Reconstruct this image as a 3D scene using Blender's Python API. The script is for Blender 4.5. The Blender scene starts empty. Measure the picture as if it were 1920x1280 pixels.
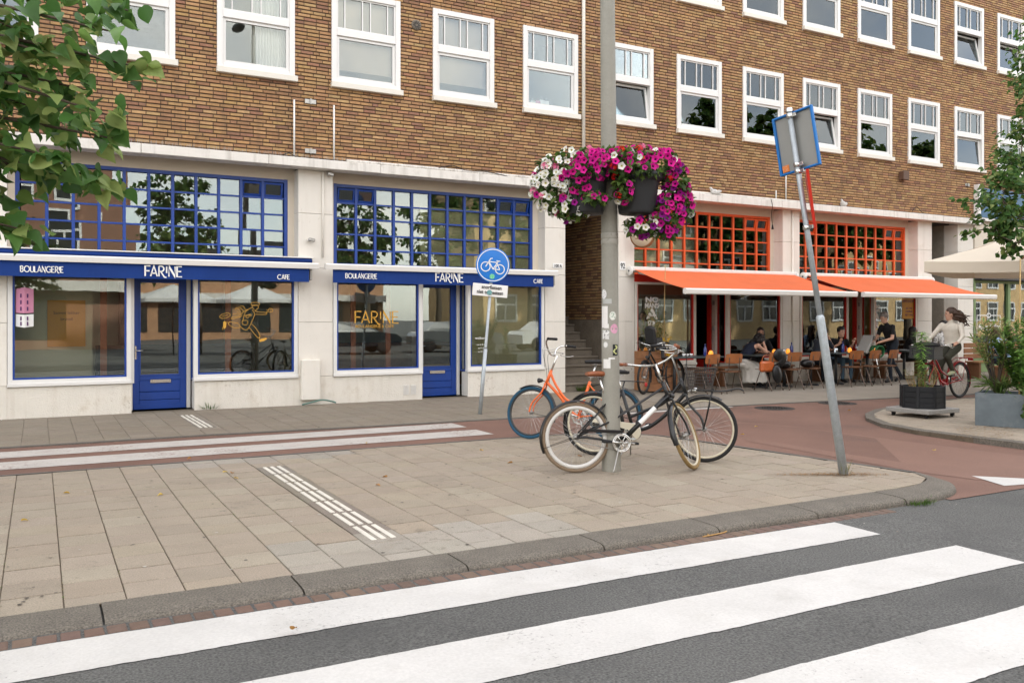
import bpy, math, random
import numpy as np
from mathutils import Vector, Matrix, Euler, noise as mnoise

random.seed(7); np.random.seed(7)
SC = bpy.context.scene
COL = SC.collection
R = math.radians
PI = math.pi

# ------------------------------------------------------------------ camera
F_PX, YAW, HOR, CAM_D, CAM_H = 1616.0, R(28.79), 597.0, 15.2, 1.53
cam = bpy.data.cameras.new('camera')
camo = bpy.data.objects.new('camera', cam); COL.objects.link(camo)
camo.location = (0, -CAM_D, CAM_H)
camo.rotation_euler = (R(90), 0, -YAW)
cam.sensor_width = 36.0; cam.lens = F_PX / 1920 * 36.0
cam.shift_y = (HOR - 640.0) / 1920.0
cam.clip_start = 0.05; cam.clip_end = 3000
SC.camera = camo

# ------------------------------------------------------------------ light
SUN_EL, SUN_AZ = 40.0, 18.0          # degrees; azimuth clockwise from +Y
world = bpy.data.worlds.new('World'); SC.world = world; world.use_nodes = True
wn = world.node_tree.nodes; wl = world.node_tree.links
for n in list(wn): wn.remove(n)
w_out = wn.new('ShaderNodeOutputWorld'); w_bg = wn.new('ShaderNodeBackground')
w_sky = wn.new('ShaderNodeTexSky'); w_sky.sky_type = 'NISHITA'; w_sky.sun_disc = False
w_sky.sun_elevation = R(SUN_EL); w_sky.sun_rotation = R(SUN_AZ)
w_sky.air_density = 1.0; w_sky.dust_density = 1.0; w_sky.ozone_density = 1.5
w_tc = wn.new('ShaderNodeTexCoord'); w_no = wn.new('ShaderNodeTexNoise')
w_no.inputs['Scale'].default_value = 2.6; w_no.inputs['Detail'].default_value = 8; w_no.inputs['Roughness'].default_value = .58
w_ra = wn.new('ShaderNodeValToRGB')
w_ra.color_ramp.elements[0].position = .44; w_ra.color_ramp.elements[0].color = (.26,.26,.26,1)
w_ra.color_ramp.elements[1].position = .68; w_ra.color_ramp.elements[1].color = (.95,.95,.95,1)
w_mx = wn.new('ShaderNodeMix'); w_mx.data_type = 'RGBA'
w_mx.inputs['B'].default_value = (9.4, 8.6, 7.6, 1)
wl.new(w_tc.outputs['Generated'], w_no.inputs['Vector']); wl.new(w_no.outputs['Fac'], w_ra.inputs['Fac'])
wl.new(w_ra.outputs['Color'], w_mx.inputs['Factor']); wl.new(w_sky.outputs['Color'], w_mx.inputs['A'])
wl.new(w_mx.outputs['Result'], w_bg.inputs['Color']); wl.new(w_bg.outputs['Background'], w_out.inputs['Surface'])
w_bg.inputs['Strength'].default_value = 0.14
sun = bpy.data.lights.new('sun', 'SUN'); sun.energy = 3.2; sun.angle = R(2.5); sun.color = (1, .93, .82)
suno = bpy.data.objects.new('sun', sun); COL.objects.link(suno)
_az, _el = R(SUN_AZ), R(SUN_EL)
_sd = Vector((math.sin(_az)*math.cos(_el), math.cos(_az)*math.cos(_el), math.sin(_el)))
suno.rotation_euler = _sd.to_track_quat('Z', 'Y').to_euler()
suno.location = (0, -12, 30)
SC.view_settings.view_transform = 'Standard'; SC.view_settings.look = 'None'
SC.view_settings.gamma = 1.0; SC.view_settings.use_curve_mapping = False
SC.view_settings.exposure = 1.87
SC.render.engine = 'CYCLES'
SC.cycles.use_denoising = True
SC.cycles.max_bounces = 8; SC.cycles.transparent_max_bounces = 12; SC.cycles.glossy_bounces = 4
SC.cycles.caustics_reflective = False; SC.cycles.caustics_refractive = False

# ------------------------------------------------------------------ measuring: photograph pixel -> place
_s, _c = math.sin(YAW), math.cos(YAW)
def ray(px, py):
    u = (px-960)/F_PX; return Vector((_s+u*_c, _c-u*_s, (HOR-py)/F_PX))
def fac(px, py, Y=0.0):
    a = ray(px, py); k = (Y+CAM_D)/a.y; return Vector((a.x*k, Y, CAM_H+a.z*k))
def gr(px, py, z=0.0):
    a = ray(px, py); k = (z-CAM_H)/a.z; return Vector((a.x*k, a.y*k-CAM_D, z))
def dep(px, py, d):
    a = ray(px, py); return Vector((a.x*d, a.y*d-CAM_D, CAM_H+a.z*d))
def proj(p):
    y = p[1]+CAM_D; d = p[0]*_s+y*_c
    return (960+F_PX*(p[0]*_c-y*_s)/d, HOR-F_PX*(p[2]-CAM_H)/d, d)

# ------------------------------------------------------------------ materials
MATS = {}
def mat(name, col=(.5,.5,.5), rough=.6, metal=0.0, spec=.4, var=0.0, vscale=3.0, bump=0.0, bscale=60.0,
        attr=False, wear=None, streak=None, speck=0.0, sscale=300.0, emit=None, stain=None, coat=0.0, subs=0.0):
    if name in MATS: return MATS[name]
    m = bpy.data.materials.new(name); m.use_nodes = True; MATS[name] = m
    nt = m.node_tree; N = nt.nodes; L = nt.links
    b = N['Principled BSDF']
    b.inputs['Roughness'].default_value = rough; b.inputs['Metallic'].default_value = metal
    b.inputs['Specular IOR Level'].default_value = spec
    if coat: b.inputs['Coat Weight'].default_value = coat; b.inputs['Coat Roughness'].default_value = .12
    pos = N.new('ShaderNodeNewGeometry').outputs['Position']
    def rgb(c):
        n = N.new('ShaderNodeRGB'); n.outputs[0].default_value = (*c, 1); return n.outputs[0]
    if attr:
        a = N.new('ShaderNodeAttribute'); a.attribute_name = 'Col'; cur = a.outputs['Color']
    else: cur = rgb(col)
    def mul(cur, scale, amt, detail=5, vec=None):
        n = N.new('ShaderNodeTexNoise'); n.inputs['Scale'].default_value = scale; n.inputs['Detail'].default_value = detail
        n.inputs['Roughness'].default_value = .6
        L.new(vec or pos, n.inputs['Vector'])
        mr = N.new('ShaderNodeMapRange'); mr.inputs['From Min'].default_value = .28; mr.inputs['From Max'].default_value = .72
        mr.inputs['To Min'].default_value = 1-amt; mr.inputs['To Max'].default_value = 1+amt*.7
        L.new(n.outputs['Fac'], mr.inputs['Value'])
        mx = N.new('ShaderNodeMix'); mx.data_type = 'RGBA'; mx.blend_type = 'MULTIPLY'; mx.inputs['Factor'].default_value = 1
        L.new(cur, mx.inputs['A']); L.new(mr.outputs['Result'], mx.inputs['B'])
        return mx.outputs['Result']
    if var: cur = mul(cur, vscale, var)
    if speck: cur = mul(cur, sscale, speck, 2)
    if stain:                                   # (colour, scale, threshold, amount): blotches with a shape of their own
        sc_, ss, th, am = stain
        n = N.new('ShaderNodeTexNoise'); n.inputs['Scale'].default_value = ss; n.inputs['Detail'].default_value = 7
        n.inputs['Roughness'].default_value = .68; L.new(pos, n.inputs['Vector'])
        mr = N.new('ShaderNodeMapRange'); mr.inputs['From Min'].default_value = th; mr.inputs['From Max'].default_value = th+.13
        mr.inputs['To Max'].default_value = am; L.new(n.outputs['Fac'], mr.inputs['Value'])
        mx = N.new('ShaderNodeMix'); mx.data_type = 'RGBA'; mx.inputs['B'].default_value = (*sc_, 1)
        L.new(mr.outputs['Result'], mx.inputs['Factor']); L.new(cur, mx.inputs['A']); cur = mx.outputs['Result']
    if streak:                                  # (colour, amount, threshold): rain streaks running down a wall
        vm = N.new('ShaderNodeVectorMath'); vm.operation = 'MULTIPLY'; vm.inputs[1].default_value = (7.0, 7.0, .45); L.new(pos, vm.inputs[0])
        n1 = N.new('ShaderNodeTexNoise'); n1.inputs['Scale'].default_value = 1.0; n1.inputs['Detail'].default_value = 5; n1.inputs['Roughness'].default_value = .65; L.new(vm.outputs[0], n1.inputs['Vector'])
        mr = N.new('ShaderNodeMapRange'); mr.inputs['From Min'].default_value = streak[2]; mr.inputs['From Max'].default_value = streak[2]+.2; mr.inputs['To Max'].default_value = streak[1]; L.new(n1.outputs['Fac'], mr.inputs['Value'])
        mx = N.new('ShaderNodeMix'); mx.data_type = 'RGBA'; mx.inputs['B'].default_value = (*streak[0], 1); L.new(mr.outputs['Result'], mx.inputs['Factor']); L.new(cur, mx.inputs['A']); cur = mx.outputs['Result']
    if wear:                                    # (colour, scale, threshold, amount): fine worn-through spots inside larger worn areas
        wc, ws, th, am = wear
        n1 = N.new('ShaderNodeTexNoise'); n1.inputs['Scale'].default_value = ws; n1.inputs['Detail'].default_value = 6; n1.inputs['Roughness'].default_value = .75; L.new(pos, n1.inputs['Vector'])
        n2 = N.new('ShaderNodeTexNoise'); n2.inputs['Scale'].default_value = 1.1; n2.inputs['Detail'].default_value = 3; L.new(pos, n2.inputs['Vector'])
        ad = N.new('ShaderNodeMath'); ad.operation = 'MULTIPLY_ADD'; ad.inputs[1].default_value = .55; L.new(n2.outputs['Fac'], ad.inputs[0]); L.new(n1.outputs['Fac'], ad.inputs[2])
        mr = N.new('ShaderNodeMapRange'); mr.inputs['From Min'].default_value = th; mr.inputs['From Max'].default_value = th+.06; mr.inputs['To Max'].default_value = am; L.new(ad.outputs[0], mr.inputs['Value'])
        mx = N.new('ShaderNodeMix'); mx.data_type = 'RGBA'; mx.inputs['B'].default_value = (*wc, 1); L.new(mr.outputs['Result'], mx.inputs['Factor']); L.new(cur, mx.inputs['A']); cur = mx.outputs['Result']
    L.new(cur, b.inputs['Base Color'])
    if bump:
        n = N.new('ShaderNodeTexNoise'); n.inputs['Scale'].default_value = bscale; n.inputs['Detail'].default_value = 4
        L.new(pos, n.inputs['Vector'])
        bp = N.new('ShaderNodeBump'); bp.inputs['Strength'].default_value = bump; bp.inputs['Distance'].default_value = .01
        L.new(n.outputs['Fac'], bp.inputs['Height']); L.new(bp.outputs['Normal'], b.inputs['Normal'])
    if emit:
        b.inputs['Emission Color'].default_value = (*emit[0], 1); b.inputs['Emission Strength'].default_value = emit[1]
    if subs:                                    # thin leaves: some light passes through
        t = N.new('ShaderNodeBsdfTranslucent'); mxs = N.new('ShaderNodeMixShader'); mxs.inputs['Fac'].default_value = subs
        L.new(cur, t.inputs['Color']); L.new(b.outputs[0], mxs.inputs[1]); L.new(t.outputs[0], mxs.inputs[2])
        L.new(mxs.outputs[0], N['Material Output'].inputs['Surface'])
    return m

def glass(name, tint=(.96,.975,.96), gain=1.75, wob=.0005):
    m = bpy.data.materials.new(name); m.use_nodes = True; MATS[name] = m
    nt = m.node_tree; N = nt.nodes; L = nt.links; N.remove(N['Principled BSDF'])
    f = N.new('ShaderNodeFresnel'); f.inputs['IOR'].default_value = 1.5
    mt = N.new('ShaderNodeMath'); mt.operation = 'MULTIPLY'; mt.inputs[1].default_value = gain; mt.use_clamp = True
    t = N.new('ShaderNodeBsdfTransparent'); t.inputs['Color'].default_value = (*tint, 1)
    g = N.new('ShaderNodeBsdfGlossy'); g.inputs['Roughness'].default_value = 0.0; g.inputs['Color'].default_value = (.86,.94,.96,1)
    mx = N.new('ShaderNodeMixShader')
    p = N.new('ShaderNodeNewGeometry'); n = N.new('ShaderNodeTexNoise'); n.inputs['Scale'].default_value = 1.6; n.inputs['Detail'].default_value = 1
    bp = N.new('ShaderNodeBump'); bp.inputs['Strength'].default_value = 1; bp.inputs['Distance'].default_value = wob
    L.new(p.outputs['Position'], n.inputs['Vector']); L.new(n.outputs['Fac'], bp.inputs['Height']); L.new(bp.outputs['Normal'], g.inputs['Normal'])
    L.new(f.outputs[0], mt.inputs[0]); L.new(mt.outputs[0], mx.inputs[0]); L.new(t.outputs[0], mx.inputs[1]); L.new(g.outputs[0], mx.inputs[2])
    L.new(mx.outputs[0], N['Material Output'].inputs['Surface'])
    return m

# ------------------------------------------------------------------ mesh builder
class MB:
    def __init__(s): s.v = []; s.f = []; s.c = []; s.sm = []; s.mi = []
    def face(s, idx, col=None, sm=False, mi=0):
        s.f.append(tuple(idx)); s.c.append(col or (1,1,1)); s.sm.append(sm); s.mi.append(mi)
    def poly(s, pts, col=None, mi=0):
        b = len(s.v); s.v += [tuple(p) for p in pts]; s.face(range(b, b+len(pts)), col, False, mi); return s
    def box(s, x0, x1, y0, y1, z0, z1, col=None, M=None, mi=0, skip=''):
        b = len(s.v)
        P = [(x0,y0,z0),(x1,y0,z0),(x1,y1,z0),(x0,y1,z0),(x0,y0,z1),(x1,y0,z1),(x1,y1,z1),(x0,y1,z1)]
        if M is not None: P = [tuple(M @ Vector(p)) for p in P]
        s.v += P
        for k, q in (('d',(0,3,2,1)),('u',(4,5,6,7)),('f',(0,1,5,4)),('r',(1,2,6,5)),('b',(2,3,7,6)),('l',(3,0,4,7))):
            if k not in skip: s.face([b+i for i in q], col, False, mi)
        return s
    def cbox(s, x0, x1, y0, y1, z0, z1, ch=.006, M=None, col=None, mi=0):   # box with chamfered edges
        X, Y, Z = (x0,x1), (y0,y1), (z0,z1); ch = min(ch, (x1-x0)*.45, (y1-y0)*.45, (z1-z0)*.45)
        b = len(s.v); P = []
        for i in (0,1):
            for j in (0,1):
                for k in (0,1):
                    sx, sy, sz = (1-2*i)*ch, (1-2*j)*ch, (1-2*k)*ch
                    P += [(X[i], Y[j]+sy, Z[k]+sz), (X[i]+sx, Y[j], Z[k]+sz), (X[i]+sx, Y[j]+sy, Z[k])]
        if M is not None: P = [tuple(M @ Vector(p)) for p in P]
        s.v += P
        I = lambda i,j,k,a: b+(i*4+j*2+k)*3+a
        fs = []
        for i in (0,1):
            q = [I(i,0,0,0),I(i,1,0,0),I(i,1,1,0),I(i,0,1,0)]; fs.append(q if i else q[::-1])
            q = [I(0,i,0,1),I(1,i,0,1),I(1,i,1,1),I(0,i,1,1)]; fs.append(q[::-1] if i else q)
            q = [I(0,0,i,2),I(1,0,i,2),I(1,1,i,2),I(0,1,i,2)]; fs.append(q if i else q[::-1])
        for a in (0,1):
            for c in (0,1):
                q = [I(a,c,0,0),I(a,c,1,0),I(a,c,1,1),I(a,c,0,1)]; fs.append(q if a == c else q[::-1])
                q = [I(a,0,c,0),I(a,0,c,2),I(a,1,c,2),I(a,1,c,0)]; fs.append(q if a == c else q[::-1])
                q = [I(0,a,c,1),I(1,a,c,1),I(1,a,c,2),I(0,a,c,2)]; fs.append(q if a == c else q[::-1])
        for i in (0,1):
            for j in (0,1):
                for k in (0,1):
                    q = [I(i,j,k,0),I(i,j,k,1),I(i,j,k,2)]; fs.append(q if (i+j+k) % 2 else q[::-1])
        for q in fs: s.face(q, col, False, mi)
        return s
    def tube(s, pts, r, n=8, cap=True, closed=False, col=None, mi=0, flat=1.0):
        pts = [Vector(p) for p in pts]; m = len(pts)
        rs = r if isinstance(r, (list, tuple)) else [r]*m
        b = len(s.v); prev = None
        for i, p in enumerate(pts):
            if closed: t = (pts[(i+1) % m]-pts[i-1])
            else: t = pts[min(i+1, m-1)]-pts[max(i-1, 0)]
            t = t.normalized() if t.length > 1e-9 else Vector((0,0,1))
            if prev is None:
                a = Vector((0,0,1)) if abs(t.z) < .9 else Vector((1,0,0))
                u = t.cross(a).normalized()
            else:
                u = prev-t*prev.dot(t); u = u.normalized() if u.length > 1e-6 else t.orthogonal().normalized()
            prev = u; w = t.cross(u)
            for k in range(n):
                an = 2*PI*k/n; s.v.append(tuple(p+(u*math.cos(an)+w*math.sin(an)*flat)*rs[i]))
        rng = m if closed else m-1
        for i in range(rng):
            j = (i+1) % m
            for k in range(n):
                l = (k+1) % n; s.face((b+i*n+k, b+i*n+l, b+j*n+l, b+j*n+k), col, True, mi)
        if cap and not closed:
            s.face([b+k for k in range(n)][::-1], col, False, mi); s.face([b+(m-1)*n+k for k in range(n)], col, False, mi)
        return s
    def lathe(s, prof, n=24, c=(0,0,0), col=None, mi=0, a0=0, a1=2*PI, M=None, smooth=True):
        b = len(s.v); full = abs(a1-a0-2*PI) < 1e-6; k = n if full else n+1
        for (r, z) in prof:
            for i in range(k):
                an = a0+(a1-a0)*i/n; p = Vector((c[0]+r*math.cos(an), c[1]+r*math.sin(an), c[2]+z))
                s.v.append(tuple(M @ p) if M is not None else tuple(p))
        for j in range(len(prof)-1):
            for i in range(n):
                l = (i+1) % k; s.face((b+j*k+i, b+j*k+l, b+(j+1)*k+l, b+(j+1)*k+i), col, smooth, mi)
        return s
    def ell(s, c, rad, M=None, n=12, m=8, col=None, mi=0):
        b = len(s.v); c = Vector(c)
        for j in range(m+1):
            th = PI*j/m
            for i in range(n):
                a = 2*PI*i/n; p = Vector((rad[0]*math.sin(th)*math.cos(a), rad[1]*math.sin(th)*math.sin(a), rad[2]*math.cos(th)))
                if M is not None: p = M @ p
                s.v.append(tuple(c+p))
        for j in range(m):
            for i in range(n):
                l = (i+1) % n; s.face((b+j*n+i, b+(j+1)*n+i, b+(j+1)*n+l, b+j*n+l), col, True, mi)
        return s
    def prism(s, pts2, z0, z1, col=None, mi=0, M=None):     # xy polygon (ccw) pulled up in z
        n = len(pts2); b = len(s.v)
        P = [(x,y,z0) for x,y in pts2]+[(x,y,z1) for x,y in pts2]
        if M is not None: P = [tuple(M @ Vector(p)) for p in P]
        s.v += P
        s.face([b+i for i in range(n)][::-1], col, False, mi); s.face([b+n+i for i in range(n)], col, False, mi)
        for i in range(n):
            j = (i+1) % n; s.face((b+i, b+j, b+n+j, b+n+i), col, False, mi)
        return s
    def ribbon(s, pts, w, M, t=.002, col=None, mi=0, closed=False):   # flat stroke in the xz-plane of M, a little thickness along -y
        pts = [Vector((p[0], p[1])) for p in pts]; m = len(pts); L = []; Rr = []
        for i in range(m):
            if closed: a, bb = pts[i-1], pts[(i+1) % m]
            else: a, bb = pts[max(i-1,0)], pts[min(i+1,m-1)]
            d = bb-a; d = d.normalized() if d.length > 1e-9 else Vector((1,0)); nrm = Vector((-d.y, d.x))
            k = 1.0
            if 0 < i < m-1 or closed:
                d1 = (pts[i]-pts[i-1]); d2 = pts[(i+1) % m]-pts[i]
                if d1.length > 1e-9 and d2.length > 1e-9:
                    cs = max(.35, math.cos(d1.angle(d2)/2)); k = 1/cs
            L.append(pts[i]+nrm*w*.5*k); Rr.append(pts[i]-nrm*w*.5*k)
        for i in range(m if closed else m-1):
            j = (i+1) % m
            q = [Rr[i], Rr[j], L[j], L[i]]
            fr = [M @ Vector((p.x, -t, p.y)) for p in q]; bk = [M @ Vector((p.x, 0, p.y)) for p in q]
            b = len(s.v); s.v += [tuple(p) for p in fr+bk]
            for f in ((0,1,2,3),(1,0,4,5),(3,2,6,7)): s.face([b+x for x in f], col, False, mi)
        return s
    def leaf(s, p, d, nrm, ln, wd, col=None, cup=.15, kind=0, mi=0):
        p = Vector(p); d = Vector(d).normalized(); nrm = Vector(nrm); sd = d.cross(nrm)
        if sd.length < 1e-5: sd = d.orthogonal()
        sd.normalize(); nrm = sd.cross(d)
        b = len(s.v)
        if kind == 0:      # broad heart-shaped leaf
            h = [(-.05,.17,.25),(.04,.37,.65),(.20,.50,1.0),(.40,.50,.95),(.58,.40,.6),(.76,.25,.1)]
            O = [(0,0,0),(.33,0,-.1),(.68,0,-.5),(1.02,0,-1.6)]+h+[(a_,-w_,z_+.25) for a_,w_,z_ in h]
            fs = [(0,1,5,4),(1,6,5),(1,7,6),(1,2,8,7),(2,9,8),(2,3,9),(0,10,11,1),(1,11,12),(1,12,13),(1,13,14,2),(2,14,15),(2,15,3)]
        elif kind == 1:    # narrow lance leaf
            O = [(0,0,0),(.35,.5,.6),(1,0,-.8),(.35,-.5,.6),(.5,0,0)]; fs = [(0,1,4),(1,2,4),(2,3,4),(3,0,4)]
        else:              # small oval leaf
            O = [(0,0,0),(.5,.5,.5),(1,0,0),(.5,-.5,.5)]; fs = [(0,1,2),(0,2,3)]
        for a, w, h in O: s.v.append(tuple(p+d*(a*ln)+sd*(w*wd)+nrm*(h*cup*wd)))
        for f in fs: s.face([b+i for i in f], col, True, mi)
        return s
    def mesh(s, name):
        me = bpy.data.meshes.new(name); me.from_pydata(s.v, [], s.f)
        n = len(me.polygons)
        if n == len(s.f):
            me.polygons.foreach_set('use_smooth', s.sm)
            if any(s.mi): me.polygons.foreach_set('material_index', s.mi)
            if any(c != (1,1,1) for c in s.c):
                at = me.attributes.new('Col', 'FLOAT_COLOR', 'FACE')
                arr = np.ones((n, 4), dtype=np.float32); arr[:, :3] = np.array([c[:3] for c in s.c], dtype=np.float32)
                at.data.foreach_set('color', arr.ravel())
        me.update(); return me
    def build(s, name, m, parent=None, loc=None, rot=None):
        return link(name, s.mesh(name), m, parent, loc, rot)

def link(name, me, m=None, parent=None, loc=None, rot=None):
    o = bpy.data.objects.new(name, me)
    if m is not None:
        for k in (m if isinstance(m, (list, tuple)) else [m]):
            k = MATS[k] if isinstance(k, str) else k
            if len(me.materials) < (len(m) if isinstance(m, (list, tuple)) else 1): me.materials.append(k)
    COL.objects.link(o)
    if parent: o.parent = parent
    if loc is not None: o.location = loc
    if rot is not None: o.rotation_euler = rot
    return o
def tag(o, label=None, cat=None, group=None, kind=None):
    if label: o['label'] = label
    if cat: o['category'] = cat
    if group: o['group'] = group
    if kind: o['kind'] = kind
    return o
def thing(name, label, cat, loc=(0,0,0), rotz=0, group=None):
    o = bpy.data.objects.new(name, None); COL.objects.link(o)
    o.location = loc; o.rotation_euler = (0,0,rotz); o.empty_display_size = .1
    return tag(o, label, cat, group)
def copy_tree(o, parent=None):
    c = o.copy(); COL.objects.link(c)
    if parent: c.parent = parent
    for ch in list(o.children): copy_tree(ch, c)
    return c
def B(name, m, parent, *a, ch=None, **k):       # one box as one part
    mb = MB()
    (mb.cbox(*a, ch=ch, **k) if ch else mb.box(*a, **k))
    return mb.build(name, m, parent)
def text_mesh(txt, size, bold=0.0, extrude=.0015, align='CENTER', shear=0.0, sx=1.0):
    cu = bpy.data.curves.new('t', 'FONT'); cu.body = txt; cu.size = size; cu.align_x = align; cu.extrude = extrude; cu.offset = bold
    cu.shear = shear; cu.resolution_u = 3
    o = bpy.data.objects.new('t', cu); COL.objects.link(o)
    me = bpy.data.meshes.new_from_object(o.evaluated_get(bpy.context.evaluated_depsgraph_get()))
    bpy.data.objects.remove(o); bpy.data.curves.remove(cu)
    if sx != 1.0: me.transform(Matrix.Scale(sx, 4, (1,0,0)))
    return me
def text(name, txt, size, m, loc, rot=(PI/2,0,0), parent=None, **k):
    return link(name, text_mesh(txt, size, **k), m, parent, loc, rot)
def catmull(P, n=8, closed=False):
    P = [Vector(p) for p in P]; out = []; m = len(P)
    for i in range(m if closed else m-1):
        g = (lambda j: P[j % m]) if closed else (lambda j: P[max(0, min(m-1, j))])
        p0, p1, p2, p3 = g(i-1), g(i), g(i+1), g(i+2)
        for k in range(n):
            t = k/n; out.append(.5*((2*p1)+(p2-p0)*t+(2*p0-5*p1+4*p2-p3)*t*t+(3*p1-p0-3*p2+p3)*t**3))
    if not closed: out.append(P[-1])
    return out
def clip_poly(poly, conv):                       # clip a polygon by a convex ccw polygon
    out = poly
    for i in range(len(conv)):
        a, b = conv[i], conv[(i+1) % len(conv)]; inp = out; out = []
        f = lambda p: (b[0]-a[0])*(p[1]-a[1])-(b[1]-a[1])*(p[0]-a[0])
        for j in range(len(inp)):
            p, q = inp[j-1], inp[j]; fp, fq = f(p), f(q)
            if (fp >= 0) != (fq >= 0):
                t = fp/(fp-fq); out.append((p[0]+(q[0]-p[0])*t, p[1]+(q[1]-p[1])*t))
            if fq >= 0: out.append(q)
        if not out: return []
    return out
def jit(c, a=.1, h=.03):
    k = 1+random.uniform(-a, a); return tuple(max(0, x*k*(1+random.uniform(-h, h))) for x in c)
# ------------------------------------------------------------------ materials in use
mat('asphalt', (.100,.100,.094), .9, var=.22, vscale=.6, speck=.6, sscale=80, bump=1.0, bscale=80, stain=((.058,.058,.056), 1.1, .53, .45))
mat('red_asphalt', (.172,.095,.070), .85, var=.24, vscale=.5, speck=.25, sscale=130, bump=.4, bscale=140, stain=((.105,.064,.052), 1.1, .52, .45), wear=((.085,.055,.046), 30, .93, .5))
mat('road_paint', (.50,.49,.465), .7, var=.09, vscale=2.0, speck=.08, sscale=60, bump=.35, bscale=60, stain=((.36,.345,.315), 1.7, .52, .35), wear=((.16,.155,.145), 40, .905, .6))
mat('lane_paint', (.44,.415,.38), .75, var=.10, vscale=3, speck=.12, sscale=70, stain=((.34,.28,.25), 3.5, .54, .55), wear=((.20,.12,.09), 22, .87, .8))
mat('joint_sand', (.125,.10,.07), .95, var=.3, vscale=6, speck=.3, sscale=120)
mat('tile', attr=True, rough=.85, var=.08, vscale=3.5, speck=.28, sscale=110, bump=.25, bscale=200, stain=((.20,.165,.12), 1.3, .55, .26), wear=((.14,.118,.09), 9, .90, .5))
mat('kerb', (.150,.134,.110), .9, var=.16, vscale=5, speck=.55, sscale=90, bump=.8, bscale=150)
mat('kerb_flat', (.125,.115,.10), .9, var=.2, vscale=6, speck=.4, sscale=130, bump=.4, bscale=150)
mat('clinker', attr=True, rough=.8, var=.16, vscale=20, speck=.15, sscale=150, bump=.3, bscale=120)
mat('rib', (.60,.57,.50), .75, var=.1, vscale=9, speck=.1, sscale=160, stain=((.38,.34,.28), 5, .56, .5))
mat('terrace_paving', (.235,.205,.165), .88, var=.12, vscale=1.4, speck=.12, sscale=90, bump=.2, bscale=120, stain=((.15,.13,.105), 1.1, .55, .4))
mat('brick', attr=True, rough=.82, var=.16, vscale=14, speck=.16, sscale=150, bump=.5, bscale=110, stain=((.17,.10,.055), .55, .55, .3), streak=((.13,.085,.055), .4, .50))
mat('mortar', (.085,.060,.042), .95, var=.25, vscale=8)
mat('plaster', (.70,.665,.60), .8, var=.05, vscale=2, bump=.35, bscale=90, stain=((.52,.46,.37), 1.6, .57, .38), wear=((.46,.41,.34), 14, .93, .45), streak=((.52,.47,.39), .35, .52))
mat('rough_plaster', (.68,.645,.575), .85, var=.06, vscale=2.5, bump=1.0, bscale=55, stain=((.46,.39,.30), 2.6, .56, .42), wear=((.36,.30,.23), 16, .90, .5), streak=((.50,.44,.36), .35, .50))
mat('beige_plaster', (.64,.575,.475), .8, var=.05, vscale=2, bump=.2, bscale=80)
mat('cornice_paint', (.68,.65,.60), .75, var=.07, vscale=3, bump=.2, bscale=60, stain=((.40,.37,.33), 3.5, .56, .5), streak=((.36,.33,.29), .5, .50))
mat('white_paint', (.68,.67,.645), .4, var=.03, vscale=4, spec=.5)
mat('cream_paint', (.66,.63,.56), .45, var=.05, vscale=4)
mat('blue_paint', (.003,.045,.27), .42, spec=.5, var=.08, vscale=6, stain=((.015,.06,.21), 7, .62, .4))
mat('blue_cloth', (.002,.030,.175), .85, var=.10, vscale=2.5, bump=.15, bscale=300)
mat('white_print', (.80,.80,.78), .7)
mat('gold_print', (.62,.33,.045), .5)
mat('orange_paint', (.72,.105,.022), .45, var=.08, vscale=6)
mat('red_paint', (.52,.022,.012), .45, var=.08, vscale=6)
mat('orange_cloth', (.62,.135,.045), .85, var=.07, vscale=2, bump=.12, bscale=250, stain=((.55,.12,.05), 5, .60, .4))
mat('awning_white', (.72,.70,.66), .38, spec=.5, var=.04, vscale=3)
mat('stone', (.16,.135,.105), .85, var=.2, vscale=4, speck=.5, sscale=120, bump=.3, bscale=120)
mat('zinc', (.40,.44,.465), .5, metal=.4, var=.16, vscale=16, speck=.12, sscale=120)
mat('grey_back', (.27,.27,.255), .5, metal=.25, var=.05, vscale=2)
mat('sign_blue', (.006,.165,.56), .4, spec=.5, coat=.2)
mat('sign_white', (.78,.78,.76), .42, var=.04, vscale=7, stain=((.45,.42,.36), 9, .63, .5))
mat('sign_red', (.62,.035,.02), .45)
mat('black_print', (.015,.015,.015), .6)
mat('lamp_grey', (.27,.262,.225), .65, var=.10, vscale=5, speck=.06, sscale=60, stain=((.38,.38,.37), 5.5, .62, .5), bump=.1, bscale=40)
mat('dark_plastic', (.020,.021,.023), .5, spec=.4, var=.1, vscale=8)
mat('black_paint', (.006,.0065,.0075), .32, spec=.4, coat=.25)
mat('black_rubber', (.009,.009,.0095), .7, var=.2, vscale=20)
mat('chrome', (.62,.62,.60), .22, metal=1.0, var=.08, vscale=20)
mat('steel_dull', (.36,.35,.33), .42, metal=.9, var=.15, vscale=20)
mat('chair_steel', (.13,.095,.075), .4, metal=.7)
mat('wood_ply', (.30,.105,.033), .45, var=.22, vscale=9, coat=.25, stain=((.20,.07,.025), 8, .55, .4))
mat('wood_dark', (.15,.065,.028), .6, var=.25, vscale=9)
mat('wood_planter', (.26,.12,.055), .75, var=.22, vscale=7, bump=.2, bscale=40)
mat('tar_wood', (.009,.010,.012), .65, var=.3, vscale=9, bump=.4, bscale=50, stain=((.06,.055,.045), 14, .66, .7))
mat('zinc_planter', (.125,.150,.165), .55, metal=.3, var=.22, vscale=4, stain=((.20,.22,.23), 3.5, .52, .6))
mat('soil', (.045,.032,.022), .95, var=.4, vscale=20)
mat('straw', (.40,.24,.09), .9, var=.25, vscale=30)
mat('bamboo', (.42,.28,.11), .6, var=.2, vscale=12)
mat('leaf_attr', attr=True, rough=.5, spec=.35, var=.12, vscale=10, subs=.42)
mat('petal', attr=True, rough=.6, spec=.2, subs=.22)
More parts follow.
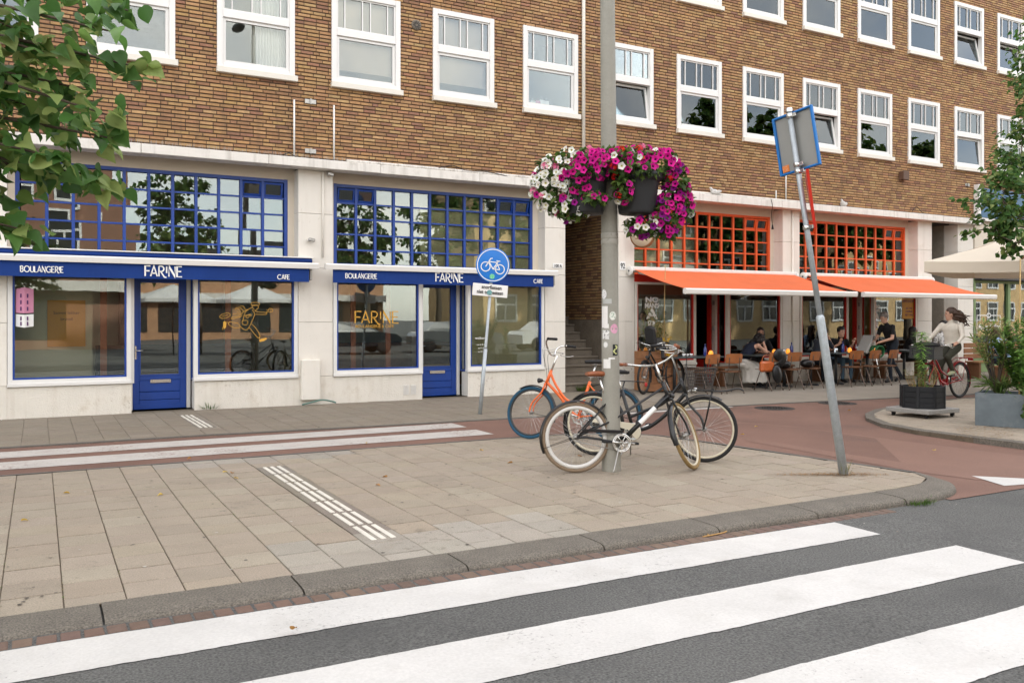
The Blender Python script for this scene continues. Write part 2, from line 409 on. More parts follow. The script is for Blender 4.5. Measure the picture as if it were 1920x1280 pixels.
mat('bark', (.085,.065,.045), .9, var=.3, vscale=12, bump=.8, bscale=30)
mat('parasol_cloth', (.74,.66,.54), .9, var=.04, vscale=2, subs=.12)
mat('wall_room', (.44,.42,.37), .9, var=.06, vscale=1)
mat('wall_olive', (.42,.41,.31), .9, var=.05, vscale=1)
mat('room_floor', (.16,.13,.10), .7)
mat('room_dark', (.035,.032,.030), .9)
mat('blind_cream', (.46,.37,.29), .9, var=.05, vscale=5)
mat('curtain_white', (.66,.66,.64), .9, var=.05, vscale=4)
mat('net_grey', (.13,.13,.135), .9, var=.25, vscale=5)
mat('curtain_green', (.42,.46,.38), .9, var=.22, vscale=9)
mat('skin', (.50,.285,.20), .5, spec=.35, var=.06, vscale=8)
mat('skin_tan', (.34,.175,.11), .5, spec=.35, var=.06, vscale=8)
mat('skin_brown', (.17,.085,.055), .5, spec=.35)
glass('window_glass'); glass('shop_glass', (.94,.95,.91), 2.4, .0005); glass('clear_glass', (.97,.98,.98), 1.3, 0.0)
mat('blue_glass', (.006,.022,.16), .08, spec=.7); mat('orange_glass', (.75,.20,.02), .2, emit=((1,.30,.03), .35))

def cloth(name, col, rough=.9): return mat(name, col, rough, var=.12, vscale=9, bump=.25, bscale=120)
# ------------------------------------------------------------------ ground
def road_z(x): return -.022-.006*min(max(x, 0), 6.5)
def lane_z(x, y):
    t = min(1, max(0, (-y-6.5)/3.6)); return -.012*(1-t)+(road_z(x)+.006)*t
def grd(px, py, f=road_z):
    z = -.03
    for _ in range(4): p = gr(px, py, z); z = f(p.x)
    return p
XB = [-600, -60, -20, -3, 0]+[.5*i for i in range(1, 14)]+[8, 12, 20, 60, 600]
mb = MB()
for a, b in zip(XB[:-1], XB[1:]): mb.poly([(a,-600,road_z(a)),(b,-600,road_z(b)),(b,600,road_z(b)),(a,600,road_z(a))])
road = tag(mb.build('road', 'asphalt'), 'dark grey asphalt road with white zebra crossing', kind='structure')
def flat(name, m, pts, zf, parent, nx=.5):        # painted quad laid on a surface: pts = x0,x1,y0,y1
    x0, x1, y0, y1 = pts; n = max(1, int((x1-x0)/nx)); mb = MB()
    wob = lambda x, k: mnoise.noise(Vector((x*3.1, k*7.7, 0)))*.008+mnoise.noise(Vector((x*31, k*7.7, 2)))*.006
    xs = [x0+(x1-x0)*i/n for i in range(n+1)]
    for a, b in zip(xs[:-1], xs[1:]):
        mb.poly([(a,y0+wob(a,y0),zf(a,y0)),(b,y0+wob(b,y0),zf(b,y0)),(b,y1+wob(b,y1),zf(b,y1)),(a,y1+wob(a,y1),zf(a,y1))])
    return mb.build(name, m, parent)
rz4 = lambda x, y: road_z(x)+.004
flat('zebra_stripe', 'road_paint', (-4, 5.42, grd(419.8,1212.2).y, grd(419.8,1156.4).y), rz4, road, .035)
flat('zebra_stripe', 'road_paint', (-4, 5.62, grd(1399.4,1171.6).y, grd(1240,1129).y), rz4, road, .035)
flat('zebra_stripe', 'road_paint', (-4, 5.70, grd(1785,1172).y-.48, grd(1785,1172).y), rz4, road, .035)

XL = [-60, -20, -8]+[-6+.5*i for i in range(29)]+[10, 14, 20, 40, 90]
YL = [-3.0, -4.5, -6.5, -7.5, -8.5, -9.5, -10.1, -10.44]
mb = MB()
for a, b in zip(XL[:-1], XL[1:]):
    for c, d in zip(YL[:-1], YL[1:]):
        if b < 7.4 and d < -6.6: continue
        mb.poly([(a,d,lane_z(a,d)),(b,d,lane_z(b,d)),(b,c,lane_z(b,c)),(a,c,lane_z(a,c))])
lane = tag(mb.build('cycle_path', 'red_asphalt'), 'reddish brown asphalt cycle path', kind='structure')
lz4 = lambda x, y: lane_z(x, y)+.004
flat('lane_stripe', 'lane_paint', (-8, 5.33, -4.17, -3.66), lz4, lane, .05)
flat('lane_stripe', 'lane_paint', (-8, 5.32, -5.02, -4.48), lz4, lane, .05)
flat('lane_stripe', 'lane_paint', (8.2, 10.6, -3.93, -3.76), lz4, lane, .05)
mb = MB(); a, b, c = grd(1822,894), grd(1883,912), grd(2010,903)
mb.poly([(p.x, p.y, lane_z(p.x,p.y)+.004) for p in (a, b, c)]); mb.build('give_way_triangle', 'road_paint', lane)
pts_ = [gr(px, py) for px, py in ((1352,787),(1480,797),(1600,811),(1735,827),(1960,852),(1960,892),(1830,889),(1720,876),(1560,850),(1400,824))]
mb = MB(); mb.poly([(p.x, p.y, lane_z(p.x,p.y)+.003) for p in pts_[::-1]])
mb.build('resurfaced_strip', mat('red_asphalt_new', (.190,.108,.080), .85, var=.12, vscale=.9, speck=.25, sscale=130, bump=.4, bscale=140), lane)
for px, py in ((1452,765),(1570,755.5)):          # manhole covers
    p = gr(px, py, -.01); q = lane_z(p.x, p.y)
    mb = MB().lathe([(0,.006),(.25,.006),(.26,.003),(.27,.006),(.33,.006),(.34,.001)], 28, (p.x,p.y,q))
    for i in range(-3, 4):
        for j in range(-3, 4):
            if i*i+j*j < 11: mb.box(p.x+i*.065-.018, p.x+i*.065+.018, p.y+j*.065-.018, p.y+j*.065+.018, q+.006, q+.011)
    mb.build('manhole_cover', mat('cast_iron', (.05,.045,.042), .6, metal=.4, var=.2, vscale=15), lane)

TILE = [(.292,.247,.190), (.287,.242,.186), (.298,.253,.195), (.282,.238,.182), (.293,.246,.187), (.301,.257,.200), (.277,.233,.178), (.295,.250,.192)]
GREYT = [(.295,.268,.224), (.280,.254,.212), (.31,.28,.235)]
def pavers(parent, poly, x0, x1, y0, y1, pitch, ph, z0, nmax, grey=None, skip=None, jx=.006, jy=.0145, tint=1.0):
    """square pavers in columns with straggered cross joints; the ones that show largest are single objects"""
    items = []; k = 0; x = x0
    while x < x1:
        y = y0+(ph[k % 2])
        while y < y1:
            q = [(x+jx/2,y+jy/2),(x+pitch-jx/2,y+jy/2),(x+pitch-jx/2,y+pitch-jy/2),(x+jx/2,y+pitch-jy/2)]
            c = clip_poly(q, poly)
            cx, cy = x+pitch/2, y+pitch/2
            if len(c) >= 3 and not (skip and skip(cx, cy)):
                ar = abs(sum(c[i-1][0]*c[i][1]-c[i][0]*c[i-1][1] for i in range(len(c))))/2
                if ar > .004: items.append((c, cx, cy, len(c) == 4 and ar > .98*(pitch-jx)*(pitch-jy)))
            y += pitch
        x += pitch; k += 1
    def vis(it):
        px, py, d = proj((it[1], it[2], 0))
        return d if (d > 0 and -60 < px < 1980 and -40 < py < 1320) else 1e9
    items.sort(key=vis)
    cache = []
    for i in range(14):
        mb = MB(); c = tuple(v*tint for v in jit(TILE[i % len(TILE)], .035, .012)); h = pitch/2
        paver_geo(mb, [(-h+jx/2,-h+jy/2),(h-jx/2,-h+jy/2),(h-jx/2,h-jy/2),(-h+jx/2,h-jy/2)], 0, c); cache.append(mb.mesh('tile'))
    rest = MB()
    for n, (c, cx, cy, whole) in enumerate(items):
        dz = z0+random.uniform(-.0018, .0018)
        g = grey and grey(cx, cy)
        if n < nmax and vis((0,cx,cy)) < 1e8:
            if whole and not g:
                o = link('tile', random.choice(cache), 'tile', parent, (cx,cy,dz), (random.gauss(0,.0025), random.gauss(0,.0025), random.choice((0,PI)) + random.gauss(0,.003)))
            else:
                mb = MB(); paver_geo(mb, c, dz, tuple(v*tint for v in jit(random.choice(GREYT if g else TILE), .035, .012))); mb.build('tile', 'tile', parent)
        else: paver_geo(rest, c, dz, tuple(v*tint for v in jit(random.choice(GREYT if g else TILE), .04, .012)))
    if rest.v: tag(rest.build('far_tiles', 'tile', parent), kind='stuff')
def paver_geo(mb, c, z, col, ch=.004):
    n = len(c); mx = sum(p[0] for p in c)/n; my = sum(p[1] for p in c)/n; b = len(mb.v)
    for p in c: mb.v.append((p[0], p[1], z-.012))
    for p in c: mb.v.append((p[0], p[1], z-ch))
    for p in c:
        d = math.hypot(p[0]-mx, p[1]-my) or 1; mb.v.append((p[0]-(p[0]-mx)/d*ch*1.4, p[1]-(p[1]-my)/d*ch*1.4, z))
    mb.face([b+2*n+i for i in range(n)], col)
    for i in range(n):
        j = (i+1) % n
        mb.face((b+i, b+j, b+n+j, b+n+i), col); mb.face((b+n+i, b+n+j, b+2*n+j, b+2*n+i), col)

# refuge between road and cycle path
ISL = [(-30,-10.06),(6.7,-10.06),(7.2,-10.0),(7.48,-9.85),(7.62,-9.6),(7.47,-8.68),(7.26,-7.14),(7.1,-6.25),(6.8,-5.83),(6.3,-5.6),(5.5,-5.52),(3,-5.49),(-30,-5.43)]
island = tag(MB().prism(ISL, -.3, -.010).build('pavement_island', 'joint_sand'), 'beige paved refuge between road and cycle path', kind='structure')
tact = lambda x, y: 1.955 < x < 2.26 and -9.33 < y < -6.05
pavers(island, ISL, -2.625, 7.9, -10.36, -5.2, .305, (0, .1525), 0, 300,
       grey=lambda x, y: (1.33 < x < 3.35 and y < -9.42) or (y > -5.85 and .9 < x < 3.2), skip=tact)
RIB = MB()
for i in range(3): RIB.cbox(.045+.08*i, .082+.08*i, -.205, .205, -.003, .006, ch=.004)
ribs = [MB().cbox(-.019,.019,-.212,.212,-.004,.006, ch=.005).mesh('tactile_rib')]
for k in range(7):
    y0 = -6.42-.481*k
    bed = MB(); paver_geo(bed, [(1.96,y0-.235),(2.255,y0-.235),(2.255,y0+.235),(1.96,y0+.235)], -.001, jit((.20,.175,.14), .05)); bed.build('tactile_tile', 'tile', island)
    for i in range(3):
        link('tactile_rib', ribs[0], 'rib', island, (2.037+.071*i, y0, 0))
for ya, yb in ((-6.182,-5.93),(-9.62,-9.545)):
    bed = MB(); paver_geo(bed, [(1.96,ya),(2.255,ya),(2.255,yb),(1.96,yb)], -.002, (.29,.245,.19)); bed.build('tile', 'tile', island)
gm = MB()
for i in range(190):
    px_, py_ = random.uniform(-2,7.3), random.uniform(-9.95,-5.6); r_ = random.uniform(.006,.016); n_ = 8
    gm.poly([(px_+r_*random.uniform(.7,1.1)*math.cos(2*PI*k/n_), py_+r_*random.uniform(.7,1.1)*math.sin(2*PI*k/n_), .0042) for k in range(n_)], col=random.choice([(.10,.09,.075),(.07,.06,.05),(.42,.39,.34),(.16,.13,.10)]))
tag(gm.build('gum_spots', 'tile', island), kind='stuff')
ms = MB()
for i in range(900):
    k_ = random.randint(0, 34); x_ = -2.625+.305*k_; y_ = random.uniform(-9.9,-5.6)
    if mnoise.noise(Vector((x_*.9, y_*.9, 5))) < .05: continue
    a_ = random.random()*2*PI; ms.leaf((x_+random.gauss(0,.004), y_, -.006), (math.cos(a_), math.sin(a_), .8), (0,0,1), random.uniform(.008,.02), .007, jit(random.choice([(.09,.13,.03),(.13,.15,.05),(.16,.13,.06)]), .25), .1, 2)
tag(ms.build('joint_moss', mat('leaf_attr_', attr=True, rough=.8), island), kind='stuff')
# flat edging along the cycle path
mb = MB(); E1 = ISL[4:]; 
def off(P, i, d):
    a = Vector(P[max(i-1,0)]); b = Vector(P[min(i+1,len(P)-1)]); t = (b-a).normalized(); return Vector(P[i])+Vector((t.y,-t.x))*d
for i in range(len(E1)-1):
    a, b = Vector(E1[i]), Vector(E1[i+1]); c, d = off(E1,i+1,.075), off(E1,i,.075)
    mb.poly([(d.x,d.y,.001),(c.x,c.y,.001),(b.x,b.y,.003),(a.x,a.y,.003)]); mb.poly([(c.x,c.y,.001),(d.x,d.y,.001),(d.x,d.y,-.1),(c.x,c.y,-.1)])
mb.build('edging', 'kerb_flat', island)
# kerb stones
PROF = [(0,-.02),(0,.001),(.20,.0),(.285,-.004),(.305,-.008),(.318,-.015),(.327,-.025),(.333,-.04),(.336,-.07),(.338,-.2)]
def kerbstone(path_in, path_out, name='kerb_stone'):
    mb = MB(); n = len(PROF)
    for a, b in zip(path_in, path_out):
        w = (Vector(b)-Vector(a)); L = w.length; w = w/L
        for o, z in PROF:
            q = Vector(a)+w*(o/.338*L); h = mnoise.noise(Vector((q.x*5, q.y*5, 1)))*.004 if z > -.04 else 0
            mb.v.append((q.x, q.y, z+h))
    for i in range(len(path_in)-1):
        for j in range(n-1): mb.face((i*n+j, i*n+j+1, (i+1)*n+j+1, (i+1)*n+j), None, False)
    m = len(path_in)-1
    mb.face([j for j in range(n)][::-1]); mb.face([m*n+j for j in range(n)])
    return mb.build(name, 'kerb', island)
xk = .291-1.023*4
while xk < 5.5:
    x1 = min(xk+1.023, 6.48); n = 8; d = random.uniform(-.004, .004)
    xs = [xk+.006+(x1-xk-.012)*i/n for i in range(n+1)]
    kerbstone([(x,-10.062) for x in xs], [(x,-10.395+d) for x in xs]); xk = x1
xs = [5.41+.006+(6.47-5.41-.012)*i/8 for i in range(9)]
kerbstone([(x,-10.062) for x in xs], [(x,-10.397) for x in xs])
kerbstone(catmull([(6.48,-10.062,0),(6.9,-10.06,0),(7.2,-10.005,0),(7.485,-9.855,0),(7.62,-9.6,0)],5) and [(p.x,p.y) for p in catmull([(6.48,-10.062,0),(6.9,-10.06,0),(7.2,-10.005,0),(7.485,-9.855,0),(7.62,-9.6,0)],5)],
          [(p.x,p.y) for p in catmull([(6.48,-10.40,0),(6.85,-10.405,0),(7.2,-10.33,0),(7.5,-10.12,0),(7.705,-9.62,0)],5)])
# gutter of clinker bricks
CL = [(.135,.088,.067),(.12,.078,.059),(.148,.097,.074),(.128,.082,.064)]
cache = []
for i in range(8):
    mb = MB(); mb.cbox(-.0465,.0465,-.054,.062,-.05,.008, ch=.006, col=jit(CL[i % 4], .12)); cache.append(mb.mesh('brick'))
x = -1.0
while x < 6.15:
    link('brick', random.choice(cache), 'clinker', road, (x, -10.462+random.uniform(-.002,.002), road_z(x)+random.uniform(-.006,-.003)), (random.gauss(0,.01), random.gauss(0,.01), random.gauss(0,.015)))
    x += .1035

# pavement along the building
PAV = [(-30,-3.25),(2,-3.27),(4,-3.42),(10,-3.70),(12,-3.83),(14.6,-4.12),(17,-4.40),(40,-4.5),(40,3.0),(-30,3.0)]
pav = tag(MB().prism(PAV, -.3, -.010).build('pavement', 'terrace_paving'), 'paved pavement in front of the building', kind='structure')
PCL = [(-2,-3.26),(4,-3.42),(9.98,-3.69),(9.98,-.02),(-2,-.02)]
pavers(pav, PCL, -1.71, 10.2, -3.9, .1, .305, (0, .1525), -.002, 300, skip=lambda x, y: (1.93 < x < 2.14 and -2.55 < y < -.7), tint=.72)
MB().prism([(9.98,-3.70),(12,-3.83),(14.6,-4.12),(17,-4.40),(40,-4.5),(40,-.03),(9.98,-.03)], -.1, -.004).build('terrace_surface', 'terrace_paving', pav)
mb = MB(); P2 = PAV[:8]
for i in range(len(P2)-1):
    a, b = Vector(P2[i]), Vector(P2[i+1]); w = .08
    mb.poly([(a.x,a.y-w,.0),(b.x,b.y-w,.0),(b.x,b.y,.001),(a.x,a.y,.001)]); mb.poly([(b.x,b.y-w,0),(a.x,a.y-w,0),(a.x,a.y-w,-.1),(b.x,b.y-w,-.1)])
mb.build('edging', 'kerb_flat', pav)
for k in range(4):
    y0 = -.95-.44*k; x0 = 1.985+.007*k
    bed = MB(); paver_geo(bed, [(x0-.055,y0-.215),(x0+.20,y0-.215),(x0+.20,y0+.215),(x0-.055,y0+.215)], -.003, jit((.19,.165,.135), .05)); bed.build('tactile_tile', 'tile', pav)
    for i in range(3): link('tactile_rib', ribs[0], 'rib', pav, (x0+.07*i, y0, -.003))

# planted refuge on the right
RIS = [(10.38,-9.2),(10.5,-9.75),(10.9,-9.9),(40,-9.9),(40,-4.85),(15,-5.05),(13.2,-5.3),(12.1,-5.62),(11.45,-5.95),(10.95,-6.37),(10.5,-7.0),(10.32,-7.7),(10.32,-8.5)]
risl = tag(MB().prism([(x*.999+.01,y*.985-.11) for x,y in RIS], -.3, .024).build('planted_island', 'joint_sand'), 'paved refuge with planters at the right', kind='structure')
RIN = []
for i in range(len(RIS)):
    a, b = Vector(RIS[i-1]), Vector(RIS[(i+1) % len(RIS)]); t = (b-a).normalized(); p = Vector(RIS[i])+Vector((-t.y,t.x))*.13; RIN.append((p.x,p.y))
pavers(risl, RIN, 10.0, 16.2, -9.9, -4.8, .305, (0, .1525), .04, 150)
mb = MB(); n = len(RIS)
for i in range(n):
    j = (i+1) % n; a, b, c, d = RIS[i], RIS[j], RIN[j], RIN[i]
    mb.poly([(*a,.034),(*b,.034),(*c,.042),(*d,.042)]); mb.poly([(*b,.034),(*a,.034),(*a,-.1),(*b,-.1)])
mb.build('edging', 'kerb', risl)
# ------------------------------------------------------------------ the building
bld = thing('brick_building', 'long ochre brick apartment building with white windows above blue and orange shopfronts', 'building')
WX0, WP, WW = .665, 1.985, 1.32
ROWS = [(5.80, 7.47, range(-1, 13)), (8.75, 10.42, range(5, 13))]
WALL_X0, WALL_X1, WALL_Z0, WALL_Z1 = -2.6, 29.0, 4.33, 11.2
opens = []
for z0, z1, ks in ROWS:
    for k in range(-1, 14): opens.append((WX0+WP*k, WX0+WP*k+WW, z0-.10, z1))
# mortar wall round the window openings
mb = MB(); zs = [WALL_Z0-.03, 5.70, 7.47, 8.65, 10.42, WALL_Z1]
for a, b in ((0,1),(2,3),(4,5)): mb.box(WALL_X0, WALL_X1, .017, .30, zs[a], zs[b])
xs = [WALL_X0]
for k in range(-1, 14): xs += [WX0+WP*k+.01, WX0+WP*k+WW-.01]
xs.append(WALL_X1)
for za, zb in ((5.70,7.47),(8.65,10.42)):
    for i in range(0, len(xs), 2):
        if xs[i+1] > xs[i]: mb.box(xs[i], xs[i+1], .017, .30, za, zb)
mb.build('wall', 'mortar', bld)
mb = MB(); mb.box(WALL_X0, WALL_X1, 5.5, 5.7, 0, WALL_Z1); mb.box(WALL_X0, WALL_X1, .012, 5.7, WALL_Z1, WALL_Z1+.2)
mb.box(WALL_X0-12, WALL_X1+12, .4, 9.0, WALL_Z1+.2, 15.6); mb.box(WALL_X0-12, WALL_X0-.2, .4, 9.0, 0, WALL_Z1+.2); mb.box(WALL_X1+.2, WALL_X1+12, .4, 9.0, 0, WALL_Z1+.2); mb.box(WALL_X0-.2, WALL_X0, 0, 5.7, 0, WALL_Z1); mb.box(WALL_X1, WALL_X1+.2, 0, 5.7, 0, WALL_Z1)  # unseen upper mass added over the wall so the building shades the street
mb.build('rear_wall_and_shade_mass', 'wall_room', bld)
BR = [(.325,.195,.090),(.300,.172,.077),(.262,.144,.068),(.350,.218,.102),(.225,.118,.064),(.280,.152,.076),(.200,.104,.062),(.315,.182,.078),(.240,.120,.070)]
BW = [9,9,8,7,5,7,3,8,4]
BL, BH, PX, PZ = .211, .0470, .221, .0655
bricks = []; z = WALL_Z0+.006; r = 0
while z < WALL_Z1-.05:
    x = WALL_X0-random.choice((0,.055,.11,.165)); 
    cuts = sorted((a, b) for a, b, za, zb in opens if z+BH > za+.005 and z < zb-.005)
    while x < WALL_X1:
        ln = BL if random.random() > .07 else BL*.48
        a, b = x, x+ln; segs = [(a, b)]
        for c, d in cuts:
            segs = [s for (p, q) in segs for s in (((p, min(q, c)),) if p < c else ()) + (((max(p, d), q),) if q > d else ())]
        for p, q in segs:
            if q-p > .02: bricks.append((p, q, z))
        x += ln+.010
    z += PZ; r += 1
def bvis(b):
    px, py, d = proj(((b[0]+b[1])/2, 0, b[2]))
    if not (285 < px < 1000 and 0 < py < 1280): return 1e9
    return d
bricks.sort(key=bvis)
def brick_geo(mb, x0, x1, y, z0, z1, col):
    e = .0025; b = len(mb.v)
    mb.v += [(x0,.02,z0),(x1,.02,z0),(x1,.02,z1),(x0,.02,z1),(x0+e,y,z0+e),(x1-e,y,z0+e),(x1-e,y,z1-e),(x0+e,y,z1-e)]
    for q in ((4,5,6,7),(0,1,5,4),(1,2,6,5),(2,3,7,6),(3,0,4,7)): mb.face([b+i for i in q], col)
def bcol(x, z):
    c = random.choices(BR, BW)[0]; k = 1.22+.16*mnoise.noise(Vector((x*.25, z*.5, 3)))
    return tuple(v*k for v in jit(c, .10, .04))
cache = []
for i in range(40):
    mb = MB(); brick_geo(mb, 0, BL, 0, 0, BH, bcol(i, 1)); cache.append(mb.mesh('brick'))
rest = MB(); n1 = 0
for p, q, z in bricks:
    y = random.uniform(-.003, .004)
    if n1 < 300 and abs(q-p-BL) < 1e-4 and bvis((p,q,z)) < 1e8:
        link('brick', random.choice(cache), 'brick', bld, (p, y, z)); n1 += 1
    else: brick_geo(rest, p, q, y, z, z+BH+random.uniform(-.001,.002), bcol(p, z))
tag(rest.build('brickwork', 'brick', bld), kind='stuff')

# cornice: coping stones
x = WALL_X0
mbf = MB()
while x < 23.42:
    x1 = min(x+2.02, 23.42)
    B('coping', 'cornice_paint', bld, x+.003, x1-.003, -.26, .06, 4.175+random.uniform(-.003,.003), 4.335+random.uniform(-.004,.004), ch=.008)
    x = x1
for i in range(900):     # bird spikes on the coping
    px = random.uniform(.8, 9.4); mbf.tube([(px, -.08, 4.33),(px+random.uniform(-.02,.02), -.08+random.uniform(-.05,.05), 4.33+random.uniform(.07,.11))], .0014, 3, cap=False)
tag(mbf.build('bird_spikes', 'steel_dull', bld), kind='stuff')

# upper windows
GREYS = {}
def upper_window(k, z0, z1, style, row):
    x0 = WX0+WP*k; x1 = x0+WW; zt = z0+.85; W = 'white_paint'
    f = MB(); y0, y1 = -.028, .10
    f.cbox(x0, x0+.095, y0, y1, z0, z1, ch=.006); f.cbox(x1-.095, x1, y0, y1, z0, z1, ch=.006)
    f.cbox(x0+.095, x1-.095, y0+.002, y1, z1-.10, z1, ch=.006); f.cbox(x0+.095, x1-.095, y0+.002, y1, z0, z0+.075, ch=.006)
    win = f.build('window', W, bld)
    B('sill', 'cream_paint', win, x0-.012, x1+.04, -.085, .06, z0-.105, z0-.002, ch=.008)
    B('transom', W, win, x0+.095, x1-.095, -.022, .09, zt, zt+.13, ch=.006)
    g0, g1 = x0+.095, x1-.095
    s = MB()                                     # upper light
    s.box(g0, g0+.03, .0, .05, zt+.13, z1-.10); s.box(g1-.03, g1, .0, .05, zt+.13, z1-.10)
    s.box(g0+.03, g1-.03, .0, .05, zt+.13, zt+.155); s.box(g0+.03, g1-.03, .0, .05, z1-.125, z1-.10); s.build('upper_sash', W, win)
    bars = [x0+.25, x0+.583, x0+.737, x0+1.07]
    for bx in bars: B('glazing_bar', W, win, bx-.010, bx+.010, -.002, .052, zt+.15, z1-.12)
    e = [g0+.03]+bars+[g1-.03]
    for a, b in zip(e[:-1], e[1:]):
        B('pane', 'window_glass', win, a, b, .022, .026, zt+.15, z1-.12)
    op = style.get('tilt', 0)                    # lower sash, sometimes tilted into the room
    M = Matrix.Translation((0, .01, z0+.075)) @ Matrix.Rotation(-R(op), 4, 'X')
    h = zt-z0-.075; s = MB()
    s.cbox(g0, g0+.055, 0, .055, 0, h, ch=.004, M=M); s.cbox(g1-.055, g1, 0, .055, 0, h, ch=.004, M=M)
    s.box(g0+.055, g1-.055, 0, .055, 0, .055, M=M); s.box(g0+.055, g1-.055, 0, .055, h-.05, h, M=M); s.build('lower_sash', W, win)
    B('pane', 'window_glass', win, g0+.05, g1-.05, .022, .026, .05, h-.045, M=M)
    # room behind
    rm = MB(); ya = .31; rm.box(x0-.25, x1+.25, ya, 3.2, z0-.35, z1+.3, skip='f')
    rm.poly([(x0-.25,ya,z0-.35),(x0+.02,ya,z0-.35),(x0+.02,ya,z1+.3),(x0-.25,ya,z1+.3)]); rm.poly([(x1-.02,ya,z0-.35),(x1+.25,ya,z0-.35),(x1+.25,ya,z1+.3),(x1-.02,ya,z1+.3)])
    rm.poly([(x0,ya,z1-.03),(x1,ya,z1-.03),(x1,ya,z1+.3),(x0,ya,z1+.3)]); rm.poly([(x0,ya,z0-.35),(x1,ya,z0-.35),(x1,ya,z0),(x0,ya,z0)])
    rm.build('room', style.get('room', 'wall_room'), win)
    B('inner_sill', W, win, x0+.02, x1-.02, .11, .36, z0+.02, z0+.05)
    t = style.get('hang')
    if t == 'blind':
        zb = style.get('zb', z0+.25); B('roller_blind', 'blind_cream', win, g0-.02, g1+.02, .14, .146, zb, z1-.02); B('blind_bar', 'blind_cream', win, g0-.02, g1+.02, .134, .152, zb-.02, zb)
    elif t == 'drawn':                           # pleated curtain over part of the width
        a, b = style.get('span', (0, 1)); a, b = g0+(g1-g0)*a, g0+(g1-g0)*b; mb = MB(); n = 40; pts = []
        for i in range(n+1): pts.append((a+(b-a)*i/n, .19+.018*math.sin(i*1.9+.6*math.sin(i*.7))))
        for p, q in zip(pts[:-1], pts[1:]):
            mb.poly([(p[0],p[1],z0+.05),(q[0],q[1],z0+.05),(q[0],q[1],z1-.03),(p[0],p[1],z1-.03)])
        mb.build('curtain', style.get('cm', 'curtain_white'), win)
    elif t == 'net':
        mb = MB(); nx, nz = 24, 18
        P = lambda i, j: (g0+.03+(g1-g0-.06)*i/nx, .10+.018*mnoise.noise(Vector((i*.16, j*.45, 1))), z0+.09+(z1-z0-.2)*j/nz)
        for i in range(nx):
            for j in range(nz): mb.poly([P(i,j),P(i+1,j),P(i+1,j+1),P(i,j+1)])
        mb.build('insect_net', 'net_grey', win)
    elif t == 'cloth':
        B('hung_cloth', 'curtain_green', win, g0+.02, g1-.02, .10, .106, z0+.08, zt+.02)
    elif t == 'head':
        B('blind_box', W, win, g0, g1, .13, .19, zt-.14, zt-.02)
    return win
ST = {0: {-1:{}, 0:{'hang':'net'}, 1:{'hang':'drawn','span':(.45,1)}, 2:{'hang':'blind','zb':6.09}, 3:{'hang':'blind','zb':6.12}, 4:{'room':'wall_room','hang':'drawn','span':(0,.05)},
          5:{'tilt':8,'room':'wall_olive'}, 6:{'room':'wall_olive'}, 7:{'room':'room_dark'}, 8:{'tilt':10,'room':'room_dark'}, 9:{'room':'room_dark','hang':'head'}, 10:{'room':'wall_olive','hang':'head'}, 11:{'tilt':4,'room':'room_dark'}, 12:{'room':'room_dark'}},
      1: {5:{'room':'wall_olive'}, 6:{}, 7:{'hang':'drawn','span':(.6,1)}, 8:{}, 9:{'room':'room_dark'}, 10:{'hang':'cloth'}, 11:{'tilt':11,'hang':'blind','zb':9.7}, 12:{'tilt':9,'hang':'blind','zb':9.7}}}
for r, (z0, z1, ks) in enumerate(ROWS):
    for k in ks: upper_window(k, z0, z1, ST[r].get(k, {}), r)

# ground floor: piers of stacked blocks
def pier(x0, x1, y1=.42, ztop=4.175):
    zs = [-.05, .497, 1.463, 2.43, 3.40, ztop]
    for a, b in zip(zs[:-1], zs[1:]):
        B('pier_block', 'plaster' if a > .3 else 'rough_plaster', bld, x0, x1, random.uniform(-.001,.001), y1, a+.0025, b-.0025, ch=.004)
for a, b in ((-1.05,-.42),(4.035,4.66),(9.13,9.62),(10.98,11.40),(15.87,16.44),(20.93,21.52),(22.66,23.36)): pier(a, b)

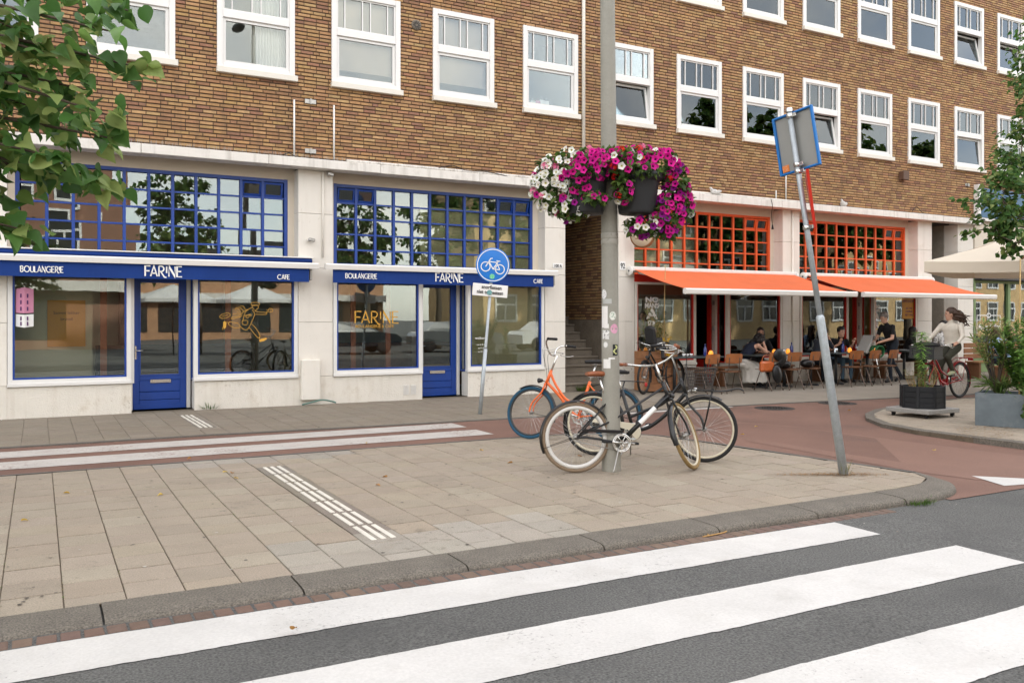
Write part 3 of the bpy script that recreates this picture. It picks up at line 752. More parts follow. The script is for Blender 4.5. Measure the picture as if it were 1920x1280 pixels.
def grid_window(x0, x1, z0, z1, paint, y, hop=(), fixed=5):
    nc = 11; f = MB(); o = .062
    f.box(x0, x0+o, y-.03, y+.06, z0, z1); f.box(x1-o, x1, y-.03, y+.06, z0, z1); f.box(x0+o, x1-o, y-.028, y+.06, z1-o, z1); f.box(x0+o, x1-o, y-.028, y+.06, z0, z0+o)
    g = f.build('grid_window', paint, bld)
    cw = (x1-x0-2*o)/nc; rows = fixed; rh = .288
    for i in range(1, nc): B('mullion', paint, g, x0+o+cw*i-.024, x0+o+cw*i+.024, y-.022, y+.05, z0+o, z1-o)
    for j in range(1, rows):
        zc = z1-o-rh*j+.0
        if zc < z0+o+.03: break
        for i in range(nc): B('glazing_bar', paint, g, x0+o+cw*i+.024*(i>0), x0+o+cw*(i+1)-.024*(i<nc-1), y-.008, y+.04, zc-.015, zc+.015)
    for i in range(nc):
        a, b = x0+o+cw*i+.02, x0+o+cw*(i+1)-.02
        for j in range(rows):
            zt = z1-o-rh*j-.012; zb = max(z0+o, z1-o-rh*(j+1)+.012)
            if zt-zb < .04: continue
            if j == 0 and i in hop:              # little top-hung vent light, ajar
                M = Matrix.Translation(((a+b)/2, y-.01, zt-.0)) @ Matrix.Rotation(R(random.uniform(9,16)), 4, 'X')
                w = (b-a)/2; v = MB(); h = zt-zb
                v.box(-w, -w+.035, -.02, .02, -h, 0, M=M); v.box(w-.035, w, -.02, .02, -h, 0, M=M); v.box(-w+.035, w-.035, -.02, .02, -.035, 0, M=M); v.box(-w+.035, w-.035, -.02, .02, -h, -h+.05, M=M)
                v.build('vent_light', paint, g); B('pane', 'shop_glass', g, -w+.03, w-.03, -.003, .003, -h+.04, -.03, M=M); continue
            M = Matrix.Translation(((a+b)/2, y+.015, (zt+zb)/2)) @ Euler((random.gauss(0,.006), 0, random.gauss(0,.006))).to_matrix().to_4x4()
            B('pane', 'shop_glass', g, -(b-a)/2, (b-a)/2, -.002, .002, -(zt-zb)/2, (zt-zb)/2, M=M)
    return g

def shop_window(x0, x1, z0, z1, paint, y=.05, inner='blue_paint'):
    f = MB(); o = .075
    f.cbox(x0-.055, x0+.012, -.004, y+.05, z0-.06, z1, ch=.004); f.cbox(x1-.012, x1+.055, -.004, y+.05, z0-.06, z1, ch=.004)
    f.cbox(x0-.06, x1+.06, -.03, y+.06, z0-.115, z0-.06, ch=.006); f.box(x0+.012, x1-.012, 0, y+.05, z0-.06, z0-.005); f.box(x0+.012, x1-.012, 0, y+.05, z1-.05, z1)
    w = f.build('shop_window', 'white_paint' if paint != 'pink' else 'cream_paint', bld)
    q = MB(); t = .028
    q.box(x0+.012, x0+.012+t, .012, y+.02, z0-.005, z1-.05); q.box(x1-.012-t, x1-.012, .012, y+.02, z0-.005, z1-.05)
    q.box(x0+.012+t, x1-.012-t, .012, y+.02, z0-.005, z0+t-.005); q.build('bead', inner, w)
    B('pane', 'shop_glass', w, x0+.012, x1-.012, y, y+.006, z0-.005, z1-.045)
    return w

def door_leaf(x0, x1, y, paint, z1=2.18, hz=.55):
    st = .10; d = MB(); M = None
    d.cbox(x0, x0+st, y, y+.05, .01, z1, ch=.004); d.cbox(x1-st, x1, y, y+.05, .01, z1, ch=.004); d.box(x0+st, x1-st, y+.001, y+.05, z1-.07, z1)
    d.box(x0+st, x1-st, y+.001, y+.05, .50, hz+.02)
    o = d.build('door', paint, bld)
    for a, b in ((.30,.498),(.165,.298),(.03,.163)): B('plank', paint, o, x0+st, x1-st, y+.006, y+.05, a+.002, b-.002, ch=.006)
    B('kick_board', paint, o, x0+.012, x1-.012, y-.016, y-.001, .012, .10, ch=.005)
    bd = MB(); bd.box(x0+st, x0+st+.022, y-.008, y+.04, hz+.02, z1-.07); bd.box(x1-st-.022, x1-st, y-.008, y+.04, hz+.02, z1-.07); bd.box(x0+st+.022, x1-st-.022, y-.008, y+.04, hz+.02, hz+.042); bd.build('bead', paint, o)
    B('pane', 'shop_glass', o, x0+st, x1-st, y+.02, y+.026, hz+.03, z1-.07)
    ls = MB(); ls.cbox(x0+.27, x0+.60, y-.014, y, .445, .51, ch=.006); ls.box(x0+.30, x0+.57, y-.018, y-.014, .462, .493); ls.build('letter_slot', 'chrome', o)
    h = MB(); h.cbox(x0+.03, x0+.062, y-.012, y, .845, 1.075, ch=.008); h.tube([(x0+.046,y-.01,.995),(x0+.046,y-.055,.995),(x0+.06,y-.06,.995),(x0+.16,y-.06,.995)], .009, 8); h.build('door_handle', 'chrome', o)
    return o

def shop_room(x0, x1, wallm, ztop=4.05):
    mb = MB(); mb.box(x0, x1, .50, 5.3, .0, ztop, skip='f'); mb.build('shop_room', wallm, bld)
    B('shop_floor', 'room_floor', bld, x0+.01, x1-.01, .06, 5.28, -.045, .012)

ZT = 4.05
def bay(x0, paint, inner, plinth, wallm, lintel, orange=False, doory=.40):
    x1 = x0+4.455
    lw, dw, rw = (x0+.062, x0+1.682), (x0+1.744, x0+2.71), (x0+2.752, x0+4.392)
    # lintel zone and soffit
    B('lintel', lintel, bld, x0-.02, x1+.02, .30, .42, 4.015, 4.30)
    B('beam', 'beige_plaster' if not orange else 'red_paint', bld, x0+.0, x1, .03, .34, 2.32, 2.50)
    for a, b in ((x0-.02, x0+.10), (x1-.115, x1+.02)): B('reveal_strip', lintel, bld, a, b, .30, .42, 2.49, 4.02)
    hop = (9,10) if not orange else (9,10)
    grid_window(x0+.10, x1-.112, 2.49, 4.02, paint, .33, hop=(9,10) if x0 < 1 else (0,1,9,10) if x0 < 9 else (9,10) if x0 < 12 else (1,9,10))
    for a, b in (lw, rw):
        lo = x0-.01 if a == lw[0] else dw[1]; hi = dw[0] if a == lw[0] else x1+.01
        B('plinth', plinth, bld, lo, hi, .006, .30, -.05, .475, ch=.004)
        shop_window(a, b, .595, 2.33, 'white' if not orange else 'pink', inner=inner)
    # door set back between the windows, glass returns
    fr = MB(); fr.cbox(dw[0]-.02, dw[0]+.045, .075, doory+.09, .476, 2.30, ch=.004); fr.cbox(dw[0]+.0, dw[0]+.04, .302, doory+.09, 0, .475, ch=.003)
    fr.cbox(dw[1]-.07, dw[1]-.008, doory-.03, doory+.09, 0, 2.30, ch=.004); fr.box(dw[0], dw[1], doory-.02, doory+.09, 2.205, 2.31); fr.build('door_frame', 'white_paint' if not orange else 'cream_paint', bld)
    r_ = MB(); r_.box(dw[1]-.005, dw[1]+.03, .11, .135, .49, 2.32); r_.box(dw[1]-.005, dw[1]+.03, .34, .37, .49, 2.32); r_.box(dw[1]-.005, dw[1]+.03, .135, .34, .49, .52); r_.build('return_frame', inner, bld)
    B('return_pane', 'shop_glass', bld, dw[1]+.010, dw[1]+.015, .135, .34, .52, 2.32)
    B('door_step', 'stone', bld, dw[0]+.0, dw[1]-.0, .03, doory+.04, -.03, .012)
    if not orange: door_leaf(dw[0]+.05, dw[1]-.072, doory, paint, 2.20)
    shop_room(x0-.25, x1+.25, wallm)
    return lw, dw, rw
bay1 = bay(-.42, 'blue_paint', 'blue_paint', 'rough_plaster', 'wall_olive', 'beige_plaster')
bay2 = bay(4.665, 'blue_paint', 'blue_paint', 'rough_plaster', 'wall_olive', 'beige_plaster')
bay3 = bay(11.41, 'orange_paint', 'red_paint', 'rough_plaster', 'wall_room', 'beige_plaster', True)
bay4 = bay(16.46, 'orange_paint', 'red_paint', 'rough_plaster', 'wall_olive', 'beige_plaster', True)
# red shop doors standing open into the shops
for bx in (bay3, bay4):
    xh = bx[1][1]-.12; y0 = .47
    M = Matrix.Translation((xh, y0, 0)) @ Matrix.Rotation(R(97), 4, 'Z')
    d = MB(); w = .84
    d.box(0, .10, -.025, .025, .02, 2.2, M=M); d.box(w-.10, w, -.025, .025, .02, 2.2, M=M); d.box(.10, w-.10, -.025, .025, 2.1, 2.2, M=M); d.box(.10, w-.10, -.025, .025, .02, .55, M=M)
    do = d.build('door', 'red_paint', bld); B('pane', 'shop_glass', do, .10, w-.10, -.003, .003, .55, 2.1, M=M)
    hg = MB()
    for zz in (.35, 1.25, 1.85): hg.box(xh-.012, xh+.03, y0-.10, y0-.075, zz, zz+.10)
    hg.build('hinge', 'steel_dull', do)
# blinds and fittings seen through the glass
B('olive_blind', mat('olive_film', (.40,.385,.25), .7, var=.10, vscale=1.3), bld, bay2[2][0]+.05, bay2[2][1]-.05, .16, .166, .62, 2.3)
B('olive_blind', 'olive_film', bld, bay2[2][0]-.9, bay2[2][1]+.02, .385, .39, 2.5, 3.72)
B('grey_blind', mat('grey_film', (.62,.60,.50), .8, var=.08, vscale=2), bld, 11.52, 15.74, .385, .39, 2.5, 4.0)
B('interior_panel', 'wall_olive', bld, -.4, .78, .55, .60, .012, 2.6)
B('counter', 'room_dark', bld, .95, 3.8, 2.4, 3.0, .012, 1.02); B('shelf_unit', 'wood_dark', bld, 1.5, 3.6, 4.6, 5.0, .012, 2.3)
B('counter', 'wood_dark', bld, 5.0, 8.6, 2.8, 3.3, .012, 1.0)
B('counter', 'wood_dark', bld, 16.9, 20.2, 3.2, 3.7, .012, 1.05); B('painting', mat('dark_canvas', (.02,.022,.035), .7, var=.5, vscale=4, stain=((.25,.10,.03), 2.2, .58, .8)), bld, 13.1, 14.2, 2.6, 2.64, .95, 2.0)
B('inner_wall', 'wall_room', bld, 12.9, 15.9, 2.65, 2.7, .012, 4.0)
for i, (a, b) in enumerate(((5.2,.95),(5.9,1.1),(.9,1.05),(2.9,1.1))):
    x = a; m = MB(); m.box(x, x+.10, .62, .66, .02, 2.3); m.build('wooden_pole', mat('copper_paint', (.30,.085,.03), .5), bld)
B('dark_case', 'room_dark', bld, 7.9, 9.3, 1.2, 1.25, .012, 4.0)

gv = MB()
for a in (6.02,6.17):
    for j in range(9): gv.box(a, a+.11, -.004, .004, .10+.02*j, .112+.02*j)
gv.build('louvre', 'white_paint', bld)
# stair alcove between the shops
XA, XB_ = 9.62, 10.98
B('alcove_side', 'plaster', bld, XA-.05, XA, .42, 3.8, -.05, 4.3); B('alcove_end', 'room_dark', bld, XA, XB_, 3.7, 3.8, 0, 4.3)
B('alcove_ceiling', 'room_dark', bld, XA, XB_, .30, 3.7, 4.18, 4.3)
aw = MB()
for i in range(3): aw.cbox(XB_-.02, XB_+.03, .0+.30*i+.43*(i == 0)*0, .0+1.2*(i+1), 0, .5, ch=.003)
B('alcove_dado', 'stone', bld, XB_-.018, XB_+.02, .425, 3.7, .0, 1.50); B('mortar_side', 'mortar', bld, XB_+.004, XB_+.05, .425, 3.7, 1.50, 4.18)
z = 1.51; cache2 = []
for i in range(16):
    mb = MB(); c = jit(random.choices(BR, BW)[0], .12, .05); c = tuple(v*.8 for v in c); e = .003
    mb.v += [(.03,0,0),(.03,BL,0),(.03,BL,BH),(.03,0,BH),(0,e,e),(0,BL-e,e),(0,BL-e,BH-e),(0,e,BH-e)]
    for q in ((4,7,6,5),(0,4,5,1),(1,5,6,2),(2,6,7,3),(3,7,4,0)): mb.face(q, c)
    cache2.append(mb.mesh('brick'))
sb = MB()
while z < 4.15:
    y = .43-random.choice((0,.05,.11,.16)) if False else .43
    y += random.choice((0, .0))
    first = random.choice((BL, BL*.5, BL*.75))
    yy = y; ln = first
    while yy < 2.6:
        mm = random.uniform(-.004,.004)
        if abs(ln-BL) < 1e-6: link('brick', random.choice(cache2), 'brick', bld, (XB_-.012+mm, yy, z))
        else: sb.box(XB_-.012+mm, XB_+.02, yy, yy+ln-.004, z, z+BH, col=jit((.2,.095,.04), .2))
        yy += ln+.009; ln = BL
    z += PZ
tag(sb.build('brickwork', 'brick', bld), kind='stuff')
for zz, h in ((1.5,.9),(2.75,.28),(3.3,.28)): B('corner_stone', 'stone', bld, XB_-.022, XB_+.01, .424, .50, zz, zz+h*.3)
for k in range(15):
    zt = .175*(k+1); y0 = .02+.245*k
    m = MB(); m.cbox(XA+.002, XB_-.02, y0-.03, y0+.26, zt-.045, zt, ch=.012); m.box(XA+.002, XB_-.02, y0, y0+.245, zt-.18, zt-.045)
    m.build('stair_step', 'stone', bld)
B('stair_curb', 'stone', bld, XA+.25, XA+.33, 1.5, 3.6, 1.2, 2.2)

# second alcove at the far end
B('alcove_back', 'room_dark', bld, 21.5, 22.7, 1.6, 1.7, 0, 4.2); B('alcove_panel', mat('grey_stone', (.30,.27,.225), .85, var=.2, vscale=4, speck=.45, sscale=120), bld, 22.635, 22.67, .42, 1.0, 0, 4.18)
z = .02; sb = MB()
while z < 4.1:
    y = .62
    x = 22.652
    yy = 1.0
    while yy < 1.6: sb.box(x-.012, x+.02, yy, yy+BL, z, z+BH, col=tuple(v*1.15 for v in jit(random.choices(BR,BW)[0], .12))); yy += PX
    xx = 21.53
    while xx < 22.64: sb.box(xx, min(xx+BL, 22.64), 1.57, 1.62, z, z+BH, col=tuple(v*1.15 for v in jit(random.choices(BR,BW)[0], .12))); xx += PX
    z += PZ
tag(sb.build('brickwork', 'brick', bld), kind='stuff')
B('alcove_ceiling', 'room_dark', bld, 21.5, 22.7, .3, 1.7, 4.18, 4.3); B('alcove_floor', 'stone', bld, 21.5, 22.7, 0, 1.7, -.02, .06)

# green shop at the far right
mat('green_paint', (.16,.24,.10), .5, var=.08, vscale=5)
g = MB(); g.box(23.38, 23.46, -.01, .12, 0, 2.9); g.box(25.0, 25.12, -.01, .12, 0, 2.9); g.box(26.4, 26.5, -.01, .12, 0, 2.9); g.box(23.46, 26.4, -.012, .12, 2.55, 2.9); g.box(23.46, 25.0, -.012, .12, 0, .62)
gw = g.build('green_shopfront', 'green_paint', bld); B('pane', 'shop_glass', gw, 23.46, 25.0, .05, .056, .62, 2.55); B('pane', 'shop_glass', gw, 25.12, 26.4, .05, .056, .3, 2.55)
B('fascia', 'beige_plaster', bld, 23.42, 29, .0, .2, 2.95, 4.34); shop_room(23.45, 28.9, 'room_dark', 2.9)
B('awning_box', 'dark_plastic', bld, 23.37, 26.6, -.24, -.014, 2.62, 2.86, ch=.02)
fr = MB(); fr.box(23.5, 26.3, -.10, -.02, 4.42, 5.25); so = fr.build('fascia_panel', mat('teal_panel', (.02,.10,.20), .4), bld)
fr = MB(); fr.box(23.38, 23.5, -.14, .0, 4.36, 5.34); fr.box(23.5, 26.4, -.13, .0, 4.32, 4.40); fr.build('panel_frame', 'white_paint', bld)
# ------------------------------------------------------------------ lettering strokes
def arc(cx, cy, rx, ry, a0, a1, n=10): return [(cx+rx*math.cos(R(a0+(a1-a0)*i/n)), cy+ry*math.sin(R(a0+(a1-a0)*i/n))) for i in range(n+1)]
GL = {
 'F': (.34, [[(0,0),(0,1),(.48,1)], [(0,.52),(.40,.52)]]),
 'A': (.62, [[(0,0),(.31,1),(.62,0)], [(.02,.30),(.54,.30)]]),
 'R': (.50, [[(0,0),(0,1)], [(0,1),(.2,1)]+arc(.2,.74,.26,.26,90,-90)+[(0,.48)], [(.16,.48),(.44,.05)]+arc(.62,.05,.17,.13,190,300,6)]),
 'I': (.12, [[(.06,.34),(.06,1)]]),
 'N': (.60, [[(0,0),(0,1),(.58,0),(.58,1)]]),
 'E': (.48, [[(.48,0),(0,0),(0,1),(.46,1)], [(0,.52),(.40,.52)]]),
 'B': (.48, [[(0,0),(0,1),(.18,1)]+arc(.18,.77,.23,.23,90,-90)+[(0,.54)], [(.18,.54)]+arc(.18,.27,.28,.27,90,-90)+[(0,0)]]),
 'O': (.92, [arc(.45,.5,.45,.5,0,360,28)]),
 'U': (.56, [[(0,1),(0,.27)]+arc(.27,.27,.27,.27,180,360)+[(.54,1)]]),
 'L': (.36, [[(0,1),(0,0),(.40,0)]]),
 'G': (.80, [arc(.45,.5,.45,.5,48,330,22)+[(.84,.45),(.52,.45)]]),
 'C': (.78, [arc(.45,.5,.45,.5,48,312,20)]),
}
def strokes(txt, x0, x1, z0, z1, y, w, m, parent, name='lettering', gap=.16):
    tot = sum(GL[c][0] for c in txt)+gap*(len(txt)-1); sx = (x1-x0)/tot; sz = z1-z0; mb = MB(); x = 0
    M = Matrix.Translation((x0, y, z0))
    for c in txt:
        for st in GL[c][1]: mb.ribbon([((x+p[0])*sx, p[1]*sz) for p in st], w, M, t=.003)
        x += GL[c][0]+gap
    return mb.build(name, m, parent)

# ------------------------------------------------------------------ awnings
def closed_awning(x0, x1, xv, label, words, roll=True):
    t = thing('awning', label, 'awning', (x0, 0, 2.5)); o = Vector((x0, 0, 2.5))
    def put(mb, name, m, par=t):
        mb.v = [tuple(Vector(v)-o) for v in mb.v]; return mb.build(name, m, par)
    if roll: put(MB().cbox(x0+.05, x1-.03, -.15, -.004, 2.590, 2.612, ch=.006), 'cassette', 'awning_white')
    if roll: put(MB().tube([(x0+.06,-.10,2.545),(x1-.05,-.10,2.545)], .046, 16).box(x0+.06, x1-.05, -.27, -.10, 2.485, 2.500), 'roof_cloth', 'blue_cloth')
    b = MB(); pr = [(-.05,-.34),(.03,-.352),(.05,-.335),(.055,-.29),(.04,-.262),(-.05,-.262)]
    n = len(pr); pr = [(2.448+a, y) for a, y in pr]
    for X in (x0, x1): b.v += [(X, y, zz) for zz, y in pr]
    for i in range(n): j = (i+1) % n; b.face((i, j, n+j, n+i), None, False)
    b.face(list(range(n))[::-1]); b.face(list(range(n, 2*n)))
    bar = put(b, 'front_bar', 'awning_white')
    e = MB(); e.cbox(x1-.002, x1+.014, -.345, -.255, 2.395, 2.505, ch=.01); e.cbox(x0-.014, x0+.002, -.345, -.255, 2.395, 2.505, ch=.01); put(e, 'end_cap', 'awning_white', bar)
    v = MB(); n = 60; xv0 = x0+.13 if x0 > 0 else x0
    for i in range(n):
        a, c = xv0+(xv-xv0)*i/n, xv0+(xv-xv0)*(i+1)/n; w = lambda x: .004*math.sin(x*5.1)+.003*math.sin(x*13)
        v.poly([(a,-.30+w(a),2.166),(c,-.30+w(c),2.166),(c,-.298,2.40),(a,-.298,2.40)]); v.poly([(c,-.296+w(c),2.166),(a,-.296+w(a),2.166),(a,-.294,2.40),(c,-.294,2.40)])
    val = put(v, 'valance', 'blue_cloth')
    put(MB().cbox(x1-.10, x1-.04, -.26, 0, 2.42, 2.50, ch=.01).cbox(xv+.03, xv+.07, -.24, -.18, 2.20, 2.42, ch=.008), 'arm', 'steel_dull')
    for txt, a, c, z0, z1, w in words:
        tot = strokes(txt, a-o.x, c-o.x, z0-o.z, z1-o.z, -.309-o.y, w, 'white_print', val)
closed_awning(-1.1, 4.295, 4.145, 'retracted blue awning with white bar over the door beside the running baker drawing',
    [('BOULANGERIE',-.235,.335,2.232,2.320,.0125),('FARINE',1.495,2.05,2.207,2.372,.021),('CAFE',3.595,3.80,2.205,2.280,.0125)])
closed_awning(4.44, 9.235, 9.15, 'retracted blue awning with white bar partly behind the round cycle sign',
    [('BOULANGERIE',4.80,5.385,2.25,2.335,.0125),('FARINE',6.55,7.12,2.225,2.385,.021),('CAFE',8.68,8.885,2.238,2.312,.0125)], False)

def open_awning(x0, x1, f0, f1, label):
    t = thing('awning', label, 'awning', (x0, 0, 2.6)); o = Vector((x0, 0, 2.6))
    def put(mb, name, m, par=t):
        mb.v = [tuple(Vector(v)-o) for v in mb.v]; return mb.build(name, m, par)
    c = put(MB().cbox(x0+.04, x1-.04, -.17, -.02, 2.55, 2.655, ch=.02), 'cassette', 'awning_white')
    e = MB()
    for X in (x0, x1-.04):
        M = Matrix.Translation((X, -.10, 2.56)) @ Matrix.Rotation(PI/2, 4, 'Y')
        e.lathe([(0,0),(.10,0),(.105,.01),(.105,.035),(.095,.045),(0,.045)], 20, M=M)
    put(e, 'end_cap', 'awning_white', c)
    d = MB()
    for X in (x0, x1-.04):
        M = Matrix.Translation((X-.004, -.10, 2.56)) @ Matrix.Rotation(PI/2, 4, 'Y'); d.lathe([(0,-.004),(.022,-.004),(.022,.05),(0,.05)], 10, M=M)
    put(d, 'end_bolt', 'dark_plastic', c)
    A, Bz = Vector((0,-.165,2.585)), Vector((0,-1.76,2.125))
    cl = MB(); nx, ny = 36, 8
    P = lambda i, j, k: ((x0+.10)+(x1-x0-.2)*i/nx+(f0-x0)*(j/ny)*.9, A.y+(Bz.y-A.y)*j/ny, A.z+(Bz.z-A.z)*j/ny-.035*math.sin(PI*j/ny)*(1+.15*math.sin(i*.8))+k)
    for i in range(nx):
        for j in range(ny):
            cl.poly([P(i,j+1,0),P(i+1,j+1,0),P(i+1,j,0),P(i,j,0)]); cl.poly([P(i,j,-.004),P(i+1,j,-.004),P(i+1,j+1,-.004),P(i,j+1,-.004)])
    put(cl, 'cloth', 'orange_cloth')
    fb = MB(); pr = [(2.015,-1.84),(2.035,-1.86),(2.11,-1.87),(2.135,-1.85),(2.14,-1.80),(2.12,-1.76),(2.03,-1.76)]; n = len(pr)
    for X in (f0, f1): fb.v += [(X, y, zz) for zz, y in pr]
    for i in range(n): j = (i+1) % n; fb.face((i, j, n+j, n+i), None, False)
    fb.face(list(range(n))[::-1]); fb.face(list(range(n, 2*n))); put(fb, 'front_bar', 'awning_white')
    for sx, xa, xe in ((1, x0+.25, f0+.55), (-1, x1-.25, f1-.55)):
        el = Vector((xa+sx*.78, -.85, 2.30)); am = MB()
        am.tube([(xa,-.10,2.53), el], [.028,.024], 8); am.tube([el, (xe,-1.78,2.08)], [.024,.02], 8); am.ell(el, (.035,.035,.035)); put(am, 'folding_arm', 'awning_white')
open_awning(11.18, 16.20, 11.28, 16.27, 'extended orange awning with white bar nearest the flower baskets')
open_awning(16.44, 21.36, 16.50, 21.48, 'extended orange awning with white bar beside the cream parasol')

# ------------------------------------------------------------------ lettering on the glass, things on the wall
t = strokes('FARINE', 5.095, 5.94, 1.445, 1.66, .046, .021, 'gold_print', None, 'window_lettering'); tag(t, 'golden shop name lettered on the window left of the second blue door', 'lettering')
me = text_mesh('BOULANGERIE & CAFE', .078, sx=.95, align='LEFT'); o = link('window_lettering', me, 'gold_print', None, (5.095,.046,1.36), (PI/2,0,0)); tag(o, 'small line of golden words under the golden shop name', 'lettering')
# running baker in golden outline
P0 = fac(415,632,.045); P1 = fac(512,565,.045)
def bk(zx, zy):   # drawing coordinates measured in the photograph's enlargement
    p = fac(360+zx/7.11, 540+zy/7.11, .045); return (p.x, p.z)
LN = [ [(790,215),(800,195),(885,195),(892,225),(800,230),(790,215)], [(800,232),(805,262),(830,290)], [(886,235),(884,262),(862,285),(838,300)], [(845,195),(845,185)],
 [(700,355),(720,310),(780,265),(800,262)], [(838,300),(870,315),(990,325),(1000,315),(1025,310)], [(845,350),(960,352),(990,350),(1000,330)],
 [(1020,285),(1040,270),(1070,280),(1072,310),(1040,322),(1018,312),(1020,285)], [(1035,290),(1055,300)], [(990,285),(1010,295)],
 [(800,290),(835,345),(800,440),(760,520),(715,562),(640,505),(600,455)], [(700,355),(730,395),(760,380),(800,360)], [(665,345),(680,320),(740,285)],
 [(590,300),(575,280),(600,265),(660,330)], [(610,260),(640,255),(690,310)], [(645,240),(680,240),(720,290)], [(600,310),(640,345),(670,345)],
 [(600,455),(610,468),(560,460),(510,448),(490,465),(495,490),(570,530),(640,522),(660,512)], [(490,458),(460,455)], [(408,520),(412,555)],
 [(760,520),(870,655),(890,658),(905,640),(870,560),(795,475)], [(890,658),(905,680)], 
 [(375,395),(370,375),(400,350),(470,330),(505,345),(508,365),(470,392),(410,405),(375,395)], [(395,380),(480,355)], [(545,350),(600,345),(665,370),(600,395),(525,412),(545,385),(660,375)],
 [(665,440),(690,430),(730,430),(745,460),(720,490),(680,480),(665,440)], [(690,360),(680,430)], [(700,370),(790,350),(780,370)] ]
mb = MB()
for st in LN:
    q = [bk(*p) for p in st]; c3 = catmull([(a, b, 0) for a, b in q], 4) if len(q) > 3 else [Vector((a, b, 0)) for a, b in q]
    mb.ribbon([(p.x, p.y) for p in c3], .0075, Matrix.Translation((0,.046,0)), t=.001)
for sh in ([(418,450),(440,440),(460,460),(455,520),(430,545),(415,520)], [(892,690),(940,670),(990,662),(998,680),(960,705),(905,718)], [(796,222),(890,222),(888,234),(800,240)]):
    mb.poly([(bk(*p)[0], .045, bk(*p)[1]) for p in sh[::-1]])
tag(mb.build('window_drawing', 'gold_print'), 'golden outline of a running baker drawn on the window', 'drawing')
# gallery name down the orange shop window
tx = thing('window_lettering', 'tall white gallery name lettered down the first orange shop window', 'lettering', (11.92, .046, .85))
for w, z, s_, b_, k in (('NO',1.895,.155,.006,1.5),("MAN'S",1.765,.145,.005,.95),('A',1.535,.29,.014,1.35),('R',1.275,.29,.014,1.35),('T',1.06,.25,.014,1.4),('gallery',.985,.10,.002,1.0),('&',.80,.22,.01,1.3),('BAR',.66,.13,.006,1.1)):
    link('letters', text_mesh(w, s_, bold=b_, sx=k), 'white_print', tx, (0, 0, z-.85), (PI/2,0,0))
tx = thing('window_lettering', 'white gallery name lettered in the narrow pane beside the second red door', 'lettering', (19.33, .046, .85))
for w, z, s_, b_, k in (('NO',1.80,.12,.005,1.2),("MAN'S",1.70,.105,.003,.8),('A',1.50,.23,.012,1.1),('R',1.28,.23,.012,1.1),('T',1.07,.21,.012,1.1),('gallery',.98,.08,.001,.8)):
    link('letters', text_mesh(w, s_, bold=b_, sx=k), 'white_print', tx, (0, 0, z-.85), (PI/2,0,0))
tx = thing('window_lettering', 'white script shop name with a round logo on the green shop window', 'lettering', (24.15, .046, 1.2))
link('letters', text_mesh('Bread Pitt', .25, bold=.003, shear=.25), 'white_print', tx, (0,0,.0), (PI/2,0,0))
fr = MB(); I4 = Matrix.Identity(4)
for a in ([(-.55,-.12),(-.55,.42),(-.1,.42)], [(.1,.42),(.55,.42),(.55,-.12)]): fr.ribbon(a, .02, I4)
fr.ribbon(arc(0,.42,.09,.06,0,360,16), .03, I4); fr.build('logo_frame', 'white_print', tx)
# pink leaflet and yellow posters behind glass
def sheet(name, label, cat, c, w, h, m, lines=(), y=.048, lm='black_print'):
    t = thing(name, label, cat, (c[0], y, c[1])); mb = MB(); mb.cbox(-w/2, w/2, -.004, .0, -h/2, h/2, ch=.001); mb.build('paper', m, t)
    for (txt, s_, dz, dx) in lines: link('print', text_mesh(txt, s_), lm, t, (dx, -.006, dz), (PI/2,0,0))
    return t
t = thing('leaflet', 'pink and white folded leaflet stuck inside the leftmost shop window', 'leaflet', (-.185, .046, 1.7))
l = MB(); l.poly([(-.12,0,-.08),(-.005,-.04,-.09),(-.005,-.04,.31),(-.12,0,.28)]); l.poly([(-.005,-.04,-.09),(.12,0,-.08),(.12,0,.28),(-.005,-.04,.31)]); l.build('pink_page', mat('pink_paper', (.58,.24,.36), .7), t)
l = MB(); l.poly([(-.12,0,-.29),(-.005,-.04,-.31),(-.005,-.04,-.112),(-.12,0,-.102)]); l.poly([(-.005,-.04,-.31),(.12,0,-.29),(.12,0,-.102),(-.005,-.04,-.112)]); l.build('white_page', 'sign_white', t)
l = MB(); l.poly([(-.12,-.001,-.102),(-.005,-.041,-.112),(-.005,-.041,-.09),(-.12,-.001,-.08)]); l.poly([(-.005,-.041,-.112),(.12,-.001,-.102),(.12,-.001,-.08),(-.005,-.041,-.09)]); l.build('stripe', 'black_print', t)
l = MB()
for sx in (-.06,.03):
    for zz in (.18,.08,-.02,-.17,-.25): l.box(sx, sx+.02, -.05+abs(sx)*.3, -.028, zz-.03, zz+.03)
l.build('print', mat('purple_print', (.10,.03,.12), .7), t)
sheet('poster', 'yellow welcome poster at the top of the rightmost orange shop window', 'poster', (20.60, 1.80), .52, .55, mat('yellow_paper', (.50,.24,.03), .7), [('WELKOM',.11,.16,0),('ACTIVE',.08,-.02,.02),('OVERAL',.08,-.11,.02),('MET ONS',.08,-.20,.02)], lm='purple_print')
sheet('poster', 'yellow poster on the inner wall of the leftmost shop window', 'poster', (.40, 1.45), .55, .75, 'yellow_paper', [('Samen lekker',.07,.15,0),('brood',.07,.05,0)], y=.53)
sheet('notice', 'white lettered notice on the pane of the second blue shop at the right', 'notice', (7.68, .98), .001, .001, 'sign_white', [('welkom!',.075,.14,0),('ma-vr 8-17',.045,.02,.0),('za 9-17',.045,-.05,.0),('zo 9-16',.045,-.12,.0)], lm='white_print')
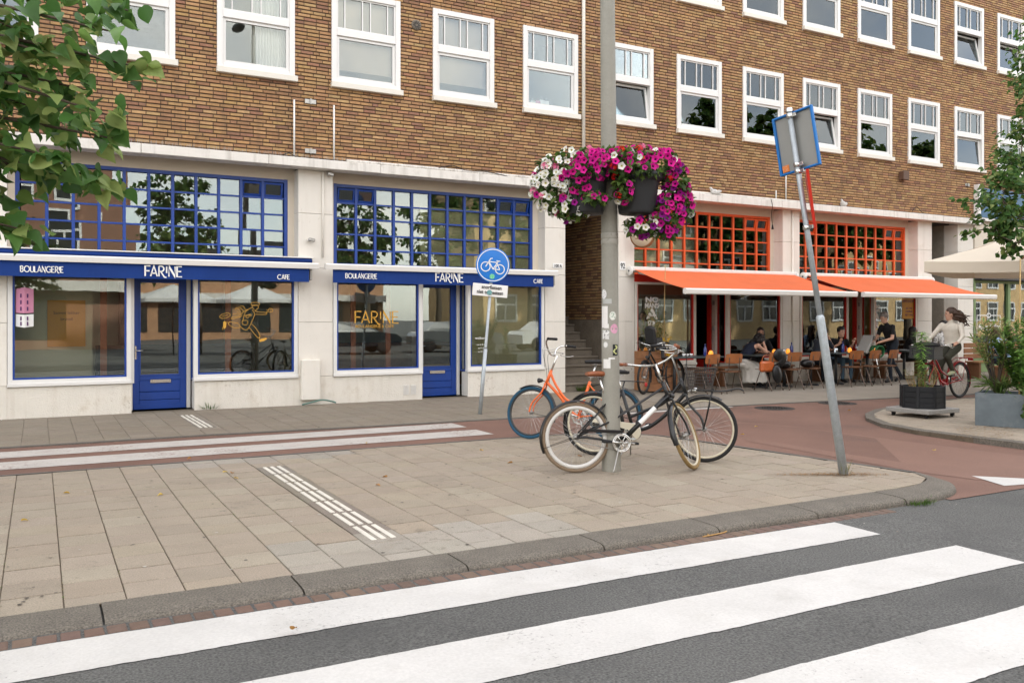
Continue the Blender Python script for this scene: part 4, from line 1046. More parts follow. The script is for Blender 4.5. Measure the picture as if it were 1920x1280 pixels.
# house numbers, round bar sign
t = thing('house_number', 'white enamel house number plate beside the first orange awning', 'number plate', (11.08, 0, 2.67)); MB().cbox(-.075,.075,-.014,-.002,-.095,.095, ch=.005).build('plate', 'sign_white', t); link('digits', text_mesh('92', .16, bold=.003, sx=.75), 'black_print', t, (0,-.016,-.055), (PI/2,0,0))
t = thing('house_number', 'white house number plate at the right end of the second blue awning', 'number plate', (9.43, 0, 2.62)); MB().cbox(-.12,.12,-.014,-.002,-.05,.05, ch=.005).build('plate', 'sign_white', t); link('digits', text_mesh('100 A', .085, bold=.002, sx=.9), 'black_print', t, (0,-.016,-.03), (PI/2,0,0))
t = thing('bar_sign', 'round cream beer sign on a bracket below the flower basket', 'sign', (11.30, -.42, 3.30), R(-55))
M = Matrix.Rotation(PI/2, 4, 'X'); MB().lathe([(0,-.045),(.24,-.045),(.27,-.03),(.27,.03),(.24,.045),(0,.045)], 32, M=M).build('rim', mat('sign_brown', (.25,.12,.05), .5), t)
MB().lathe([(0,-.052),(.235,-.052),(.235,.052),(0,.052)], 32, M=M).build('face', mat('sign_cream', (.62,.50,.36), .5), t)
link('lettering', text_mesh('BROUWERIJ', .07, bold=.002), 'sign_brown', t, (0,-.056,.06), (PI/2,0,0)); link('lettering', text_mesh('AMSTERDAM', .05, bold=.001), 'sign_brown', t, (0,-.056,-.08), (PI/2,0,0))
MB().tube([(-.05,.02,.27),(-.05,.02,.33),(-.2,.42,.33)], .012, 6).build('bracket', 'steel_dull', t)
# meter box, vent, conduits, brackets, birds
t = tag(MB().cbox(4.07,4.405,-.10,-.004,.085,.80, ch=.012).build('meter_box', 'plaster'), 'white meter box on the pier between the two blue shops', 'meter box')
t = thing('air_vent', 'round grey air vent in the brick wall', 'vent', (6.28, -.004, 7.085)); MB().lathe([(0,-.01),(.085,-.01),(.10,.0),(.10,.012),(.07,.02),(0,.02)], 20, M=M).build('disc', 'stone', t)
sl = MB()
for i in range(12):
    a = 2*PI*i/12; sl.box(.028,.075,-.024,-.018,-.006,.006, M=Matrix.Rotation(a,4,'Y'))
sl.build('slots', 'black_print', t)
for x, za, zb, lab in ((3.955,4.335,5.385,'white conduit standing on the coping left of the small wall bracket'),(4.675,4.335,5.375,'white conduit standing on the coping above the pier between the blue shops')):
    tag(MB().tube([(x,-.022,za),(x,-.022,zb)], .017, 8).build('conduit', 'white_paint'), lab, 'conduit')
for x, lab in ((15.95,'tall white conduit on the coping behind the leaning sign'),(15.62,'short white conduit stub on the coping behind the leaning sign')):
    tag(MB().tube([(x,-.022,4.33),(x,-.022,5.15 if x > 15.7 else 4.62)], .015, 8).build('conduit', 'white_paint'), lab, 'conduit')
for x, z, lab in ((4.25,5.39,'upper small grey bracket plate on the brick wall above the blue shops'),(4.25,4.51,'lower small grey bracket plate on the brick wall above the blue shops'),(23.07,5.31,'small grey bracket plate on the brick wall near the right tree')):
    tag(MB().cbox(x-.10,x+.10,-.02,-.004,z-.04,z+.04, ch=.004).cbox(x-.012,x+.012,-.045,-.02,z-.05,z+.05, ch=.003).build('wall_bracket', 'steel_dull'), lab, 'bracket')
tag(MB().tube([(10.045,-.045,11.0),(10.045,-.045,4.42)], .038, 10).build('drainpipe', 'cream_paint'), 'pale drainpipe running down the brick wall beside the lamp post', 'drainpipe')
pp = catmull([(4.9,-.06,4.385),(6.5,-.06,4.39),(8,-.06,4.385),(9.1,-.06,4.39)], 4); tag(MB().tube(pp, .03, 8).build('cable_duct', 'cornice_paint'), 'pale cable duct lying on the coping above the second blue shop', 'duct')
tag(MB().tube([(12.2,-.06,4.385),(14,-.06,4.39),(16.4,-.06,4.385)], .03, 8).build('cable_duct', 'cornice_paint'), 'pale cable duct lying on the coping above the first orange shop', 'duct')
tag(MB().cbox(20.13,20.36,-.16,-.004,5.22,5.45, ch=.01).build('alarm_box', mat('brown_box', (.10,.055,.035), .6)), 'small brown box on the brick wall right of the leaning sign', 'box')
tag(MB().tube([(4.47,-.03,4.17),(4.47,-.03,2.62)], .018, 8).build('wall_pipe', 'plaster'), 'thin white pipe down the pier between the blue shops', 'pipe')
tag(MB().tube([(16.17,-.03,4.17),(16.17,-.03,.1)], .022, 8).build('wall_pipe', 'plaster'), 'thin white pipe down the pier between the orange shops', 'pipe')
def cam_box(x, z, lab):
    t = thing('security_camera', lab, 'camera', (x,0,z)); MB().tube([(0,0,0),(0,-.07,0)], .03, 10).build('mount', 'white_paint', t); MB().cbox(-.03,.09,-.12,-.06,-.03,.03, ch=.012, M=Matrix.Rotation(R(12),4,'Y')).build('housing', 'steel_dull', t)
cam_box(4.22, 2.93, 'small grey security camera on the pier left of the second blue shop'); cam_box(4.56, 4.12, 'tiny security camera under the coping above the pier')
for i, (pts, lab) in enumerate((([(3.7,-.12,4.36),(3.85,-.10,4.42),(4.0,-.14,4.345),(4.3,-.12,4.35),(4.55,-.16,4.36),(4.7,-.2,4.345)],'tangle of black cable on the coping beside the conduits'),([(6.7,-.08,4.40),(7.0,-.07,4.48),(7.3,-.08,4.40),(7.7,-.09,4.42),(8.2,-.1,4.36)],'black cable looped over the duct above the second blue shop'),([(20.6,-.06,4.40),(20.8,-.05,4.55),(21.0,-.08,4.40),(21.25,-.1,4.37)],'black cable loop on the coping at the right end'))):
    tag(MB().tube(catmull(pts,6), .008, 5).build('cable', 'black_rubber'), lab, 'cable')
t = thing('hanging_cable', 'black cable with a plug hanging from the coping between orange windows', 'cable', (15.2,-.27,4.3)); MB().tube(catmull([(0,0,.06),(.04,-.01,-.1),(.02,0,-.3),(.05,0,-.55)],5), .007, 5).build('wire', 'black_rubber', t); MB().tube([(.05,0,-.55),(.055,0,-.66)], [.015,.03], 8).build('plug', 'black_rubber', t)
t = tag(MB().tube(catmull([(4.07,-.13,.015),(4.2,-.25,.06),(4.4,-.2,.09),(4.6,-.1,.05),(4.7,-.04,.015)],6), .014, 6).build('hose', mat('hose_green', (.10,.20,.17), .5)), 'green hose end lying at the foot of the pier', 'hose')
def pigeon(x, z, rz, lab, col):
    t = thing('pigeon', lab, 'bird', (x, -.13, z), rz)
    b = MB(); ring = [(-.17,.012,.03),(-.10,.035,.045),(-.03,.062,.075),(.04,.068,.09),(.085,.05,.115),(.105,.030,.15),(.115,.028,.175),(.135,.018,.18),(.158,.004,.172)]
    b.tube([(a,0,h) for a,r_,h in ring], [r_ for a,r_,h in ring], 10); b.build('body', col, t)
    for s_ in (-1,1): MB().ell((-.03,s_*.05,.085), (.11,.016,.042), M=Matrix.Rotation(R(14),3,'Y')).build('wing', col, t)
    for s_ in (-1,1): MB().tube([(.0,s_*.025,.03),(.005,s_*.025,0),(.03,s_*.028,0)], .005, 5).build('leg', mat('pigeon_leg', (.4,.12,.08), .6), t)
mat('pigeon_pale', (.55,.53,.50), .8, var=.25, vscale=20)
pigeon(13.6, 4.337, R(170), 'pale pigeon sitting on the coping right of the flower baskets', 'pigeon_pale'); pigeon(17.85, 4.337, R(200), 'pale pigeon sitting on the coping right of the leaning sign', 'pigeon_pale')
t = thing('gift_bags', 'small white and pink gift bags on an upper window sill beside the drainpipe', 'bag', (8.9, .22, 5.86))
for i, (x, h, c) in enumerate(((0,.16,'sign_white'),(.13,.17,'pink_paper'),(.22,.22,'sign_white'),(.33,.20,'sign_white'))):
    b = MB(); b.box(x, x+.11, -.03, .04, -.01, h, M=Matrix.Rotation(R(random.uniform(-4,4)),4,'Y')); b.tube([(x+.03,0,h),(x+.055,0,h+.06),(x+.08,0,h)], .004, 4); b.build('bag', c, t)
tag(MB().cbox(5.55,5.86,.14,.32,5.851,5.90, ch=.01).cbox(5.57,5.85,.15,.31,5.902,5.95, ch=.01).build('folded_cloths', 'curtain_white'), 'stack of folded white cloths on an upper sill behind a cream blind', 'cloths')
# ------------------------------------------------------------------ street furniture
CR = Vector((_c, -_s, 0)); CF = Vector((_s, _c, 0))       # the viewer's right and forward on the ground
def lean_matrix(loc, L, h):                                # upright thing whose top has drifted by L at height h
    z = Vector((L[0], L[1], h)).normalized(); q = Vector((0,0,1)).rotation_difference(z)
    return Matrix.Translation(loc) @ q.to_matrix().to_4x4()
def bike_strokes(mb, M, s, w, t):
    def T(P): return [(p[0]*s, p[1]*s) for p in P]
    mb.ribbon(T(arc(-.30,-.10,.19,.19,0,360,26))[:-1], w, M, t, closed=True); mb.ribbon(T(arc(.31,-.13,.19,.19,0,360,26))[:-1], w, M, t, closed=True)
    for P in ([(-.30,-.10),(-.13,.26),(-.05,.28)], [(-.19,.13),(.17,.13)], [(-.19,.13),(.02,-.16),(.31,-.15)], [(.02,-.16),(.21,.20)], [(.14,.13),(.31,-.15)], [(.12,.20),(.28,.20)]): mb.ribbon(T(P), w, M, t)

# round cycle sign on its leaning post
bs = gr(900, 776); dS = (bs.x*_s+(bs.y+CAM_D)*_c)
t = thing('cycle_sign', 'round blue cycle path sign with a white text plate on a leaning grey post', 'road sign'); L = CR*.20
t.matrix_world = lean_matrix(bs, L, 2.39)
MB().tube([(0,0,-.05),(0,0,1.05)], .032, 14).tube([(0,0,1.05),(0,0,1.08),(0,0,2.62)], [.032,.024,.024], 14).build('post', 'zinc', t)
Rz = Matrix.Rotation(R(-17), 4, 'Z')
disc = MB().lathe([(0,-.002),(.272,-.002),(.276,.004),(.276,.012),(.266,.014),(0,.014)], 48, M=Rz @ Matrix.Translation((0,-.034,2.39)) @ Matrix.Rotation(PI/2,4,'X')).build('disc', 'sign_blue', t)
# lathe axis points to -y after the turn: print sits in front
Mf = Rz @ Matrix.Translation((0,-.050,2.39))
w = MB(); w.ribbon(arc(0,0,.252,.252,0,360,48)[:-1], .013, Mf, .001, closed=True); w.build('white_ring', 'sign_white', disc)
b = MB(); bike_strokes(b, Mf @ Matrix.Rotation(R(3),4,'Y'), .385, .0145, .0015); b.build('cycle_symbol', 'sign_white', disc)
def dot(mb, M, r, n=18): mb.poly([M @ Vector((r*math.cos(-2*PI*i/n), 0, r*math.sin(2*PI*i/n)*1)) for i in range(n)])
g = MB(); dot(g, Mf @ Matrix.Translation((.0,-.002,-.18)), .041); g.build('sticker', mat('sticker_green', (.10,.52,.28), .6, stain=((.5,.7,.55), 60, .5, .8)), disc)
pl = MB().cbox(-.285,.285,-.008,.0,-.098,.098, ch=.003, M=Rz @ Matrix.Translation((-.01,-.036,1.985))).build('text_plate', 'sign_white', t)
for txt, dx, dz in (('snorfietsen', .02, .022), ('niet toegestaan', .0, -.058)):
    me = text_mesh(txt, .083, bold=.0015, sx=.88 if dz > 0 else .84); me.transform(Rz @ Matrix.Translation((dx-.01,-.048,1.985+dz)) @ Matrix.Rotation(PI/2,4,'X')); link('lettering', me, 'black_print', pl)
g = MB(); dot(g, Rz @ Matrix.Translation((-.02,-.053,1.95)), .042); g.build('sticker', mat('sticker_teal', (.12,.30,.30), .6, stain=((.35,.5,.45), 60, .5, .8)), pl)
MB().tube([(-.028,-.012,2.5),(-.028,-.04,2.5)], .01, 6).cbox(-.036,.036,-.036,.03,2.30,2.34, ch=.006).cbox(-.036,.036,-.036,.03,1.97,2.01, ch=.006).build('clamp', 'steel_dull', t)

# tall leaning sign seen from behind
bs = gr(1582, 890)
t = thing('leaning_sign', 'tall leaning galvanised post carrying a square sign seen from behind', 'road sign'); L = CR*(-.455)+CF*.24
t.matrix_world = lean_matrix(bs, L, 3.60)
MB().tube([(0,0,-.08),(0,0,1.53),(0,0,1.56),(0,0,1.58)], [.043,.041,.040,.027], 20).build('lower_post', 'zinc', t)
MB().tube([(0,0,1.56),(0,0,3.66)], [.0275,.0265], 18).build('upper_post', 'zinc', t)
Rp = Matrix.Rotation(math.atan2(-.995,.103), 4, 'Z')        # panel runs along this local x, its back faces the viewer
def panel(mb, a, b, c, d, y0, y1): mb.cbox(a, b, y0, y1, c, d, ch=.006, M=Rp)
Pw, Pz0, Pz1, Py = .242, 3.04, 3.645, .045
p = MB(); p.box(-Pw+.012, Pw-.012, Py+.004, Py+.008, Pz0+.012, Pz1-.012, M=Rp); panel_o = p.build('panel', 'grey_back', t)
f = MB()
for a, b, c, d in ((-Pw,-Pw+.026,Pz0,Pz1),(Pw-.026,Pw,Pz0,Pz1),(-Pw+.026,Pw-.026,Pz0,Pz0+.022),(-Pw+.026,Pw-.026,Pz1-.022,Pz1)): panel(f, a, b, c, d, Py-.022, Py+.012)
f.build('blue_rim', mat('rim_blue', (.004,.14,.43), .4), t)
c_ = MB()
for zz in (3.60, 3.10, 3.03, 2.46): c_.lathe([(.028,-.022),(.036,-.022),(.036,.022),(.028,.022)], 14, (0,0,zz)); c_.cbox(.01,.075,-.014,.014,zz-.018,zz+.018, ch=.003, M=Rp)
c_.lathe([(0,.03),(.030,.028),(.034,.02),(.034,-.01)], 14, (0,0,3.655)); c_.build('clamp', 'chrome', t)
MB().cbox(-.21,-.13,Py-.004,Py+.003,3.07,3.14, ch=.001, M=Rp).build('sticker', mat('sticker_orange', (.65,.20,.05), .6, stain=((.6,.6,.6), 40, .55, .8)), panel_o)
ang = math.atan2((bs.y+CAM_D), bs.x)                        # give-way triangle almost edge on to the viewer
Rt = Matrix.Rotation(ang+R(3), 4, 'Z'); tri = MB()
q = [(-.28,2.99),(.28,2.99),(0,2.44)]; yy = -.075
n = len(q); b0 = len(tri.v)
for y in (yy-.016, yy+.010): tri.v += [tuple(Rt @ Vector((x, y, z))) for x, z in q]
tri.face((0,1,2)); tri.face((5,4,3))
for i in range(3): j = (i+1) % 3; tri.face((i, 3+i, 3+j, j))
tri.build('triangle_sign', 'sign_red', t)

# concrete-grey lamp post with stickers
lp = gr(1146.5, 882); lamp = thing('lamp_post', 'thick grey lamp post covered with stickers between the bicycles', 'lamp post', lp)
LR = lambda z: .0905-.0036*z
lx = lambda z: -.0085*z
mb = MB(); zs = [-.1,0,.02,.6,1.2,1.44,1.441,1.445,2.0,2.6,3.2,4,5,6,7,8,9]
mb.tube([CR*lx(z)+Vector((0,0,z)) for z in zs], [LR(max(z,0))+(.004 if z < .021 else 0)+(.002 if 0 < z <= 1.44 else 0) for z in zs], 32).build('column', 'lamp_grey', lamp)
mb = MB(); top = CR*lx(9)+Vector((0,0,9)); mb.tube(catmull([top, top+Vector((0,-.1,.5)), top+Vector((0,-.9,.8)), top+Vector((0,-1.6,.82))], 5), .045, 10); mb.build('arm', 'lamp_grey', lamp)
mb = MB(); mb.ell(top+Vector((0,-1.95,.80)), (.16,.42,.09)); mb.build('lantern', 'grey_back', lamp)
dL = proj((lp.x, lp.y, 1))[2]; view = math.atan2(-(lp.y+CAM_D), -lp.x)        # direction back to the viewer
def sticker(px, py, wpx, hpx, m, shape='rect', name='sticker', lift=.0015, tx=None):
    u = (px-960)/F_PX*dL-((lp.x*_c)-(lp.y+CAM_D)*_s); z = CAM_H+(HOR-py)/F_PX*dL; r = LR(z)+lift+.002; u -= lx(z)
    a0 = math.asin(max(-.97, min(.97, u/r))); w = wpx/F_PX*dL; h = hpx/F_PX*dL; mb = MB(); nx = 8; ny = 8
    ctr = CR*lx(z)
    def pt(s_, t_): # s,t in -1..1
        a = view+PI*0+a0+ (s_*w/2)/r; return ctr+Vector((r*math.cos(a), r*math.sin(a), z+t_*h/2))
    if shape == 'rect':
        for i in range(nx):
            mb.poly([pt(-1+2*i/nx,-1),pt(-1+2*(i+1)/nx,-1),pt(-1+2*(i+1)/nx,1),pt(-1+2*i/nx,1)])
    else:
        n = 24; rim = [pt(math.cos(2*PI*i/n), math.sin(2*PI*i/n)) for i in range(n)]; c0 = pt(0,0); b = len(mb.v); mb.v += [tuple(v) for v in rim]+[tuple(c0)]
        for i in range(n): mb.face((b+i, b+(i+1) % n, b+n))
    o = mb.build(name, m, lamp); return o
stw = mat('sticker_white', (.68,.68,.66), .6, var=.1, vscale=30); mat('sticker_print', (.03,.03,.035), .7); mat('sticker_pink', (.60,.30,.42), .6, stain=((.08,.06,.10), 75, .56, .9)); mat('tape', (.40,.41,.39), .5)
mat('panda_print', (.66,.66,.65), .6, stain=((.03,.03,.03), 45, .50, 1)); mat('bird_print', (.66,.67,.62), .6, stain=((.12,.25,.15), 55, .52, 1)); mat('text_print', (.70,.70,.70), .6, stain=((.04,.04,.05), 130, .52, .9)); mat('red_text_print', (.70,.69,.67), .6, stain=((.5,.1,.1), 150, .58, .8))
mat('s_black', (.012,.016,.016), .5); mat('s_yellow', (.55,.58,.25), .6)
sticker(1132.4,551.6,12,18,'text_print','oval'); sticker(1133,594,15,40,'red_text_print'); sticker(1149,592,13,16,'bird_print','oval'); sticker(1152,616,15,18,'sticker_pink','oval'); sticker(1135.4,627,15,16,'panda_print')
sticker(1135.4,645.6,11,12,'tape','oval'); sticker(1135.4,645.6,8.5,10,'sticker_white','oval',lift=.003); sticker(1153.8,655.5,11,21,'s_black'); sticker(1137.5,681,15,17,'sticker_white',lift=.003); sticker(1147,671,12,3,'sticker_white'); sticker(1138,565,18,9,'tape'); sticker(1137,611,10,8,'sticker_white')
for k in range(7): a = k/6; sticker(1153.6+2.8*math.sin(a*2*PI+.4)*(-1 if k > 6 else 1), 648+a*14, 3, 2.6, 's_yellow', lift=.004, name='sticker_letter')
bp = MB()
for zz in (2.30, 2.36): bp.lathe([(.0905-.0036*zz+.001,-.028),(.0905-.0036*zz+.0035,-.024),(.0905-.0036*zz+.0035,.024),(.0905-.0036*zz+.001,.028)], 28, tuple(CR*lx(zz)+Vector((0,0,zz))))
bp.build('tape_band', mat('tape_worn', (.34,.33,.29), .6, stain=((.18,.16,.13), 18, .52, .7)), lamp)

# ------------------------------------------------------------------ hanging flower baskets
def uvw(px, py, toward=0.0):           # point in the lamp's own plane across the view, pulled toward the viewer
    d = dL-toward; return dep(px, py, d)
def pot(cx, toward, lab, tilt):
    c = uvw(cx, 352, toward); t = thing('flower_basket', lab, 'flower basket', c)
    M = Matrix.Rotation(tilt, 4, 'Y')
    prof = [(.0,-.265),(.142,-.265),(.152,-.258)]
    for i in range(9):
        f_ = i/8; prof += [(.155+.030*f_, -.245+.29*f_), (.159+.030*f_, -.235+.29*f_)]
    prof += [(.215,.07),(.222,.08),(.225,.145),(.215,.15),(.200,.145),(.190,.10),(0,.10)]
    prof = [(a*1.16, b) for a, b in prof]
    MB().lathe(prof, 36).build('pot', 'dark_plastic', t)
    h = MB()
    for a in (0,1.26,2.5,3.77,5.0): h.lathe([(0,-.2665),(.022,-.2665)], 10, (.07*math.cos(a), .07*math.sin(a), 0))
    h.build('drain_hole', 'black_print', t)
    MB().lathe([(0,.102),(.19,.102)], 20).build('soil', 'soil', t)
    d = (lp-c); d.z = 0
    MB().tube([(d.x*.25,d.y*.25,.05),(d.x,d.y,.05)], .014, 8).tube([(d.x*.25,d.y*.25,-.15),(d.x,d.y,-.15)], .014, 8).build('bracket', 'dark_plastic', t)
    return t, c
FW = {'white':[(.80,.80,.74),(.76,.75,.66),(.82,.82,.78)], 'magenta':[(.58,.008,.22),(.50,.006,.20),(.64,.012,.27),(.42,.005,.19)], 'purple':[(.22,.008,.20),(.30,.008,.22)], 'pink':[(.72,.22,.36),(.75,.30,.42),(.66,.14,.28)], 'red':[(.72,.028,.015),(.66,.02,.02)]}
def petunia(c, ctr):
    mb = MB(); n = 10; r = .036; b = 0
    mb.v.append((0,0,-.012)); rim = []
    for i in range(n):
        a = 2*PI*i/n; k = r*(1.06 if i % 2 == 0 else .88); mb.v.append((.011*math.cos(a), .011*math.sin(a), .0)); 
    for i in range(n):
        a = 2*PI*i/n; k = r*(1.08 if i % 2 == 0 else .86); mb.v.append((k*math.cos(a), k*math.sin(a), .011 if i % 2 else .006))
    mb.v.append((0,0,-.04))
    for i in range(n):
        j = (i+1) % n; mb.face((0,1+i,1+j), ctr); mb.face((1+i,1+n+i,1+n+j,1+j), c, True); mb.face((1+i,1+j,1+2*n), tuple(x*.8 for x in c), True)
    return mb.mesh('flower')
def geranium(cs):
    mb = MB()
    for k in range(14):
        th = random.random()*2*PI; ph = math.acos(random.uniform(-.25,1)); d = Vector((math.sin(ph)*math.cos(th), math.sin(ph)*math.sin(th), math.cos(ph))); p = d*.032
        c = jit(random.choice(cs), .1)
        u = d.orthogonal().normalized(); w = d.cross(u)
        for m in range(5):
            a = 2*PI*m/5; e = u*math.cos(a)+w*math.sin(a); f_ = u*math.cos(a+.9)+w*math.sin(a+.9); b = len(mb.v)
            mb.v += [tuple(p), tuple(p+e*.017+d*.004), tuple(p+f_*.017+d*.004)]; mb.face((b,b+1,b+2), c)
    mb.tube([(0,0,-.09),(0,0,0)], .0025, 4, col=(.08,.14,.03))
    return mb.mesh('flower')
flw = {k: [petunia(jit(c,.08), (.60,.55,.20) if k == 'white' else (.10,.002,.06)) for c in FW[k] for _ in (0,1)] for k in ('white','magenta','purple')}
flw['red'] = [geranium(FW['red']) for _ in range(3)]; flw['pink'] = [geranium(FW['pink']) for _ in range(3)]
LG = [(.075,.135,.025),(.055,.11,.022),(.10,.17,.035),(.045,.09,.02),(.13,.19,.04)]
def orient(d):
    return Vector(d).to_track_quat('Z', 'Y').to_euler()
def bouquet(t, org, blobs, quota):
    fol = MB(); stems = MB()
    for (px, py, rx, rz_, tw, nf, cols) in blobs:
        c = uvw(px, py, tw)-org; k = dL/F_PX; rad = Vector((rx*k, min(rx*k, .22), rz_*k))
        Mx = Matrix(((CR.x, CF.x, 0),(CR.y, CF.y, 0),(0,0,1)))
        for i in range(int(60+150*rad.x*rad.z/.04)):
            d = Vector((random.gauss(0,1), random.gauss(0,1), random.gauss(0,1))).normalized(); q = random.uniform(.35,.98)
            p = c+Mx @ Vector((d.x*rad.x*q, d.y*rad.y*q, d.z*rad.z*q)); ld = Mx @ Vector((d.x+random.gauss(0,.5), d.y+random.gauss(0,.5), d.z-.3+random.gauss(0,.5)))
            fol.leaf(p, ld, Mx @ Vector((d.x,d.y,d.z+.5)), random.uniform(.04,.075), random.uniform(.03,.06), jit(random.choice(LG), .25), .2, 0)
        n = 0; placed = []; tries = 0; nf = int(nf*1.15)
        while n < nf and tries < nf*30:
            tries += 1
            d = Vector((random.gauss(0,1), random.gauss(0,1)-.55, random.gauss(0,1)+.15)).normalized(); q = random.uniform(.94,1.08)
            p = c+Mx @ Vector((d.x*rad.x*q, d.y*rad.y*q, d.z*rad.z*q))
            if any((p-o).length < .034 for o in placed): continue
            placed.append(p); kind = random.choices(list(cols), list(cols.values()))[0]
            fd = Mx @ Vector((d.x*.8+random.gauss(0,.3), d.y-.35, d.z*.5+random.gauss(0,.25)+(.8 if kind in ('red','pink') else 0)))
            o = link('flower', random.choice(flw[kind]), 'petal', t, p, orient(fd)); o.scale = (random.uniform(.80,1.12),)*3; n += 1
            stems.tube([p, p*.0+c*.5+p*.5], .0022, 3, cap=False)
    tag(fol.build('foliage', 'leaf_attr', t), kind='stuff'); tag(stems.build('stems', mat('stem_green', (.08,.13,.03), .7), t), kind='stuff')
t, c = pot(1097, .16, 'dark flower basket left of the lamp post full of white and magenta petunias', R(0))
bouquet(t, c, [(1092,322,34,12,.36,12,{'magenta':9}), (1045,352,50,52,.10,88,{'white':12,'magenta':1,'pink':1.2}), (1070,388,42,26,.12,20,{'white':8,'purple':3}), (1112,312,40,28,.26,46,{'magenta':10}), (1088,345,22,26,.30,12,{'magenta':10}),
   (1085,296,42,18,.05,16,{'pink':6,'white':6,'red':1.5}), (1030,320,22,26,.0,10,{'pink':2,'white':6,'red':.8}), (1118,372,20,8,.44,6,{'magenta':10}), (1140,300,30,22,.22,12,{'white':2,'magenta':6,'pink':2})], 170)
t, c = pot(1194, .10, 'dark flower basket right of the lamp post with hanging magenta petunias', R(0))
bouquet(t, c, [(1205,322,34,12,.30,8,{'magenta':8,'white':1}), (1170,305,36,26,.28,20,{'magenta':9,'white':1,'pink':.6,'red':.6}), (1168,348,16,34,.36,14,{'magenta':9,'red':1.5,'white':1}), (1238,312,36,30,.06,34,{'magenta':12,'white':.5,'red':.6}), (1266,345,28,38,.0,22,{'magenta':8,'purple':3,'red':1}),
   (1250,400,36,36,.05,50,{'magenta':12,'purple':2,'red':.6}), (1205,425,34,18,.05,16,{'white':7,'purple':3,'magenta':2}), (1280,385,20,36,-.05,14,{'magenta':8,'purple':4,'white':1}), (1195,290,34,14,.0,10,{'white':2,'red':2,'pink':2,'magenta':5}), (1245,435,30,14,.0,8,{'magenta':4,'white':3,'purple':2})], 160)
# ------------------------------------------------------------------ bicycles
def xf(mb, M): mb.v = [tuple(M @ Vector(v)) for v in mb.v]; return mb
def circ(c, r, n=40, ax='y', a0=0, a1=360):
    return [Vector((c[0]+r*math.cos(R(a0+(a1-a0)*i/n)), c[1], c[2]+r*math.sin(R(a0+(a1-a0)*i/n)))) for i in range(n if a1-a0 == 360 else n+1)]
mat('tyre_blue', (.008,.062,.115), .7); mat('tyre_gold', (.22,.145,.055), .8, var=.15, vscale=20); mat('tyre_tan', (.20,.145,.095), .8, var=.15, vscale=20); mat('rim_cream', (.55,.50,.38), .45, var=.1, vscale=20); mat('rim_white', (.55,.54,.51), .35); mat('leather', (.25,.075,.025), .5, var=.2, vscale=20, coat=.15); mat('bike_orange', (.72,.125,.012), .3, coat=.4); mat('bike_red', (.30,.006,.010), .3, coat=.4)
mat('saddle_black', (.010,.010,.011), .5); mat('guard_cream', (.62,.57,.45), .4)
